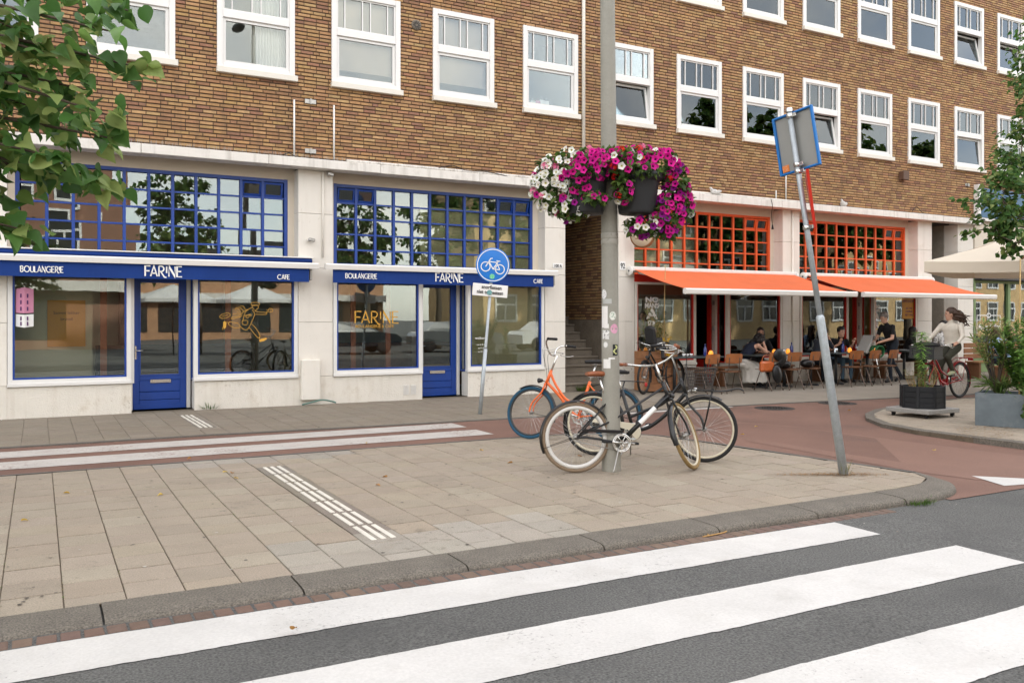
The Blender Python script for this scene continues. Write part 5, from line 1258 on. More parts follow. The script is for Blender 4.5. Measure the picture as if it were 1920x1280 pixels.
def bicycle(label, loc, rotz, roll=0.0, steer=0.0, frame='black_paint', kind='mixte', tyre='black_rubber', rim='rim_cream', grip='leather', saddle='saddle_black', bar='chrome', Rw=.35, wb=1.10,
            fender='black_paint', guard=None, guardm='black_paint', rimw=.0135, rimf=None, tyref=None, rimwf=.0135, tk=1.0, basket=None, carrier=False, rack=False, stand=True, crank=20, hb='swept', lab_tube=None, seat_h=.95, child=False, crate=False, group=None, stemup=0.0):
    t = thing('bicycle', label, 'bicycle'); 
    if group: t['group'] = group
    t.matrix_world = Matrix.Translation(loc) @ Matrix.Rotation(rotz, 4, 'Z') @ Matrix.Rotation(roll, 4, 'X')
    RH, FH, BBk = Vector((0,0,Rw)), Vector((wb,0,Rw)), Vector((.455,0,.29))
    ax = Vector((-.36,0,.933)).normalized(); crown = Vector((wb-.055,0,Rw))+ax*.385; htop = crown+ax*.19
    S = Matrix.Translation(crown) @ Matrix.Rotation(steer, 4, ax) @ Matrix.Translation(-crown)
    sdir = Vector((-.30,0,.954)).normalized(); stop = BBk+sdir*.47; sad = BBk+sdir*((seat_h-.29)/.954)
    def wheel(c, M, tyre=tyre, rim=rim, rimw=rimw):
        w = xf(MB().tube(circ(c, Rw-.021, 44), .0205, 10, closed=True), M).build('wheel', tyre, t)
        r_ = MB(); rr = Rw-.047
        for (dr, dy) in ((0,0),): r_.tube(circ(c, rr+.0135-rimw, 44), rimw, 8, closed=True, flat=1.0)
        xf(r_, M).build('rim', rim, w)
        sp = MB()
        for i in range(32):
            a = 2*PI*i/32; sd = 1 if i % 2 else -1; b = a+(.62 if (i//2) % 2 else -.62)
            sp.tube([(c[0]+.022*math.cos(b), sd*.028, c[2]+.022*math.sin(b)), (c[0]+rr*math.cos(a), 0, c[2]+rr*math.sin(a))], .0013, 3, cap=False)
        xf(sp, M).build('spokes', 'chrome', w)
        xf(MB().tube([(c[0],-.055,c[2]),(c[0],-.03,c[2]),(c[0],-.028,c[2]),(c[0],.028,c[2]),(c[0],.03,c[2]),(c[0],.055,c[2])], [.011,.011,.026,.026,.011,.011], 10), M).build('hub', 'steel_dull', w)
    I = Matrix.Identity(4); wheel(RH, I); wheel(FH, S, tyref or tyre, rimf or rim, rimwf if rimf else rimw)
    f = MB(); tr = .0195
    f.tube([crown-ax*.005, htop], .0205, 12)
    f.tube([BBk, stop], tr, 10)
    for s_ in (-1,1):
        f.tube([stop-sdir*.04+Vector((0,s_*.012,0)), RH+Vector((0,s_*.058,0))], .0085, 8); f.tube([BBk+Vector((0,s_*.02,0)), RH+Vector((.10,s_*.05,0)), RH+Vector((0,s_*.058,0))], .010, 8)
    f.tube([BBk+Vector((0,-.035,0)), BBk+Vector((0,.035,0))], .022, 12)
    if kind == 'mixte':
        f.tube([crown+ax*.05, BBk+Vector((.02,0,.02))], .0245, 10)
        for s_ in (-1,1): f.tube([htop-ax*.05+Vector((0,s_*.012,0)), BBk+sdir*.24+Vector((0,s_*.024,0)), RH+Vector((0,s_*.056,.01))], .010, 8)
    elif kind == 'step':
        f.tube(catmull([crown+ax*.02, crown+Vector((-.20,0,-.20)), BBk+Vector((.18,0,.06)), BBk], 6), .022, 10)
        f.tube(catmull([htop-ax*.04, htop+Vector((-.16,0,-.26)), BBk+Vector((.15,0,.24)), BBk+sdir*.16], 6), .018, 10)
    else:                                        # two bowed tubes from the head, far apart at the top
        f.tube(catmull([crown+ax*.03, crown+Vector((-.2,0,-.17)), BBk+Vector((.14,0,.10)), BBk], 6), .0195, 10)
        f.tube(catmull([htop-ax*.03, htop+Vector((-.07,0,-.2)), htop+Vector((-.22,0,-.38)), BBk+sdir*.20], 6), .0165, 10)
    f.build('frame', frame, t)
    if lab_tube:
        a, b = crown+ax*.05, BBk+Vector((.02,0,.02)); l = MB(); l.tube([a+(b-a)*.28, a+(b-a)*.62], .0252, 12, cap=False); l.build('frame_label', 'sign_white', t)
    fk = MB()
    for s_ in (-1,1): fk.tube(catmull([crown+Vector((0,s_*.03,0)), crown-ax*.12+Vector((0,s_*.042,0)), FH+Vector((-.035,s_*.05,.12)), FH+Vector((0,s_*.052,0))], 5), .0115, 8)
    fk.tube([crown+Vector((0,-.034,0)), crown+Vector((0,.034,0))], .015, 8); xf(fk, S).build('fork', frame, t)
    # handlebar
    stt = htop+ax*(.10+stemup); H = MB(); H.tube([htop-ax*.01, stt, stt+Vector((.05,0,.01))], .0125, 10); c0 = stt+Vector((.05,0,.01))
    st = xf(H, S).build('stem', bar, t)
    hbm = MB(); gp = MB()
    for s_ in (-1,1):
        if hb == 'swept': P = [c0, c0+Vector((.015,s_*.10,.02)), c0+Vector((-.0,s_*.22,.06)), c0+Vector((-.10,s_*.285,.075)), c0+Vector((-.24,s_*.31,.065))]
        else: P = [c0, c0+Vector((.02,s_*.07,.01)), c0+Vector((.03,s_*.17,.11)), c0+Vector((-.03,s_*.27,.16)), c0+Vector((-.17,s_*.32,.15))]
        P = catmull(P, 6); hbm.tube(P, .0112, 10); e0, e1 = P[-1], P[-5]; d = (e0-e1).normalized()
        gp.tube([e0-d*.115, e0+d*.005], .017, 12)
        gp.tube([e0-d*.13, e0-d*.145], .019, 8)
    ho = xf(hbm, S).build('handlebar', bar, t); xf(gp, S).build('grips', grip, ho)
    lv = MB()
    for s_ in (-1,1): q = c0+Vector((-.02,s_*.275,.06)); lv.tube(catmull([q, q+Vector((.05,s_*.02,-.02)), q+Vector((-.05,s_*.03,-.04)), q+Vector((-.13,s_*.03,-.03))], 4), .005, 6)
    xf(lv, S).build('brake_levers', 'chrome', ho)
    # saddle
    s_ = MB(); prof = [(-.13,.070,.010),(-.12,.085,.02),(-.06,.082,.028),(.0,.055,.026),(.06,.030,.024),(.12,.022,.022),(.145,.012,.016)]
    for x, w, h in prof:
        n = 12
        for k in range(n): a = 2*PI*k/n; s_.v.append((sad.x+x, w*math.cos(a), sad.z+.01-abs(x)*.02+(h*math.sin(a) if math.sin(a) > 0 else h*1.1*math.sin(a))))
    for i in range(len(prof)-1):
        for k in range(12): l = (k+1) % 12; s_.face((i*12+k, i*12+l, (i+1)*12+l, (i+1)*12+k), None, True)
    s_.face(list(range(12))[::-1]); s_.face([72+k for k in range(12)]); so = s_.build('saddle', saddle, t)
    MB().tube([stop-sdir*.05, sad-Vector((0,0,.02))], .013, 10).tube([sad+Vector((-.10,-.03,-.025)), sad+Vector((.08,-.012,-.028))], .0035, 5).tube([sad+Vector((-.10,.03,-.025)), sad+Vector((.08,.012,-.028))], .0035, 5).build('seat_post', 'chrome', so)
    # mudguards
    if fender:
        def guard_(c, a0, a1, M, nm):
            g = MB(); n = 30; rr = Rw+.014; sec = [(-.028,-.012),(-.02,.0),(0,.006),(.02,.0),(.028,-.012)]
            for i in range(n+1):
                a = R(a0+(a1-a0)*i/n)
                for (y, dr) in sec: g.v.append((c[0]+(rr+dr)*math.cos(a), y, c[2]+(rr+dr)*math.sin(a)))
            m = len(sec)
            for i in range(n):
                for j in range(m-1): g.face((i*m+j, i*m+j+1, (i+1)*m+j+1, (i+1)*m+j), None, True)
            for sy in (-1,1):
                a = R(a1-8); g.tube([(c[0],sy*.058,c[2]), (c[0]+rr*math.cos(a), sy*.026, c[2]+rr*math.sin(a))], .0025, 4)
            xf(g, M).build(nm, fender, t)
        guard_(RH, 20, 205, I, 'rear_mudguard'); guard_(FH, 60, 200, S, 'front_mudguard')
    # crankset
    cs = MB(); c = BBk+Vector((0,-.045,0)); cs.tube(circ(c, .088, 32), .009, 6, closed=True); cs.tube(circ(c, .074, 32), .0075, 6, closed=True)
    for k in range(6): a = 2*PI*k/6; cs.tube([c, c+Vector((.078*math.cos(a),0,.078*math.sin(a)))], .0095, 6, flat=.6)
    cs.tube([c+Vector((0,-.006,0)), c+Vector((0,.006,0))], .028, 12); co = cs.build('chainring', 'chrome', t)
    for sgn, y in ((1,-.07),(-1,.07)):
        a = R(crank+180)+(PI if sgn < 0 else 0); e = BBk+Vector((.17*math.cos(a), y, .17*math.sin(a)))
        MB().tube([BBk+Vector((0,y*.9,0)), e], [.013,.010], 8).build('crank_arm', 'chrome', co)
        pd = MB(); o = e+Vector((0, .05*(1 if y > 0 else -1), 0)); pd.cbox(o.x-.045, o.x+.045, o.y-.045, o.y+.045, o.z-.012, o.z+.012, ch=.005); pd.build('pedal', 'black_rubber', co)
    ch = MB()
    for dz, r0 in ((.082,.038),(-.082,-.038)): ch.tube([c+Vector((0,0,dz)), Vector((0,-.045,Rw+r0))], .005, 5)
    ch.tube(circ((0,-.045,Rw), .038, 16), .006, 5, closed=True); ch.build('chain', 'steel_dull', t)
    if guard == 'bar': MB().cbox(.05,.47,-.066,-.056,-.016,.016, ch=.004, M=Matrix.Translation((0,0,Rw+.075))@Matrix.Rotation(R(3),4,'Y')).build('chain_guard', guardm, t)
    elif guard == 'full':
        g = MB(); P = [(c.x+.094*math.cos(R(a)), c.z+.094*math.sin(R(a))) for a in range(-60,101,20)]+[(.0,Rw+.062),(-.03,Rw+.05),(-.02,Rw+.028),(.25,c.z+.055),(c.x-.05,c.z+.02)]
        n = len(P); g.v = [(x,-.068,z) for x,z in P]+[(x,-.035,z) for x,z in P]; g.face(list(range(n))); g.face([n+i for i in range(n)][::-1])
        for i in range(n): j = (i+1) % n; g.face((i, n+i, n+j, j))
        g.build('chain_guard', guardm, t)
    if stand:
        k = MB()
        for sy in (-1,1): k.tube(catmull([BBk+Vector((-.02,sy*.03,-.03)), BBk+Vector((-.05,sy*.07,-.10)), Vector((.36+.02*sy,sy*.15,.012))], 5), .0085, 8)
        k.build('kickstand', 'steel_dull', t)
    if rack:
        k = MB(); z = Rw*2+.075
        for sy in (-1,1): k.tube(catmull([stop+Vector((-.03,sy*.03,-.06)), Vector((.02,sy*.06,z)), Vector((-.36,sy*.065,z))], 5), .006, 6); k.tube([(-.12,sy*.062,z),(0,sy*.062,Rw)], .005, 6)
        for q in (-.34,-.22,-.1,.02): k.tube([(q,-.063,z),(q,.063,z)], .005, 6)
        k.build('rear_rack', fender or 'black_paint', t)
        MB().cbox(-.40,-.37,-.05,.05,z-.06,z-.01, ch=.008).build('rear_light', mat('red_lens', (.35,.008,.008), .25), t)
    if carrier:
        k = MB(); z = Rw*2+.06; xf0 = wb-.02
        for sy in (-1,1): k.tube(catmull([Vector((xf0-.06,sy*.12,z)), Vector((xf0+.22,sy*.16,z+.0)), Vector((xf0+.36,sy*.15,z+.03)), Vector((xf0+.42,sy*.10,z+.01))], 5), .009, 7); k.tube([(xf0+.1,sy*.14,z),(wb,sy*.055,Rw+.02)], .007, 6)
        k.tube([(xf0+.42,-.10,z+.01),(xf0+.42,.10,z+.01)], .009, 7)
        for q in (0,.10,.2,.3): k.tube([(xf0+q,-.14,z),(xf0+q,.14,z)], .006, 6)
        xf(k, S).build('front_carrier', 'black_paint', t)
    if basket:
        k = MB(); x0, x1, z0, z1 = wb-.19, wb+.10, Rw*2+.07, Rw*2+.30; wy = .20
        def ring(z, g): return [Vector((x0-g,-wy-g,z)),Vector((x1+g,-wy-g,z)),Vector((x1+g,wy+g,z)),Vector((x0-g,wy+g,z))]
        for i in range(8): z = z0+(z1-z0)*i/7; k.tube(ring(z, -.03+.045*i/7), .006 if i in (0,7) else .0028, 4, closed=True)
        a, b = ring(z0,-.03), ring(z1,.015)
        for i in range(4):
            j = (i+1) % 4; m = 15
            for q in range(m): f_ = q/m; k.tube([a[i]+(a[j]-a[i])*f_, b[i]+(b[j]-b[i])*f_], .0026, 3, cap=False)
        for q in range(10): f_ = q/9; k.tube([a[0]+(a[1]-a[0])*f_, a[3]+(a[2]-a[3])*f_], .0016, 3, cap=False); k.tube([a[0]+(a[3]-a[0])*f_, a[1]+(a[2]-a[1])*f_], .0016, 3, cap=False)
        xf(k, S).build('wire_basket', mat('basket_wire', (.10,.09,.085), .5, metal=.6), t)
    if crate:
        k = MB(); x0, x1, z0, z1, wy = wb-.12, wb+.22, Rw*2+.09, Rw*2+.33, .23
        k.box(x0,x1,-wy,wy,z0,z0+.012)
        for (a, b, c_, d) in ((x0,x0+.012,-wy,wy),(x1-.012,x1,-wy,wy),(x0+.012,x1-.012,-wy,-wy+.012),(x0+.012,x1-.012,wy-.012,wy)): k.box(a, b, c_, d, z0+.012, z1)
        for z in (z0+.02, z1-.03): k.box(x0-.012,x1+.012,-wy-.012,-wy,z,z+.025); k.box(x0-.012,x1+.012,wy,wy+.012,z,z+.025); k.box(x0-.012,x0,-wy,wy,z,z+.025); k.box(x1,x1+.012,-wy,wy,z,z+.025)
        for q in range(6): y = -wy+.04+q*.075; k.box(x0-.01,x0,y,y+.02,z0+.045,z1-.03); k.box(x1,x1+.01,y,y+.02,z0+.045,z1-.03)
        xf(k, S).build('crate', 'dark_plastic', t)
        xf(MB().ell((wb-.02,.0,z1+.02),(.20,.22,.06)), S).build('crate_cover', 'black_rubber', t)
    hl = MB(); q = crown+Vector((.05,0,.05)); hl.tube([crown+Vector((0,0,.03)), q], .006, 6); hl.tube([q, q+Vector((.05,0,0)), q+Vector((.062,0,0))], [.02,.034,.03], 12); xf(hl, S).build('headlight', 'chrome' if basket or crate else 'black_paint', t)
    cb = MB(); cb.tube(catmull([c0+Vector((-.03,.24,.06)), c0+Vector((.10,.12,.05)), htop+Vector((.06,.02,.0)), crown+Vector((-.02,.02,-.02))], 6), .0028, 5); cb.tube(catmull([c0+Vector((-.03,-.24,.06)), c0+Vector((.11,-.1,.04)), htop+Vector((.05,-.02,.02)), crown+Vector((-.05,-.02,-.04))], 6), .0028, 5)
    xf(cb, S).build('cables', 'black_rubber', ho)
    if child:
        q = htop+Vector((-.14,0,.12)); k = MB()
        k.cbox(q.x-.13,q.x+.10,-.12,.12,q.z-.04,q.z+.02, ch=.03); k.cbox(-.04,.04,-.135,.135,0,.36, ch=.036, M=Matrix.Translation(q+Vector((.08,0,0)))@Matrix.Rotation(R(8),4,'Y')); k.ell(q+Vector((.12,0,.33)), (.05,.12,.06))
        for sy in (-1,1): k.cbox(q.x-.10,q.x+.10,sy*.14-.015,sy*.14+.015,q.z-.02,q.z+.14, ch=.012); k.cbox(q.x-.16,q.x-.08,sy*.12-.03,sy*.12+.03,q.z-.30,q.z-.02, ch=.02)
        k.build('child_seat', 'saddle_black', t)
    return t
A0, A1 = gr(1080.6,886), gr(1303,880)
# the black mixte bicycle nearest the viewer
hdA = math.atan2(-.40, 1.03)
bicycle('black bicycle with brown saddle, whitewall rear rim and turned front wheel, nearest the viewer', (A0.x, A0.y, 0), hdA, roll=R(-3), steer=R(56), kind='mixte', tyre='tyre_tan', rim='rim_white', grip='leather', saddle='leather', rimw=.022, guard='bar', crank=172-180, lab_tube=True, seat_h=.97, wb=1.16, stemup=.09, rimf='rim_cream', tyref='tyre_gold', rimwf=.012)
B0, B1 = gr(1113.5,853), gr(1320,866)
hdB = math.atan2(B1.y-B0.y, B1.x-B0.x)
bicycle('black bicycle with cream rims, wire basket and front carrier behind the lamp post', (B0.x, B0.y, 0), hdB, roll=R(-2), steer=R(8), kind='step', rim='rim_cream', grip='saddle_black', guard='full', guardm='guard_cream', basket=True, carrier=True, wb=(B1-B0).length, bar='steel_dull', crank=25, seat_h=.93, rack=False, stemup=.17)
fo = gr(994,822.5); hdO = R(140)
rO = Vector((fo.x, fo.y, 0))-Vector((math.cos(hdO), math.sin(hdO), 0))*1.07
bicycle('orange bicycle with blue tyres and a black saddle', (rO.x, rO.y, 0), hdO, roll=R(5), steer=R(-16), frame='bike_orange', kind='bow', tyre='tyre_blue', rim='black_paint', grip='black_rubber', saddle='saddle_black', Rw=.335, wb=1.07, hb='riser', rack=True, stemup=.10, seat_h=.98)
bicycle('black bicycle with a child seat parked by the wooden planter', (11.75,-.95,0), R(196), roll=R(3), steer=R(15), kind='step', rim='black_paint', grip='black_rubber', Rw=.34, wb=1.08, child=True, rack=True)
RB = gr(1799,746,-.012); hdR = R(184)
RED = bicycle('red bicycle with a black crate being ridden past the planters', (RB.x, RB.y, -.010), hdR, steer=R(6), frame='bike_red', kind='step', rim='black_paint', grip='black_rubber', wb=1.12, rack=True, fender='bike_red', guard='full', guardm='bike_red', crate=True, stand=False, seat_h=.90, crank=80)
# ------------------------------------------------------------------ terrace furniture
def make_chair():
    t = thing('chair', 'x', 'chair')
    s = MB(); n = 8
    for k, z in enumerate((.452, .440)):
        for i in range(n+1):
            x = -.20+.40*i/n; w = 1-.12*abs(2*i/n-1)**3
            s.v += [(x*1.0, -.19*w, z-.012*(1-(2*i/n-1)**2)*1.2), (x*1.0, .20*w, z-.012*(1-(2*i/n-1)**2))]
    m = 2*(n+1)
    for i in range(n): s.face((2*i,2*i+2,2*i+3,2*i+1)); s.face((m+2*i,m+2*i+1,m+2*i+3,m+2*i+2))
    for i in range(n): s.face((2*i,m+2*i,m+2*i+2,2*i+2)); s.face((2*i+1,2*i+3,m+2*i+3,m+2*i+1))
    s.face((0,1,m+1,m)); s.face((2*n,m+2*n,m+2*n+1,2*n+1)); s.build('seat', 'wood_dark', t)
    b = MB(); nx, nz = 10, 5
    P = lambda i, j, o: ((-.20+.40*i/nx)*(1-.05*abs(2*j/nz-1)**2), -.205-.035*(j/nz)+.035*((2*i/nx-1)**2)+o, .615+.20*j/nz-.012*abs(2*i/nx-1)**4*(1 if j > 2 else -1))
    for i in range(nx):
        for j in range(nz): b.poly([P(i,j,-.005),P(i+1,j,-.005),P(i+1,j+1,-.005),P(i,j+1,-.005)]); b.poly([P(i,j+1,.005),P(i+1,j+1,.005),P(i+1,j,.005),P(i,j,.005)])
    for i in range(nx): b.poly([P(i,nz,-.005),P(i+1,nz,-.005),P(i+1,nz,.005),P(i,nz,.005)]); b.poly([P(i,0,.005),P(i+1,0,.005),P(i+1,0,-.005),P(i,0,-.005)])
    for i in (0, nx): 
        for j in range(nz): b.poly([P(i,j,-.005),P(i,j+1,-.005),P(i,j+1,.005),P(i,j,.005)])
    b.build('backrest', 'wood_ply', t)
    for sx in (-1,1):
        MB().tube(catmull([(sx*.20,.20,0),(sx*.18,.06,.40),(sx*.17,.02,.432),(sx*.17,-.10,.436)],5), .0105, 8).build('leg', 'chair_steel', t)
        MB().tube(catmull([(sx*.20,-.25,0),(sx*.18,-.09,.38),(sx*.172,-.04,.425)],5), .0105, 8).build('leg', 'chair_steel', t)
        MB().tube(catmull([(sx*.155,-.05,.43),(sx*.135,-.17,.455),(sx*.125,-.20,.56),(sx*.12,-.218,.74)],6), .0095, 8).build('back_tube', 'chair_steel', t)
    MB().tube([(-.17,.02,.425),(.17,.02,.425)], .009, 6).tube([(-.17,-.09,.425),(.17,-.09,.425)], .009, 6).build('cross_tube', 'chair_steel', t)
    return t
ch0 = make_chair(); first = True
CH = [(11.93,-1.70,4,'plywood chair nearest the wooden planter, at the left end of the terrace'),(12.53,-1.72,-10,'plywood chair between the leftmost chair and the woman in the white skirt'),(13.73,-1.62,8,'plywood chair with a black bag hung over it beside the orange handbag'),
      (14.25,-1.72,-4,'plywood chair right of the orange handbag'),(14.92,-1.66,6,'plywood chair just left of the leaning sign post'),(16.16,-1.75,-7,'plywood chair just right of the leaning sign post'),(16.74,-1.76,3,'plywood chair between two others in front of the man with raised hands'),(17.31,-1.80,8,'plywood chair nearest the standing man in black')]
for x, y, a, lab in CH:
    o = ch0 if first else copy_tree(ch0); first = False
    o.location = (x, y, -.004); o.rotation_euler = (0,0,R(a)); tag(o, lab, 'chair', 'plywood chairs along the terrace')
def table(x0, x1, y0, y1, lab, legs=1, z=.74):
    t = thing('table', lab, 'table', ((x0+x1)/2, (y0+y1)/2, -.004)); a, b = (x1-x0)/2, (y1-y0)/2
    MB().cbox(-a, a, -b, b, z-.03, z, ch=.008).build('table_top', mat('table_top', (.045,.060,.062), .35, var=.2, vscale=6, spec=.5), t)
    for i in range(legs):
        x = 0 if legs == 1 else (-a*.62 if i == 0 else a*.62)
        MB().tube([(x,0,.02),(x,0,z-.03)], .034, 12).build('leg', 'dark_plastic', t)
        q = MB(); q.cbox(x-.22,x+.22,-.035,.035,0,.03, ch=.01); q.cbox(x-.035,x+.035,-.22,-.036,0,.03, ch=.01); q.cbox(x-.035,x+.035,.036,.22,0,.03, ch=.01); q.build('foot', 'dark_plastic', t)
    return t
table(11.35,12.70,-1.42,-.78,'dark terrace table in front of the first red door',2); table(13.60,14.45,-1.40,-.80,'dark terrace table the two women sit at')
table(14.50,15.85,-1.42,-.80,'dark terrace table with glasses left of the leaning sign post',2); table(16.05,17.80,-1.45,-.85,'long dark terrace table the two men sit at',2); table(18.70,19.40,-1.30,-.65,'dark terrace table the woman in a black jacket sits at')
def bottle(x, y, z, lab):
    t = thing('bottle', lab, 'bottle', (x,y,z)); MB().lathe([(0,0),(.036,0),(.038,.01),(.038,.13),(.030,.165),(.014,.19),(.013,.235),(.016,.237),(.016,.25),(0,.25)], 16).build('body', 'blue_glass', t); MB().lathe([(0,.252),(.014,.252),(.014,.244)], 12).build('cork', 'chrome', t)
def jar(x, y, z, lab):
    t = thing('candle_jar', lab, 'candle jar', (x,y,z)); MB().lathe([(0,0),(.034,0),(.045,.02),(.048,.055),(.036,.085),(.026,.10),(.026,.108)], 16).build('glass', 'orange_glass', t); MB().lathe([(0,.02),(.03,.02),(.03,.035),(0,.035)], 12).build('candle', 'sign_white', t)
def tumbler(x, y, z, lab, h=.10):
    t = thing('drinking_glass', lab, 'glass', (x,y,z)); MB().lathe([(0,.004),(.026,.004),(.033,h),(.035,h),(.029,0),(0,0)], 14).build('bowl', 'clear_glass', t); t['group'] = 'glasses on the terrace tables'
TZ = .737
bottle(12.42,-1.12,TZ,'blue water bottle on the leftmost terrace table'); bottle(15.05,-1.05,TZ,'blue water bottle on the table left of the leaning sign post'); bottle(16.62,-1.15,TZ,'blue water bottle on the long table in front of the two men')
jar(12.50,-1.2,TZ,'orange candle jar beside the blue bottle on the leftmost table'); jar(12.72-.10,-1.08,TZ,'orange candle jar at the right end of the leftmost table'); jar(14.33,-1.22,TZ,'orange candle jar on the table the two women sit at'); jar(14.88,-1.1,TZ,'orange candle jar beside the blue bottle left of the leaning sign post'); jar(16.70,-1.28,TZ,'orange candle jar beside the blue bottle on the long table'); jar(17.62,-1.2,TZ,'orange candle jar at the right end of the long table')
for x, y, lab in ((14.62,-1.15,'left clear glass on the table just left of the leaning sign post'),(14.72,-1.1,'right clear glass on the table just left of the leaning sign post'),(16.28,-1.22,'left clear glass on the long table before the seated man'),(16.36,-1.18,'right clear glass on the long table before the seated man')): tumbler(x, y, TZ, lab)
t = thing('wine_glass', 'stemmed wine glass in front of the man with raised hands', 'glass', (17.05,-1.18,TZ)); MB().lathe([(0,0),(.034,0),(.034,.004),(.005,.008),(.004,.085),(.02,.10),(.038,.13),(.040,.16),(.032,.20)], 16).build('bowl', 'clear_glass', t)
t = thing('plate', 'white plate on the table of the woman in a black jacket', 'plate', (18.92,-1.05,TZ)); MB().lathe([(0,.004),(.07,.004),(.12,.016),(.122,.019),(.07,.008),(0,.008)], 24).build('dish', 'sign_white', t)
t = thing('drink_can', 'silver drink can on the table of the woman in a black jacket', 'can', (19.18,-1.1,TZ)); MB().lathe([(0,0),(.027,0),(.033,.008),(.033,.14),(.027,.15),(0,.148)], 16).build('can', 'chrome', t)
t = thing('crockery', 'stacked white cups on the leftmost terrace table', 'cups', (11.9,-1.05,TZ)); 
for dx in (0,.09,.2): MB().lathe([(0,0),(.025,0),(.04,.05),(.037,.05),(.022,.006),(0,.006)], 14, (dx,.02*dx,0)).build('cup', 'sign_white', t)
def bench(x0, x1, y, lab, back=False):
    t = thing('bench', lab, 'bench', (x0, y, -.004)); w = x1-x0
    for i in range(3): MB().cbox(0, w, .13*i, .13*i+.122, .40, .44, ch=.006).build('seat_plank', 'wood_planter', t)
    for x in (.05, w-.13): MB().cbox(x, x+.08, .02, .36, 0, .40, ch=.006).build('leg', 'wood_dark', t)
    if back:
        for i in range(3): MB().cbox(0, w, .39, .42, .50+.14*i, .62+.14*i, ch=.006).build('back_plank', 'wood_planter', t)
bench(12.0,13.1,-.50,'wooden bench under the first orange shop window'); bench(13.45,15.75,-.50,'wooden bench behind the two women'); bench(16.6,18.2,-.50,'wooden bench behind the man with raised hands'); bench(18.9,20.7,-.50,'wooden bench behind the woman in a black jacket'); bench(20.9,23.4,-1.75,'wooden bench with a back in front of the green shop',True)
# bags
mat('bag_orange', (.42,.095,.02), .35, coat=.3, var=.15, vscale=15); lth = mat('bag_black', (.006,.006,.007), .4, var=.2, vscale=15)
t = thing('handbag', 'glossy orange leather handbag hanging on a chair beside the white skirt', 'bag', (13.52,-1.80,.50)); q = MB(); q.cbox(-.19,.19,-.06,.06,-.10,.13, ch=.04); q.build('body', 'bag_orange', t); MB().tube(catmull([(-.15,0,.11),(-.1,-.02,.24),(.08,-.02,.25),(.15,0,.11)],6), .008, 6).build('strap', 'bag_orange', t)
t = thing('jacket_bag', 'black bag draped over the back of a plywood chair', 'bag', (13.82,-1.86,.30)); q = MB(); q.ell((0,0,.46),(.17,.06,.13)); q.ell((.10,.0,.36),(.10,.05,.16), M=Matrix.Rotation(R(25),3,'Y')); q.build('cloth', lth, t); MB().ell((-.08,-.02,.05),(.13,.07,.20), M=Matrix.Rotation(R(-15),3,'Y')).build('bag_body', lth, t)
t = thing('rucksack', 'black rucksack lying on a plywood chair seat', 'bag', (14.95,-1.60,.445)); MB().ell((0,0,.09),(.19,.13,.10)).ell((.12,.02,.07),(.10,.10,.07)).build('body', lth, t)
t = thing('rucksack', 'black rucksack on the seat right of the orange handbag', 'bag', (14.22,-1.62,.445)); MB().ell((0,0,.08),(.17,.13,.09)).ell((-.13,.02,.06),(.09,.10,.06)).build('body', lth, t)
# grey board and green hose in the standing man's hands
t = thing('folded_board', 'grey folded board tilted in the hands of the standing man', 'board', (17.22,-1.30,.93), R(8)); Mb = Matrix.Rotation(R(38),4,'Y'); MB().cbox(-.035,.035,-.14,.14,-.28,.24, ch=.01, M=Mb).build('board', 'grey_back', t); 
me = text_mesh('52', .12, bold=.004); me.transform(Matrix.Translation((.10,-.163,.10)) @ Matrix.Rotation(PI/2,4,'X')); link('print', me, 'black_print', t); MB().tube([(.1,-.2,-.3),(.2,-.25,-.75),(.25,-.25,-.96)], .012, 6).tube([(-.05,.1,-.4),(-.02,.1,-.96)], .012, 6).build('legs', 'chrome', t)
t = thing('green_hose', 'coil of green hose under the grey board', 'hose', (17.48,-1.42,.74)); q = MB()
for i in range(7): q.tube([Vector((.14*math.cos(a)+.02*math.sin(i), .03*i-.09, .13*math.sin(a)+.015*math.cos(i*2))) for a in [2*PI*k/20 for k in range(20)]], .014, 6, closed=True)
q.build('coil', mat('hose_bright', (.01,.11,.03), .45), t)
t = thing('lamp', 'glowing round yellow lamp inside the rightmost orange shop window', 'lamp', (20.05,.95,.82)); MB().tube([(0,0,-.81),(0,0,0)], .02, 8).tube([(0,0,-.81),(0,0,-.79)], .10, 12).build('stand', 'dark_plastic', t); MB().ell((0,0,.09),(.085,.085,.085)).build('globe', mat('lamp_globe', (.9,.5,.1), .5, emit=((1,.45,.06), 3.0)), t)

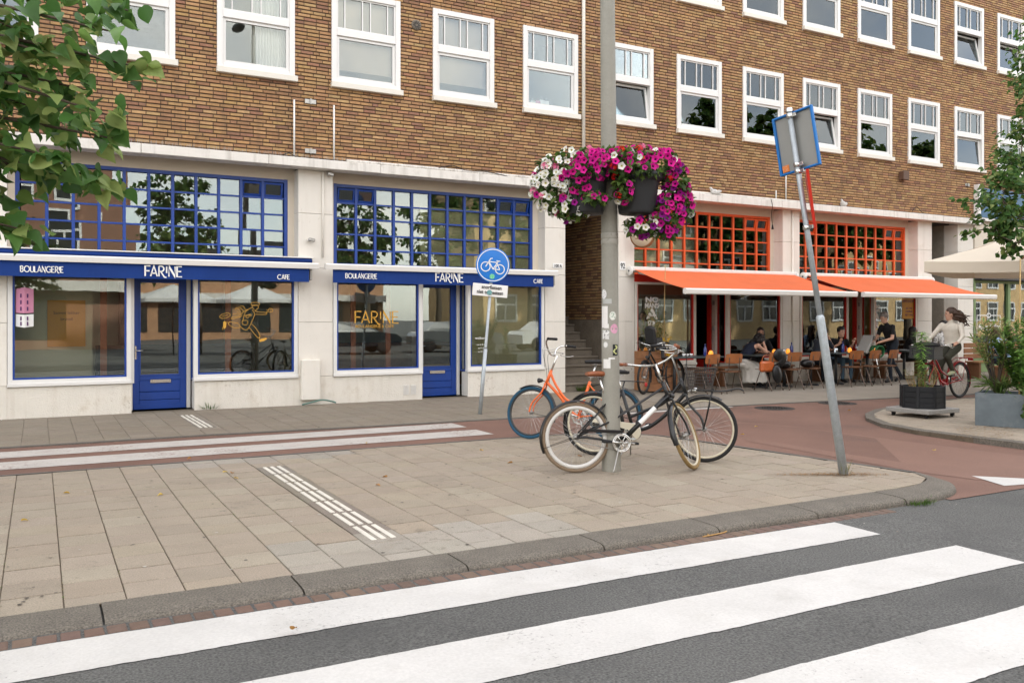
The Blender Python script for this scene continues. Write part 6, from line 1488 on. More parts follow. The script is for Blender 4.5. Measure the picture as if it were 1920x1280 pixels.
# ------------------------------------------------------------------ people
def remesh(mb, voxel, smooth=4, factor=.5):
    me = mb.mesh('tmp'); o = bpy.data.objects.new('tmp', me); COL.objects.link(o)
    r_ = o.modifiers.new('r', 'REMESH'); r_.mode = 'VOXEL'; r_.voxel_size = voxel; r_.use_smooth_shade = True
    if smooth: s = o.modifiers.new('s', 'SMOOTH'); s.factor = factor; s.iterations = smooth
    out = bpy.data.meshes.new_from_object(o.evaluated_get(bpy.context.evaluated_depsgraph_get())); bpy.data.objects.remove(o); bpy.data.meshes.remove(me)
    return out
def person(label, loc, rotz, J, top, bottom, skin='skin', shoe='black_rubber', hair=None, hairm='hair_dark', sleeve='short', yaw=0.0, nod=0.0, width=1.0, extra=None, hands=True):
    t = thing('person', label, 'person', loc, rotz)
    V = {k: Vector(v) for k, v in J.items() if not isinstance(v, float)}
    prim = MB(); seg = []                          # (a, b, ra, rb, slot)
    def cap(a, b, ra, rb, slot):
        a, b = Vector(a), Vector(b); n = max(2, int((b-a).length/.03)); pts = [a+(b-a)*i/n for i in range(n+1)]; rs = [ra+(rb-ra)*i/n for i in range(n+1)]
        prim.tube(pts, rs, 14); prim.ell(a, (ra,)*3, n=14, m=8); prim.ell(b, (rb,)*3, n=14, m=8); seg.append((a, b, ra, rb, slot))
    P, C, N, H = V['pelvis'], V['chest'], V['neck'], V['head']
    SK, TP, BT, SH = 0, 1, 2, 3
    spine = [P, P+(C-P)*.4, P+(C-P)*.75, C+(N-C)*.25, C+(N-C)*.62]
    lat = (V['shl']-V['shr']).normalized()
    for i in range(len(spine)-1):
        a, b = spine[i], spine[i+1]; ax = (b-a).normalized(); fw = lat.cross(ax).normalized(); la = ax.cross(fw)
        M = Matrix((fw, la, ax)).transposed()
        wA = [.168,.150,.158,.178,.15][i]*width; wB = [.150,.158,.178,.15][i]*width; dA = [.118,.105,.112,.115,.09][i]; dB = [.105,.112,.115,.09][i]
        for k in range(4):
            f_ = k/4; prim.ell(a+(b-a)*f_, (dA+(dB-dA)*f_, wA+(wB-wA)*f_, .075), M=M, n=18, m=8)
        seg.append((a, b, .13, .13, BT if i == 0 and 'low' not in (extra or ()) else TP))
    seg[0] = (P-Vector((0,0,.05)), P, .15, .13, BT); seg.append((spine[0]+(C-P)*.2, spine[1], .135, .13, TP))
    cap(N-(H-N)*.35, H-(H-N)*.25, .058, .052, SK)
    hm = Matrix.Rotation(yaw, 3, 'Z') @ Matrix.Rotation(nod, 3, 'Y')
    hp = lambda x, y, z: H+hm @ Vector((x, y, z))
    prim.ell(hp(-.008,0,.022), (.098,.077,.105), M=hm, n=18, m=12); prim.ell(hp(.022,0,-.045), (.062,.055,.072), M=hm, n=16, m=10); prim.ell(hp(.088,0,-.012), (.020,.014,.026), M=hm); prim.ell(hp(.055,0,-.098), (.026,.030,.022), M=hm)
    for s_ in (-1,1): prim.ell(hp(-.005,s_*.078,-.005), (.020,.011,.032), M=hm)
    seg.append((hp(-.01,0,.03), hp(.03,0,-.06), .10, .08, SK))
    for sd in ('l','r'):
        S, E, W = V['sh'+sd], V['el'+sd], V['wr'+sd]; sl = {'none':0.0,'short':.62,'long':9}[sleeve]
        mid = S+(E-S)*min(1, max(.02, sl)); c1 = TP if sl > 0 else SK
        cap(S, mid, .058, .050 if sl < 9 else .044, c1)
        if sl < 9: cap(mid, E, .044, .038, SK)
        cap(E, W, .041, .028, TP if sl == 9 else SK)
        Hd = V.get('ha'+sd, (W-E).normalized()); Hd = Vector(Hd).normalized(); hc = W+Hd*.05
        cap(W, hc, .024, .034, SK)
        Hp, Kn, An, To = V['hi'+sd], V['kn'+sd], V['an'+sd], V['to'+sd]
        cap(Hp, Kn, .088, .060, BT); cap(Kn, An, .058, .042, BT); cap(An+(To-An)*.0+Vector((-.02,0,-.02)), To, .042, .034, SH); seg.append((An-Vector((0,0,.03)), An-Vector((0,0,.05)), .05, .05, SH))
    me = remesh(prim, .0145, 5)
    n = len(me.polygons); ct = np.empty(n*3); me.polygons.foreach_get('center', ct); ct = ct.reshape(-1,3)
    best = np.full(n, 1e9); sl = np.zeros(n, dtype=np.int32)
    for a, b, ra, rb, s_ in seg:
        A = np.array(a); D = np.array(b)-A; L = max(1e-9, D @ D); u = np.clip(((ct-A) @ D)/L, 0, 1); d = np.linalg.norm(ct-(A+u[:,None]*D), axis=1)-(ra+(rb-ra)*u)
        k = d < best; best[k] = d[k]; sl[k] = s_
    me.polygons.foreach_set('material_index', sl); me.polygons.foreach_set('use_smooth', [True]*n); me.name = 'body'
    # eyes, brows, mouth and fingers close to the same mesh
    ad = MB()
    for s_ in (-1,1):
        ad.ell(hp(.078,s_*.030,.012), (.010,.014,.008), M=hm, n=8, m=6, mi=4); ad.ell(hp(.086,s_*.031,.033), (.006,.020,.004), M=hm, n=8, m=4, mi=4)
    ad.ell(hp(.078,0,-.055), (.008,.022,.006), M=hm, n=8, m=4, mi=5)
    if hands:
        for sd in ('l','r'):
            W, E = V['wr'+sd], V['el'+sd]; d = Vector(V.get('ha'+sd, (W-E))).normalized(); k = Vector(J.get('pa'+sd, (0,0,-1))); side = d.cross(k); side = side.normalized() if side.length > .01 else d.orthogonal().normalized(); pn = side.cross(d)
            pn = -pn if pn.dot(k) < 0 else pn; side = -side if (side.y > 0) == (sd == 'l') and False else side
            curl = J.get('curl', .5)
            for i, (o, ln) in enumerate(((-.027,.066),(-.009,.078),(.009,.073),(.027,.058))):
                a = W+d*.075+side*o; b = a+(d*math.cos(curl*.6)+pn*math.sin(curl*.6))*ln*.5; c = b+(d*math.cos(curl*1.7)+pn*math.sin(curl*1.7))*ln*.5
                ad.tube([a, b, c], [.0095,.0088,.007], 7, mi=0)
            th = -1 if sd == 'l' else 1
            a = W+d*.03+side*.026*th; b = a+(d*.6+side*th*.8).normalized()*.035; c = b+(d*.9+side*th*.2+pn*.4).normalized()*.028
            ad.tube([a, b, c], [.012,.0105,.008], 7, mi=0)
    if True:
        am = ad.mesh('a'); import bmesh
        bm = bmesh.new(); bm.from_mesh(me); bm.from_mesh(am); bm.to_mesh(me); bm.free(); bpy.data.meshes.remove(am)
    mm = [skin, top, bottom, shoe, 'eye_dark', 'lip']
    for k in mm: me.materials.append(MATS[k] if isinstance(k, str) else k)
    o = bpy.data.objects.new('body', me); COL.objects.link(o); o.parent = t
    if hair:
        hb = MB(); hb.ell(hp(-.022,0,.040), (.104,.088,.104), M=hm, n=18, m=12)
        if hair == 'long':
            hb.ell(hp(-.06,0,-.03), (.066,.092,.13), M=hm); hb.ell(hp(-.075,0,-.16), (.055,.10,.16), M=hm); hb.ell(hp(-.07,0,-.28), (.04,.085,.12), M=hm)
            for s_ in (-1,1): hb.ell(hp(.0,s_*.075,-.06), (.045,.022,.13), M=hm); hb.ell(hp(.0,s_*.085,-.2), (.045,.03,.12), M=hm)
        elif hair == 'curly':
            for _ in range(46):
                d = Vector((random.gauss(-.4,.8), random.gauss(0,1), random.gauss(.25,.8))).normalized(); hb.ell(hp(d.x*.10-.03, d.y*.095, d.z*.11+.01), (.04,)*3)
            for _ in range(20): hb.ell(hp(random.uniform(-.11,.02), random.choice((-1,1))*random.uniform(.04,.1), random.uniform(-.2,-.02)), (.036,)*3)
        elif hair == 'wind':
            for k in range(26):
                a = Vector((-.06+random.gauss(0,.02), random.gauss(0,.05), random.uniform(-.10,.08))); L = random.uniform(.16,.34)
                q = [a, a+Vector((-.10,random.gauss(0,.03),-.02)), a+Vector((-L*.7,random.gauss(0,.04),-.08+random.gauss(0,.05))), a+Vector((-L,random.gauss(0,.05),-.14+random.gauss(0,.07)))]
                hb.tube([hp(*p) for p in catmull(q,4)], [.026*(1-.8*i/12) for i in range(13)], 6)
        elif hair == 'bun': hb.ell(hp(-.10,0,.07), (.05,.05,.05))
        elif hair == 'short':
            for _ in range(30):
                d = Vector((random.gauss(-.2,.8), random.gauss(0,1), abs(random.gauss(.6,.5)))).normalized(); hb.ell(hp(d.x*.09-.02, d.y*.08, d.z*.10+.045), (.022,)*3)
        hm_ = remesh(hb, .013, 3)
        # keep the face free
        bm = bmesh.new(); bm.from_mesh(hm_); inv = hm.transposed()
        kill = [f for f in bm.faces if (lambda q: q.x > .035 and q.z < .055 and abs(q.y) < .068)(inv @ (f.calc_center_median()-H))]
        bmesh.ops.delete(bm, geom=kill, context='FACES'); bm.to_mesh(hm_); bm.free()
        hm_.polygons.foreach_set('use_smooth', [True]*len(hm_.polygons)); hm_.name = 'hair'
        link('hair', hm_, hairm, t)
    return t
mat('eye_dark', (.02,.014,.012), .3); mat('lip', (.30,.09,.08), .5); mat('hair_dark', (.007,.005,.0045), .55, var=.3, vscale=40); mat('hair_brown', (.05,.024,.013), .55, var=.3, vscale=40); mat('hair_grey', (.16,.14,.125), .6, var=.2, vscale=40)
for n_, c_ in (('cl_black',(.007,.007,.008)),('cl_navy',(.009,.013,.028)),('cl_slate',(.020,.025,.035)),('cl_jeans',(.07,.12,.17)),('cl_darkjeans',(.013,.018,.027)),('cl_white',(.60,.57,.52)),('cl_cream',(.60,.55,.47)),('cl_olive',(.035,.034,.022)),('cl_blue',(.30,.42,.62))): cloth(n_, c_)
mat('cl_pattern', (.55,.54,.52), .9, stain=((.02,.02,.02), 26, .50, 1.0)); mat('shoe_green', (.32,.36,.24), .7, stain=((.55,.40,.18), 20, .52, .9))
def sit(h=.48, lean=.05, **kw):
    J = dict(pelvis=(0,0,h+.07), chest=(.03+lean,0,h+.42), neck=(.04+lean*1.5,0,h+.58), head=(.06+lean*1.8,0,h+.73), shl=(.03+lean*1.4,.185,h+.52), shr=(.03+lean*1.4,-.185,h+.52), ell=(.10+lean,.25,h+.24), elr=(.10+lean,-.25,h+.24), wrl=(.32,.16,h+.22), wrr=(.32,-.16,h+.22),
             hil=(.06,.09,h+.04), hir=(.06,-.09,h+.04), knl=(.46,.12,h+.06), knr=(.46,-.12,h+.06), anl=(.44,.11,.09), anr=(.44,-.11,.09), tol=(.60,.12,.035), tor=(.60,-.12,.035)); J.update(kw); return J
def stand(**kw):
    J = dict(pelvis=(0,0,.96), chest=(.01,0,1.28), neck=(.01,0,1.45), head=(.03,0,1.60), shl=(0,.19,1.39), shr=(0,-.19,1.39), ell=(-.03,.25,1.11), elr=(-.03,-.25,1.11), wrl=(.08,.24,.88), wrr=(.08,-.24,.88), hil=(0,.09,.93), hir=(0,-.09,.93), knl=(.03,.10,.50), knr=(.03,-.10,.50), anl=(0,.10,.09), anr=(0,-.10,.09), tol=(.17,.12,.035), tor=(.17,-.12,.035)); J.update(kw); return J
t = person('seated woman in navy top and long white skirt, head resting on her hand', (13.72,-.86,-.004), R(-8), sit(.44,.16, neck=(.36,0,.96), head=(.47,0,1.045), shl=(.30,.175,.93), shr=(.30,-.175,.93), ell=(.58,.22,.775), wrl=(.66,.02,.775), elr=(.50,-.20,.785), wrr=(.50,-.10,.99), har=(-.05,.3,1), pal=(0,0,-1)), 'cl_navy', 'cl_white', hair='curly', hairm='hair_dark', sleeve='none', nod=R(38))
sk = MB(); rings = [((-.02,.0,.64),.135,.165),((.06,0,.60),.19,.20),((.17,0,.545),.27,.225),((.27,0,.45),.28,.235),((.31,0,.34),.255,.24),((.33,0,.22),.265,.25),((.34,0,.12),.285,.265)]; n = 48
for i, (c_, rx, ry) in enumerate(rings):
    for k in range(n):
        a = 2*PI*k/n; q = 1+.055*min(1,i/3)*math.sin(k*2*PI/n*11+i*.35)+.03*math.sin(k*.9+i); sk.v.append((c_[0]+rx*q*math.cos(a), c_[1]+ry*q*math.sin(a), c_[2]+(.012*math.sin(k*1.7) if i == 6 else 0)))
for i in range(len(rings)-1):
    for k in range(n): l = (k+1) % n; sk.face((i*n+k, i*n+l, (i+1)*n+l, (i+1)*n+k), None, True)
sk.build('skirt', 'cl_white', t)
person('seated woman with long dark hair in a black sheer top', (14.62,-.42,-.004), R(-118), sit(.47,.10, ell=(.30,.27,.78), wrl=(.46,.12,.78), elr=(.30,-.27,.78), wrr=(.46,-.12,.78)), 'cl_black', 'cl_black', skin='skin_tan', hair='long', sleeve='long', yaw=R(-8))
person('seated man in a dark T-shirt with his hand on his cheek', (16.18,-.72,-.004), R(5), sit(.46,.16, elr=(.50,-.16,.785), wrr=(.40,-.09,1.05), har=(-.3,.2,.9), ell=(.45,.2,.785), wrl=(.6,.06,.78)), 'cl_slate', 'cl_darkjeans', hair='short', yaw=R(20))
person('seated man in a black T-shirt with both hands raised, facing the street', (17.12,-.50,-.004), R(-104), sit(.47,.10, ell=(.16,.30,.78), wrl=(.34,.26,.93), elr=(.16,-.30,.78), wrr=(.36,-.14,.92), hal=(.3,.2,1), har=(.2,.3,1), pal=(1,0,.2), par=(1,0,.2), curl=.15), 'cl_black', 'cl_jeans', hair='short', sleeve='short')
person('standing man in black bending over a grey board', (18.02,-1.42,-.004), R(168), stand(chest=(.10,0,1.24), neck=(.17,0,1.40), head=(.24,0,1.54), shl=(.15,.195,1.34), shr=(.15,-.195,1.34), ell=(.22,.26,1.06), elr=(.22,-.26,1.06), wrl=(.46,.16,.98), wrr=(.46,-.16,.98), knl=(.16,.10,.50), anl=(.12,.10,.09), tol=(.29,.12,.035), knr=(-.08,-.10,.50), anr=(-.34,-.10,.14), tor=(-.20,-.12,.04)), 'cl_black', 'cl_darkjeans', skin='skin', shoe='black_rubber', hair='short', hairm='hair_grey', sleeve='short', width=1.1, nod=R(15))
person('seated woman with long black hair in a black jacket, at the rightmost terrace table', (19.55,-.62,-.004), R(-60), sit(.47,.08, ell=(.28,.26,.79), wrl=(.46,.12,.79), elr=(.28,-.26,.79), wrr=(.46,-.12,.79)), 'cl_black', 'cl_black', skin='skin_brown', hair='long', sleeve='long', yaw=R(25))
person('person in a black and white patterned shirt behind the cyclist', (19.35,-1.95,-.004), R(75), sit(.62,.06), 'cl_pattern', 'cl_darkjeans', skin='skin_tan', hair='bun', sleeve='long', yaw=R(30))
person('seated person in a navy T-shirt and jeans leaning on their knees, behind the shrubs', (21.75,-1.62,-.004), R(-92), sit(.44,.22, ell=(.34,.20,.72), wrl=(.46,.05,.62), elr=(.34,-.20,.72), wrr=(.46,-.05,.62)), 'cl_navy', 'cl_jeans', hair='short', hairm='hair_brown', sleeve='short', shoe='sign_white')
person('person in a light blue shirt seated with their back turned, at the right edge', (19.85,-3.15,-.004), R(70), sit(.47,.22), 'cl_blue', 'cl_darkjeans', hair='long', hairm='hair_brown', sleeve='long', width=1.15)
bench(19.4,20.6,-3.42,'low wooden bench at the right edge behind the shrubs')
person('woman with windblown hair in a cream jacket riding the red bicycle', (RB.x, RB.y, -.010), hdR, dict(pelvis=(.23,0,1.00), chest=(.27,0,1.30), neck=(.30,0,1.47), head=(.32,0,1.62), shl=(.28,.185,1.41), shr=(.28,-.185,1.41), ell=(.42,.30,1.20), elr=(.42,-.30,1.20), wrl=(.60,.31,1.085), wrr=(.60,-.31,1.085), hal=(1,0,-.15), har=(1,0,-.15),
    hil=(.25,.09,.98), hir=(.25,-.09,.98), knl=(.60,.11,.80), anl=(.44,.12,.545), tol=(.58,.125,.49), knr=(.50,-.11,.60), anr=(.37,-.12,.225), tor=(.52,-.125,.155)), 'cl_cream', 'cl_olive', shoe='shoe_green', hair='wind', hairm='hair_brown', sleeve='long', yaw=R(-42))
# ------------------------------------------------------------------ planters and plants
def rd(r_, d, z): return Vector((0,-CAM_D,0))+CR*r_+CF*d+Vector((0,0,z))
def leafy(stems, name, leafcols, kind, ln, wd, nper, t, stemm='stem_green', droop=.2, spread=.6, cup=.15, lo=.25):
    f = MB(); s = MB()
    for P, r0 in stems:
        P = catmull(P, 6); m = len(P); s.tube(P, [r0*(1-.75*i/(m-1)) for i in range(m)], 5)
        for k in range(nper):
            u = lo+(1-lo)*(k+random.random())/nper; i = min(m-2, int(u*(m-1))); p = P[i]+(P[i+1]-P[i])*(u*(m-1)-i); ax = (P[i+1]-P[i]).normalized()
            a = random.random()*2*PI; o = ax.orthogonal().normalized(); w = ax.cross(o); d = (o*math.cos(a)+w*math.sin(a))*spread+ax*(1-spread)+Vector((0,0,-droop*random.random()))
            f.leaf(p, d, ax+Vector((0,0,.4)), ln*random.uniform(.65,1.15), wd*random.uniform(.7,1.15), jit(random.choice(leafcols), .22), cup, kind)
    tag(s.build('stems', stemm, t), kind='stuff'); return tag(f.build(name, 'leaf_attr', t), kind='stuff')
GR1 = [(.075,.135,.028),(.10,.165,.035),(.055,.105,.022),(.13,.19,.05)]; DRY = [(.30,.19,.06),(.22,.14,.05),(.36,.26,.10)]
# black planter on a wheeled slab
F0, F1, F2 = rd(6.16,12.77,0), rd(5.84,13.24,0), rd(6.755,13.12,0)
e1 = (F2-F0).normalized(); e2 = Vector((-e1.y, e1.x, 0)); ctr = F0+e1*.33+e2*.31
t = thing('octagonal_planter', 'black octagonal wooden planter on a wheeled grey slab', 'planter', (ctr.x, ctr.y, .04), math.atan2(e1.y, e1.x))
MB().cbox(-.385,.385,-.36,.36,.066,.132, ch=.008).build('slab', mat('terrazzo', (.28,.27,.25), .7, speck=.5, sscale=140, var=.1, vscale=4), t)
for sx in (-.31,.31):
    for sy in (-.28,.28):
        q = MB(); q.tube([(sx,sy-.014,.027),(sx,sy+.014,.027)], .027, 14); q.box(sx-.035,sx+.035,sy-.03,sy+.03,.057,.065); q.box(sx-.012,sx+.03,sy-.024,sy-.017,.02,.06); q.box(sx-.012,sx+.03,sy+.017,sy+.024,.02,.06); q.build('caster', 'black_rubber', t)
ro = .318
for k in range(8):
    a0, a1 = PI/8+k*PI/4, PI/8+(k+1)*PI/4; am = (a0+a1)/2; hw = ro*math.sin(PI/8); ap = ro*math.cos(PI/8)
    M = Matrix.Rotation(am-PI/2, 4, 'Z')
    for j in range(4): MB().cbox(-hw+.004,hw-.004,ap-.02,ap,.134+.083*j,.214+.083*j, ch=.004, M=M).build('plank', 'tar_wood', t)
    MB().cbox(-.022,.022,ro-.02,ro+.006,.133,.468, ch=.004, M=Matrix.Rotation(a0-PI/2,4,'Z')).build('corner_post', 'tar_wood', t)
MB().lathe([(0,.43),(.29,.43)], 8, a0=PI/8, a1=2*PI+PI/8).build('soil', 'soil', t)
tw = thing('tall_weed', 'tall bright green weed with dry stalks growing in the black planter', 'plant', (ctr.x, ctr.y, .468))
leafy([([(0,0,-.02),(.01,0,.3),(-.01,.01,.62),(.0,0,.86)], .008)], 'leaves', [(.22,.40,.08),(.26,.44,.10),(.17,.33,.07)], 1, .17, .034, 280, tw, droop=.5, spread=.85, lo=.02)
ss = []
for i in range(46):
    a = random.random()*2*PI; r_ = random.uniform(.02,.24); h = random.uniform(.10,.34); ss.append(([(r_*.7*math.cos(a), r_*.7*math.sin(a), -.03), (r_*math.cos(a), r_*math.sin(a), h*.5), (r_*1.2*math.cos(a)+random.gauss(0,.03), r_*1.2*math.sin(a)+random.gauss(0,.03), h)], .003))
leafy(ss, 'dry_leaves', [(.16,.19,.06),(.22,.20,.08),(.10,.15,.04),(.28,.20,.09)], 2, .035, .014, 14, tw, stemm='straw')
# long zinc planter with shrubs
K = gr(1828,797,.04); g1 = Vector((.39,-.92,0)).normalized(); 
t = thing('zinc_planter', 'large weathered grey metal planter box at the right edge', 'planter', (K.x,K.y,.04), math.atan2(g1.y,g1.x))
LX, LY, LZ = 1.35, .55, .46
q = MB(); q.cbox(0,LX,0,.02,0,LZ, ch=.004); q.cbox(0,LX,LY-.02,LY,0,LZ, ch=.004); q.cbox(0,.02,.02,LY-.02,0,LZ, ch=.004); q.cbox(LX-.02,LX,.02,LY-.02,0,LZ, ch=.004); q.build('box', 'zinc_planter', t)
MB().box(.02,LX-.02,.02,LY-.02,.02,LZ-.06).build('soil', 'soil', t)
Z0 = .04+LZ-.07; pl = lambda a, b: K+g1*a+Vector((-g1.y,g1.x,0))*b
def shrub(name, label, base, stems, **k):
    t = thing(name, label, 'shrub', (base.x, base.y, Z0)); leafy(stems, 'leaves', t=t, **k); return t
st = []
for i in range(17):
    a = random.random()*2*PI; h = random.uniform(.65,1.15); sp = random.uniform(.12,.42)
    st.append(([(0,0,-.02),(sp*.35*math.cos(a), sp*.35*math.sin(a), h*.4),(sp*.8*math.cos(a), sp*.8*math.sin(a), h*.75),(sp*1.1*math.cos(a)+random.gauss(0,.05), sp*1.1*math.sin(a)+random.gauss(0,.05), h)], .010))
shrub('oleander', 'loose shrub with narrow leaves at the left end of the metal planter', pl(.22,.25), st, leafcols=[(.14,.23,.055),(.20,.29,.075),(.25,.29,.09),(.32,.25,.09),(.11,.19,.045)], kind=1, ln=.13, wd=.024, nper=58, stemm='bark', lo=.45)
st = []
for i in range(30): a = random.random()*2*PI; q = random.uniform(.18,.34); st.append(([(0,0,-.03),(q*.4*math.cos(a), q*.4*math.sin(a), .17),(q*math.cos(a), q*math.sin(a), random.uniform(.10,.30))], .003))
shrub('grassy_plant', 'tuft of sword-shaped leaves at the foot of the oleander', pl(.28,.22), st, leafcols=GR1, kind=1, ln=.22, wd=.022, nper=7, lo=.1, spread=.35)
st = []
for i in range(16):
    a = random.random()*2*PI; h = random.uniform(.5,1.05); sp = random.uniform(.1,.36); st.append(([(0,0,-.02),(sp*.5*math.cos(a), sp*.5*math.sin(a), h*.5),(sp*math.cos(a), sp*math.sin(a), h)], .009))
st += [([(0,0,-.02),(q*.5,q*.2,h_*.5),(q,q*.5,h_)], .008) for q, h_ in ((-.35,.6),(-.25,.8),(.3,.7),(-.1,.95),(.15,1.1))]
shrub('rhododendron', 'dense shrub with broad glossy leaves at the right edge of the metal planter', pl(.56,.22), st, leafcols=[(.09,.19,.04),(.13,.26,.05),(.18,.32,.06),(.075,.15,.03)], kind=0, ln=.10, wd=.045, nper=60, lo=.2)
t = thing('trailing_vine', 'green vine trailing over the front of the metal planter', 'plant', pl(.62,-.02)+Vector((0,0,.50)))
f = MB(); s = MB()
for i in range(5):
    P = catmull([(random.gauss(0,.04)-g1.y*.03, random.gauss(0,.04), .04),(g1.y*.05+random.gauss(0,.03), -g1.x*.10-.02, -.03),(g1.y*.06+random.gauss(0,.05), -g1.x*.12, -.2),(g1.y*.06+random.gauss(0,.08), -g1.x*.12+random.gauss(0,.06), -random.uniform(.28,.42))],6); s.tube(P, .003, 4)
    for p in P[2:]:
        for _ in range(2): f.leaf(p+Vector((random.gauss(0,.03),random.gauss(0,.02),random.gauss(0,.02))), Vector((random.gauss(0,1), random.gauss(0,1)-.5, random.gauss(-.5,.6))), Vector((-.5,-.8,.5)), random.uniform(.03,.055), random.uniform(.03,.05), jit(random.choice(GR1), .2), .15, 0)
tag(s.build('stems', 'stem_green', t), kind='stuff'); tag(f.build('leaves', 'leaf_attr', t), kind='stuff')
for a, b, lean_, h, lab in ((.52,.12,(.01,0),2.35,'tall bamboo stake in the metal planter reaching up past the parasol'),):
    p = pl(a, b); tag(MB().tube([(p.x,p.y,.06),(p.x+.01,p.y,1.2),(p.x+.03,p.y,h)], [.011,.010,.008], 8).build('bamboo_stake', 'bamboo'), lab, 'stake')
# wooden planter by the stairs
t = thing('wooden_planter', 'brown wooden planter box between stairs and orange shop', 'planter', (11.02,-1.02,-.004))
for j in range(5):
    for (a, b, c, d) in ((0,.74,0,.022),(0,.74,.50,.522),(0,.022,.024,.498),(.718,.74,.024,.498)): MB().cbox(a,b,c,d,.03+.165*j,.19+.165*j, ch=.005).build('plank', 'wood_planter', t)
MB().box(.02,.72,.02,.50,.03,.80).build('soil', 'soil', t)
tp = thing('planter_herbs', 'straggly green and dry stalks with yellow leaves in the wooden planter', 'plant', (11.37,-.76,.80)); st = []
for i in range(34):
    a = random.random()*2*PI; h = random.uniform(.3,.95); sp = random.uniform(.05,.34); st.append(([(sp*.4*math.cos(a), sp*.3*math.sin(a), -.02),(sp*.8*math.cos(a), sp*.6*math.sin(a), h*.5),(sp*1.2*math.cos(a), sp*.8*math.sin(a), h)], .004))
leafy(st, 'leaves', [(.08,.13,.03),(.12,.17,.05),(.06,.10,.025),(.25,.19,.07)], 1, .12, .018, 34, tp, stemm='straw', lo=.3)
f = MB()
for i in range(26): f.leaf((random.gauss(.12,.10), random.uniform(-.30,-.2), random.uniform(-.05,.35)), (random.gauss(0,1),-.5,random.gauss(-.6,.5)), (0,-1,.3), .07, .05, jit((.55,.34,.03), .25), .2, 0)
tag(f.build('yellow_leaves', 'leaf_attr', tp), kind='stuff')
tag(MB().tube([(11.52,-.9,.5),(11.50,-.9,1.6),(11.53,-.9,2.66)], [.010,.009,.007], 7).build('bamboo_stake', 'bamboo'), 'thin dry cane standing in the wooden planter', 'stake')
# weeds, straw, fallen leaves
def tuft(c, n, h, w, lab, cols, name='weed'):
    f = MB()
    for i in range(n):
        a = random.random()*2*PI; r_ = w*random.random()**.6; p = Vector((r_*math.cos(a), r_*math.sin(a)*.6, 0)); f.leaf(p, Vector((math.cos(a)*.7+random.gauss(0,.4), math.sin(a)*.7+random.gauss(0,.4), random.uniform(.5,1.4))), Vector((0,0,1)), h*random.uniform(.5,1.1), h*.10, jit(random.choice(cols), .25), .2, 1)
    return tag(f.build(name, 'leaf_attr', None, c), lab, 'weed')
p = grd(1722,944); tuft((p.x, p.y, road_z(p.x)), 260, .07, .17, 'tuft of grass growing in the gutter at the kerb corner', [(.06,.12,.02),(.09,.17,.03)], 'grass_tuft')
p = gr(1096,733); tuft((p.x, p.y+.02, 0), 150, .20, .16, 'green weed at the foot of the stone stairs', GR1); tuft((2.52,-.03,0), 30, .16, .10, 'small weed at the foot of the plinth right of the first blue door', GR1)
p = gr(1582,890); f = MB()
for i in range(420):
    u = random.gauss(-.08,.26); q = Vector((p.x,p.y,0))+CR*u+CF*random.gauss(-.02+.0*u,.045)*(1-.5*min(1,abs(u))); a = random.random()*PI; f.leaf((q.x,q.y,.004+.012*random.random()*max(0,1-abs(u)*2)), (math.cos(a),math.sin(a),random.uniform(-.05,.25)), (0,0,1), random.uniform(.03,.08), .006, jit(random.choice([(.28,.15,.05),(.20,.10,.035),(.36,.22,.08)]), .25), .1, 1)
for i in range(18): a = random.random()*2*PI; f.leaf((p.x+.05*math.cos(a), p.y+.05*math.sin(a), 0), (math.cos(a)*.5,math.sin(a)*.5,1), (0,0,1), random.uniform(.08,.2), .006, jit((.22,.22,.07), .2), .1, 1)
tag(f.build('dry_straw', 'leaf_attr'), 'dry brown straw and weeds round the foot of the leaning sign', 'straw', kind='stuff')
f = MB()
for i in range(300):
    q = gr(random.uniform(1790,1900), random.uniform(800,822), .04); a = random.random()*PI; f.leaf((q.x,q.y,.045), (math.cos(a),math.sin(a),.1), (0,0,1), random.uniform(.03,.07), .008, jit(random.choice([(.28,.17,.06),(.20,.12,.04)]), .25), .1, 1)
tag(f.build('dry_straw', 'leaf_attr'), 'dry litter in front of the metal planter', 'straw', kind='stuff')
fl = MB(); LF = [(418,886),(435,888),(305,928),(725,895),(706,910),(40,977),(440,897),(1085,856),(905,845),(686,830),(358,860),(1395,815),(1420,800),(1595,770),(1752,845),(960,868),(548,1182),(120,925)]
for i, (px, py) in enumerate(LF):
    q = gr(px, py); a = random.random()*2*PI; fl.leaf((q.x,q.y,.006), (math.cos(a),math.sin(a),.15), (random.gauss(0,.2),random.gauss(0,.2),1), random.uniform(.035,.06), random.uniform(.03,.045), jit(random.choice([(.55,.34,.04),(.60,.42,.10),(.40,.20,.05)]), .2), .25, 0)
for i in range(160):
    q = gr(random.uniform(0,1900), random.uniform(775,1000)); a = random.random()*2*PI; z = .004 if q.y > -10 else -.02
    fl.leaf((q.x,q.y,z), (math.cos(a),math.sin(a),.1), (0,0,1), random.uniform(.008,.022), .008, jit(random.choice([(.30,.22,.12),(.05,.045,.04),(.5,.45,.38)]), .2), .2, 2)
tag(fl.build('fallen_leaves', 'leaf_attr'), 'yellow fallen leaves and litter scattered over the paving', 'leaves', kind='stuff')
tag(MB().tube([(p_.x,p_.y,p_.z+.01) for p_ in catmull([grd(1318,1008),grd(1345,1003),grd(1362,998),grd(1374,985)],5)], .006, 5).tube([tuple(grd(1330,1006)+Vector((0,0,.012))), tuple(grd(1322,1000)+Vector((0,0,.012)))], .004, 4).build('twig', 'straw'), 'dry twig lying against the kerb', 'twig')

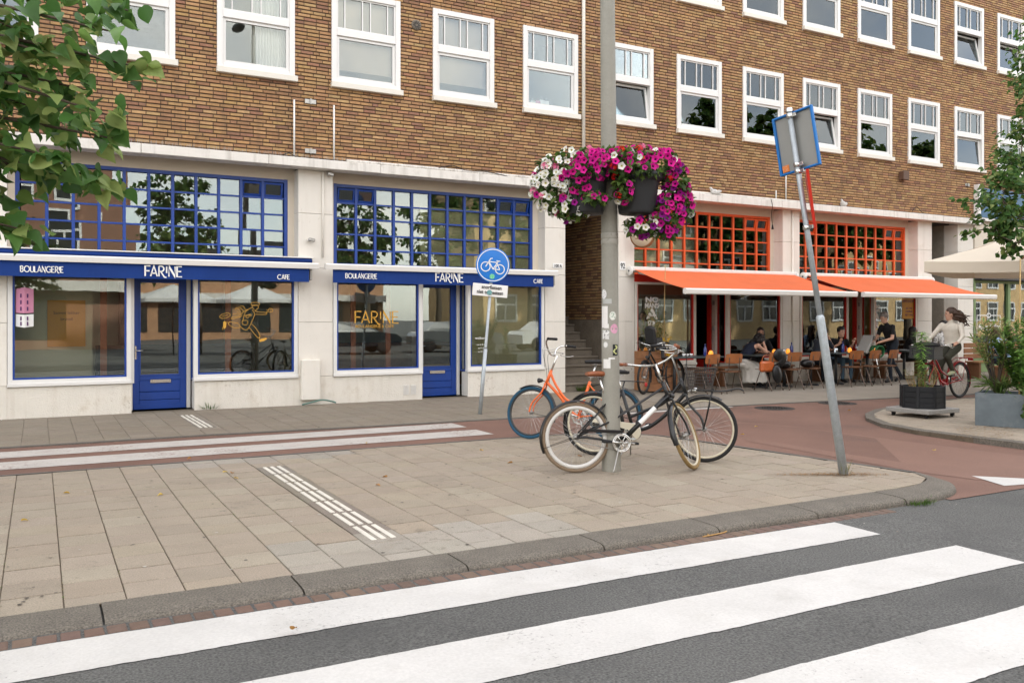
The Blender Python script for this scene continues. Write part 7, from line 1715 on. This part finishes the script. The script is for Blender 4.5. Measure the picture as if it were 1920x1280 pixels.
# ------------------------------------------------------------------ cream parasol
Kp = fac(1733,495,-4.2); u1, u2 = Vector((.31,-.95,0)).normalized(), Vector((.95,.31,0)).normalized(); S_ = 3.4; cc = Vector((Kp.x,Kp.y,0))+(u1+u2)*S_/2
t = thing('parasol', 'large square cream parasol at the right edge', 'parasol', (cc.x,cc.y,.0), math.atan2(u1.y,u1.x))
c_ = MB(); zE, zA, h = Kp.z+.05, 3.38, S_/2; nn = 10
cor = [(-h,-h),(h,-h),(h,h),(-h,h)]
for i in range(4):
    a, b = cor[i], cor[(i+1) % 4]
    def pt(u, v):
        x, y = a[0]+(b[0]-a[0])*u, a[1]+(b[1]-a[1])*u; sag = .10*math.sin(PI*u)*v*1.0+.05*math.sin(PI*v); return (x*v, y*v, zA+(zE-zA)*v**.92-sag*.6)
    for j in range(nn):
        for k in range(nn):
            q = [pt(j/nn,k/nn),pt((j+1)/nn,k/nn),pt((j+1)/nn,(k+1)/nn),pt(j/nn,(k+1)/nn)]; c_.poly(q[::-1])
    for j in range(nn):
        p0, p1 = pt(j/nn,1), pt((j+1)/nn,1); c_.poly([(p0[0],p0[1],p0[2]-.21),(p1[0],p1[1],p1[2]-.21),p1,p0])
c_.build('canopy', 'parasol_cloth', t); MB().tube([(0,0,.08),(0,0,3.2)], .03, 12).build('pole', 'wood_planter', t); MB().cbox(-.35,.35,-.35,.35,0,.08, ch=.01).build('base', 'stone', t)
rb = MB()
for a in cor+[(0,-h),(h,0),(0,h),(-h,0)]: rb.tube([(0,0,zA-.08),(a[0]*.985,a[1]*.985,zE-.03)], .012, 6)
rb.build('ribs', 'wood_planter', t)

# ------------------------------------------------------------------ trees
TL = [(.068,.165,.036),(.090,.200,.045),(.125,.245,.055),(.055,.135,.030),(.17,.28,.07),(.26,.33,.10)]
def leaf_meshes(n, sz):
    out = []
    for i in range(n):
        mb = MB(); mb.leaf((0,0,0),(1,0,0),(0,0,1), sz, sz*.95, jit(random.choice(TL), .15), random.uniform(.10,.30)*random.choice((1,1,1,-1)), 0); out.append(mb.mesh('leaf'))
    return out
def bough(P, wood, r0): P = catmull(P, 6); m = len(P); wood.tube(P, [r0*(1-.85*i/(m-1))+.0015 for i in range(m)], 6); return P
lt = thing('linden_tree', 'leafy linden branches reaching in from the left edge', 'tree', (-2.7,-9.2,0))
O = Vector((-2.7,-9.2,0)); wood = MB(); trunk = [(0,0,-.05),(.03,.02,1.2),(-.02,.05,2.6),(.05,0,4.4),(0,.1,6.5),(.1,0,8.6)]
wood.tube(catmull(trunk,5), [.16*(1-.8*i/25) for i in range(26)], 14)
sprays = [(268,128,5.0),(240,20,5.1),(212,60,4.7),(222,262,5.0),(226,352,5.2),(62,436,4.9),(215,0,5.4),(120,110,4.8),(165,170,4.9),(90,330,5.1),(150,232,5.3),(40,60,5.2),(60,200,5.0),(200,215,4.8),(120,300,4.8),(170,330,5.0),(30,280,5.2),(10,370,5.0),(85,-20,5.0),(100,160,5.4),(30,140,4.7),(-40,240,5.0),(-60,100,5.1),(-90,330,5.2),(-140,180,5.3),(170,-60,5.4),(60,-110,5.5),(-40,-60,5.2),(-30,420,5.0)]
pts = []                                           # (position, direction)
for px, py, d in sprays:
    tip = dep(px, py, d)-O; root = Vector((random.uniform(-.05,.1), random.uniform(-.05,.05), min(6.5, max(2.2, tip.z+random.uniform(-.1,.5))))); a = root+(tip-root)*.45+Vector((0,0,.18)); b = root+(tip-root)*.78+Vector((0,0,.08))
    P = bough([root, a, b, tip], wood, .022); m = len(P)
    for k in range(27):
        u = .40+.60*(k/26); i = min(m-2, int(u*(m-1))); p = P[i]+(P[i+1]-P[i])*(u*(m-1)-i); ax = (P[i+1]-P[i]).normalized(); sd = ax.cross(Vector((0,0,1))).normalized()*(1 if k % 2 else -1)
        for _ in range(2):
            d_ = (ax*.6+sd*random.uniform(.3,1.1)+Vector((random.gauss(0,.3),random.gauss(0,.3),-.15-.5*random.random()))).normalized(); q = p+sd*random.uniform(0,.10)*(1-u*.6)+Vector((random.gauss(0,.035),random.gauss(0,.05),random.gauss(0,.045)))
            pts.append((q, d_))
rest = MB()
for i in range(3600):                              # the rest of the crown, mostly out of the picture
    a = random.random()*2*PI; r_ = 1.9*random.random()**.5; z = random.uniform(3.0, 9.2); k = math.sin(PI*min(1,max(.05,(z-2.2)/7.4)))**.5; q = Vector((r_*k*math.cos(a), r_*k*math.sin(a), z))
    w = q+O; pp = proj(w)
    if pp[2] < 1.5 or (pp[0] > 60 and pp[1] > -80): continue
    pts.append((q, Vector((math.cos(a), math.sin(a), -.3))))
def lnorm(d_): return Vector((random.gauss(0,.55)-.15, random.gauss(0,.55)-.35, .75))
LM = leaf_meshes(30, .112)
def lrank(it):
    pp = proj(it[0]+O); return pp[2] if (0 < pp[2] and -20 < pp[0] < 400 and -20 < pp[1] < 520) else 1e9
pts.sort(key=lrank)
for i, (q, d_) in enumerate(pts):
    if i < 300 and lrank((q,d_)) < 1e8:
        x = d_; n_ = lnorm(d_); y = n_.cross(x).normalized(); z = x.cross(y); Mr = Matrix((x,y,z)).transposed(); o = link('leaf', random.choice(LM), 'leaf_attr', lt, q, Mr.to_euler()); o.scale = (random.uniform(.7,1.15),)*3
    else: rest.leaf(q, d_, lnorm(d_), .112*random.uniform(.7,1.15), .105*random.uniform(.7,1.1), jit(random.choice(TL), .18), random.uniform(.1,.3), 0)
tag(rest.build('crown', 'leaf_attr', lt), kind='stuff'); wood.build('trunk', 'bark', lt)

def tree(O, blobs, nleaf, lab, sz, trunk_h, r0=.13, cols=TL, name='linden_tree'):
    t = thing(name, lab, 'tree', O); wood = MB(); f = MB(); O = Vector(O)
    wood.tube(catmull([(0,0,-.05),(.04,.03,trunk_h*.4),(0,0,trunk_h)],5), [r0*(1-.6*i/10) for i in range(11)], 10)
    vol = sum(b[1]*b[2]*b[3] for b in blobs)
    for c, rx, ry, rz_ in blobs:
        c = Vector(c)-O; bough([Vector((0,0,min(trunk_h, max(1.6, c.z-.6)))), c*.5+Vector((0,0,min(trunk_h,c.z)*.5)), c], wood, .05)
        nc = max(6, int(nleaf/24*(rx*ry*rz_)/vol))
        for k in range(nc):
            d = Vector((random.gauss(0,1), random.gauss(0,1), random.gauss(0,1))).normalized(); q = random.uniform(.45,1.0); tip = c+Vector((d.x*rx*q, d.y*ry*q, d.z*rz_*q)); ax = (Vector((d.x,d.y,d.z*.5-.15))).normalized()
            wood.tube([c+(tip-c)*.25, tip], [.010,.003], 4, cap=False)
            for m in range(24):
                u = random.uniform(-.9,.3); p = tip+ax*u*.30*min(1,rx)+Vector((random.gauss(0,.09),random.gauss(0,.09),random.gauss(0,.07)))*min(1.4,rx+.3)
                f.leaf(p, ax+Vector((random.gauss(0,.6),random.gauss(0,.6),-.35+random.gauss(0,.4))), Vector((random.gauss(0,.6),random.gauss(0,.6)-.2,.8)), sz*random.uniform(.65,1.15), sz*.92*random.uniform(.7,1.1), jit(random.choice(cols), .18), random.uniform(.08,.3), 0)
    tag(f.build('crown', 'leaf_attr', t), kind='stuff'); wood.build('trunk', 'bark', t); return t
D2 = 13.6
def bl(px, py, d, r1, r2, r3): return (dep(px,py,d), r1, r2, r3)
tree((14.7,-7.5,.04), [bl(1872,365,13.4,.50,.50,.45), bl(1856,428,13.5,.32,.4,.24), bl(1915,300,13.8,.48,.5,.58), bl(1905,410,13.5,.38,.5,.36), bl(1905,455,13.2,.30,.4,.28), bl(1980,380,14,.7,.8,.9), bl(2000,200,14,.8,.9,1.0), bl(2100,300,14.2,1.1,1.1,1.5), bl(2060,100,14,1.2,1.2,1.4)], 20000, 'linden tree with hanging foliage above the parasol at the right edge',   .085, 5.0, cols=[tuple(v*.8 for v in c) for c in TL])

# ------------------------------------------------------------------ the other side of the street, seen mirrored in the windows
def facing_house(x0, x1, Y, H_, brick, lab, z0w=4.6, nrow=3, pitch=2.6):
    t = thing('brick_building', lab, 'building', (x0, Y, 0)); w = x1-x0
    wl_ = MB(); wl_.box(0,w,-8,0,-.1,H_); wl_.build('wall', mat('far_brick_'+str(int(x0)), brick, .85, var=.2, vscale=2, speck=.25, sscale=18), t)
    if z0w > 4: MB().box(0,w,.0,.7,2.9,3.4).build('canopy', 'cornice_paint', t)
    MB().box(-.1,w+.1,-8.1,.25,H_,H_+.3).build('roof', 'dark_plastic', t)
    x = .8
    while x < w-1.8:
        for r_ in range(nrow):
            z = z0w+r_*3.0; f = MB(); f.box(x,x+.12,.0,.10,z,z+1.8); f.box(x+1.5,x+1.62,.0,.10,z,z+1.8); f.box(x+.12,x+1.5,.0,.10,z,z+.14); f.box(x+.12,x+1.5,.0,.10,z+1.68,z+1.8); f.box(x+.12,x+1.5,.0,.10,z+1.1,z+1.22); f.box(x+.75,x+.85,.0,.09,z+.14,z+1.1)
            wo = f.build('window', 'white_paint', t); B('pane', mat('far_glass', (.03,.035,.035), .1, spec=.8), wo, x+.12, x+1.5, .01, .03, z+.14, z+1.68)
        x += pitch
    x = .5
    while x < w-2.6 and z0w > 4: B('shop_window', 'far_glass', t, x, x+2.2, .01, .05, .5, 2.7); x += 2.9
facing_house(-16, 4.2, -33, 12.5, (.25,.13,.088), 'reddish brick building across the street, mirrored in the left shop windows')
facing_house(25, 96, -34, 11.5, (.58,.40,.20), 'ochre brick building across the street, mirrored in the orange shop windows', z0w=1.3)
facing_house(4.3, 24.9, -52, 6.6, (.42,.24,.14), 'brown brick building far across the street behind the mirrored trees', nrow=1)
for i, (x, y, s_, lab) in enumerate(((6.2,-25,1.0,'mirrored street tree nearest the reddish building'),(14.2,-25.5,1.05,'second mirrored street tree from the reddish building'),(18.6,-26,1.1,'third mirrored street tree from the reddish building'),(23.2,-25,1.05,'fourth mirrored street tree from the reddish building'),(29,-26,1.0,'mirrored street tree in front of the ochre building'))):
    bb = [((x+random.gauss(0,.3), y+random.gauss(0,.3), 5.6*s_),1.9*s_,1.9*s_,1.7*s_),((x+random.gauss(0,.8), y+random.gauss(0,.8), 7.2*s_),1.5*s_,1.5*s_,1.4*s_),((x+random.gauss(0,1), y+random.gauss(0,1), 4.2*s_),1.8*s_,1.8*s_,1.1*s_)]
    tree((x,y,0), bb, 3000, lab, .22, 5.0, .2, cols=[(.05,.11,.025),(.07,.14,.03),(.10,.17,.04),(.13,.17,.04)])
for x, lab in ((32.5,'first tall tree mirrored in the upper windows right of the flower baskets'),(38,'second tall tree mirrored in the upper windows'),(44,'third tall tree mirrored in the upper windows'),(50.5,'fourth tall tree mirrored in the upper windows'),(57,'last tall tree mirrored in the upper windows')):
    y = -27; s_ = 1.75; bb = [((x+random.gauss(0,.3), y, 6.0*s_),2.1*s_,1.6*s_,1.7*s_),((x+random.gauss(0,.8), y, 7.6*s_),1.5*s_,1.5*s_,1.4*s_),((x+random.gauss(0,1), y, 4.4*s_),1.9*s_,1.7*s_,1.2*s_)]
    tree((x,y,0), bb, 6500, lab, .40, 8.0, .3, cols=[(.05,.11,.025),(.07,.14,.03),(.10,.17,.04),(.13,.17,.04)])
def car(x, y, rz, col, lab):
    t = thing('parked_car', lab, 'car', (x,y,-.03), rz)
    P = [(-2.15,.35),(-2.15,.75),(-2.0,.92),(-1.5,.98),(-1.0,1.40),(.35,1.43),(1.15,.98),(1.95,.86),(2.15,.68),(2.15,.35)]
    b = MB(); n = len(P)
    for s_, k in ((-1,.84),(-1,.86),(1,.86),(1,.84)): pass
    for yy, f_ in ((-.86,0),(-.80,1),(.80,1),(.86,0)):
        b.v += [(px_*(1 if z < 1 else .97), yy*(1 if z < 1 else .84), z) for px_, z in P]
    for j in range(3):
        for i in range(n): l = (i+1) % n; b.face((j*n+i, (j+1)*n+i, (j+1)*n+l, j*n+l))
    b.face(list(range(n))); b.face([3*n+i for i in range(n)][::-1]); b.build('body', col, t)
    for s_ in (-1,1):
        for xx in (-1.35,1.35): MB().lathe([(0,-.1),(.20,-.1),(.32,-.09),(.33,0),(.32,.09),(.2,.1),(0,.1)], 20, M=Matrix.Translation((xx,s_*.80,.33))@Matrix.Rotation(PI/2,4,'X')).build('wheel', 'black_rubber', t)
        w = MB(); yy = s_*.80; q = [(-1.35,1.0),(-.95,1.33),(.30,1.36),(.95,1.0)]; w.poly([(a, s_*(.862 if z < 1.1 else .725), z) for a, z in (q if s_ < 0 else q[::-1])]); w.build('side_window', 'far_glass', t)
cmats = [mat('car_dark', (.012,.016,.022), .2, coat=.8), mat('car_grey', (.10,.105,.11), .25, coat=.8), mat('car_white', (.6,.6,.6), .25, coat=.8)]
for i, (x, lab) in enumerate(((12.0,'dark car parked across the street, mirrored left of the others'),(17.2,'grey car parked across the street, mirrored between two others'),(22.6,'white car parked across the street, mirrored right of the others'))): car(x, -21.5, R(2*i), cmats[i], lab)
for x, lab in ((5.0,'white parasol across the street mirrored in the first blue door'),(8.2,'white parasol across the street mirrored beside the running baker')):
    t = thing('parasol', lab, 'parasol', (x,-23,0)); q = MB(); n = 8
    for i in range(n): a, b = 2*PI*i/n, 2*PI*(i+1)/n; q.poly([(0,0,3.0),(1.7*math.cos(a),1.7*math.sin(a),2.35),(1.7*math.cos(b),1.7*math.sin(b),2.35)]); q.poly([(1.7*math.cos(a),1.7*math.sin(a),2.35),(1.7*math.cos(a),1.7*math.sin(a),2.2),(1.7*math.cos(b),1.7*math.sin(b),2.2),(1.7*math.cos(b),1.7*math.sin(b),2.35)])
    q.build('canopy', 'white_paint', t); MB().tube([(0,0,0),(0,0,3)], .03, 8).build('pole', 'dark_plastic', t)
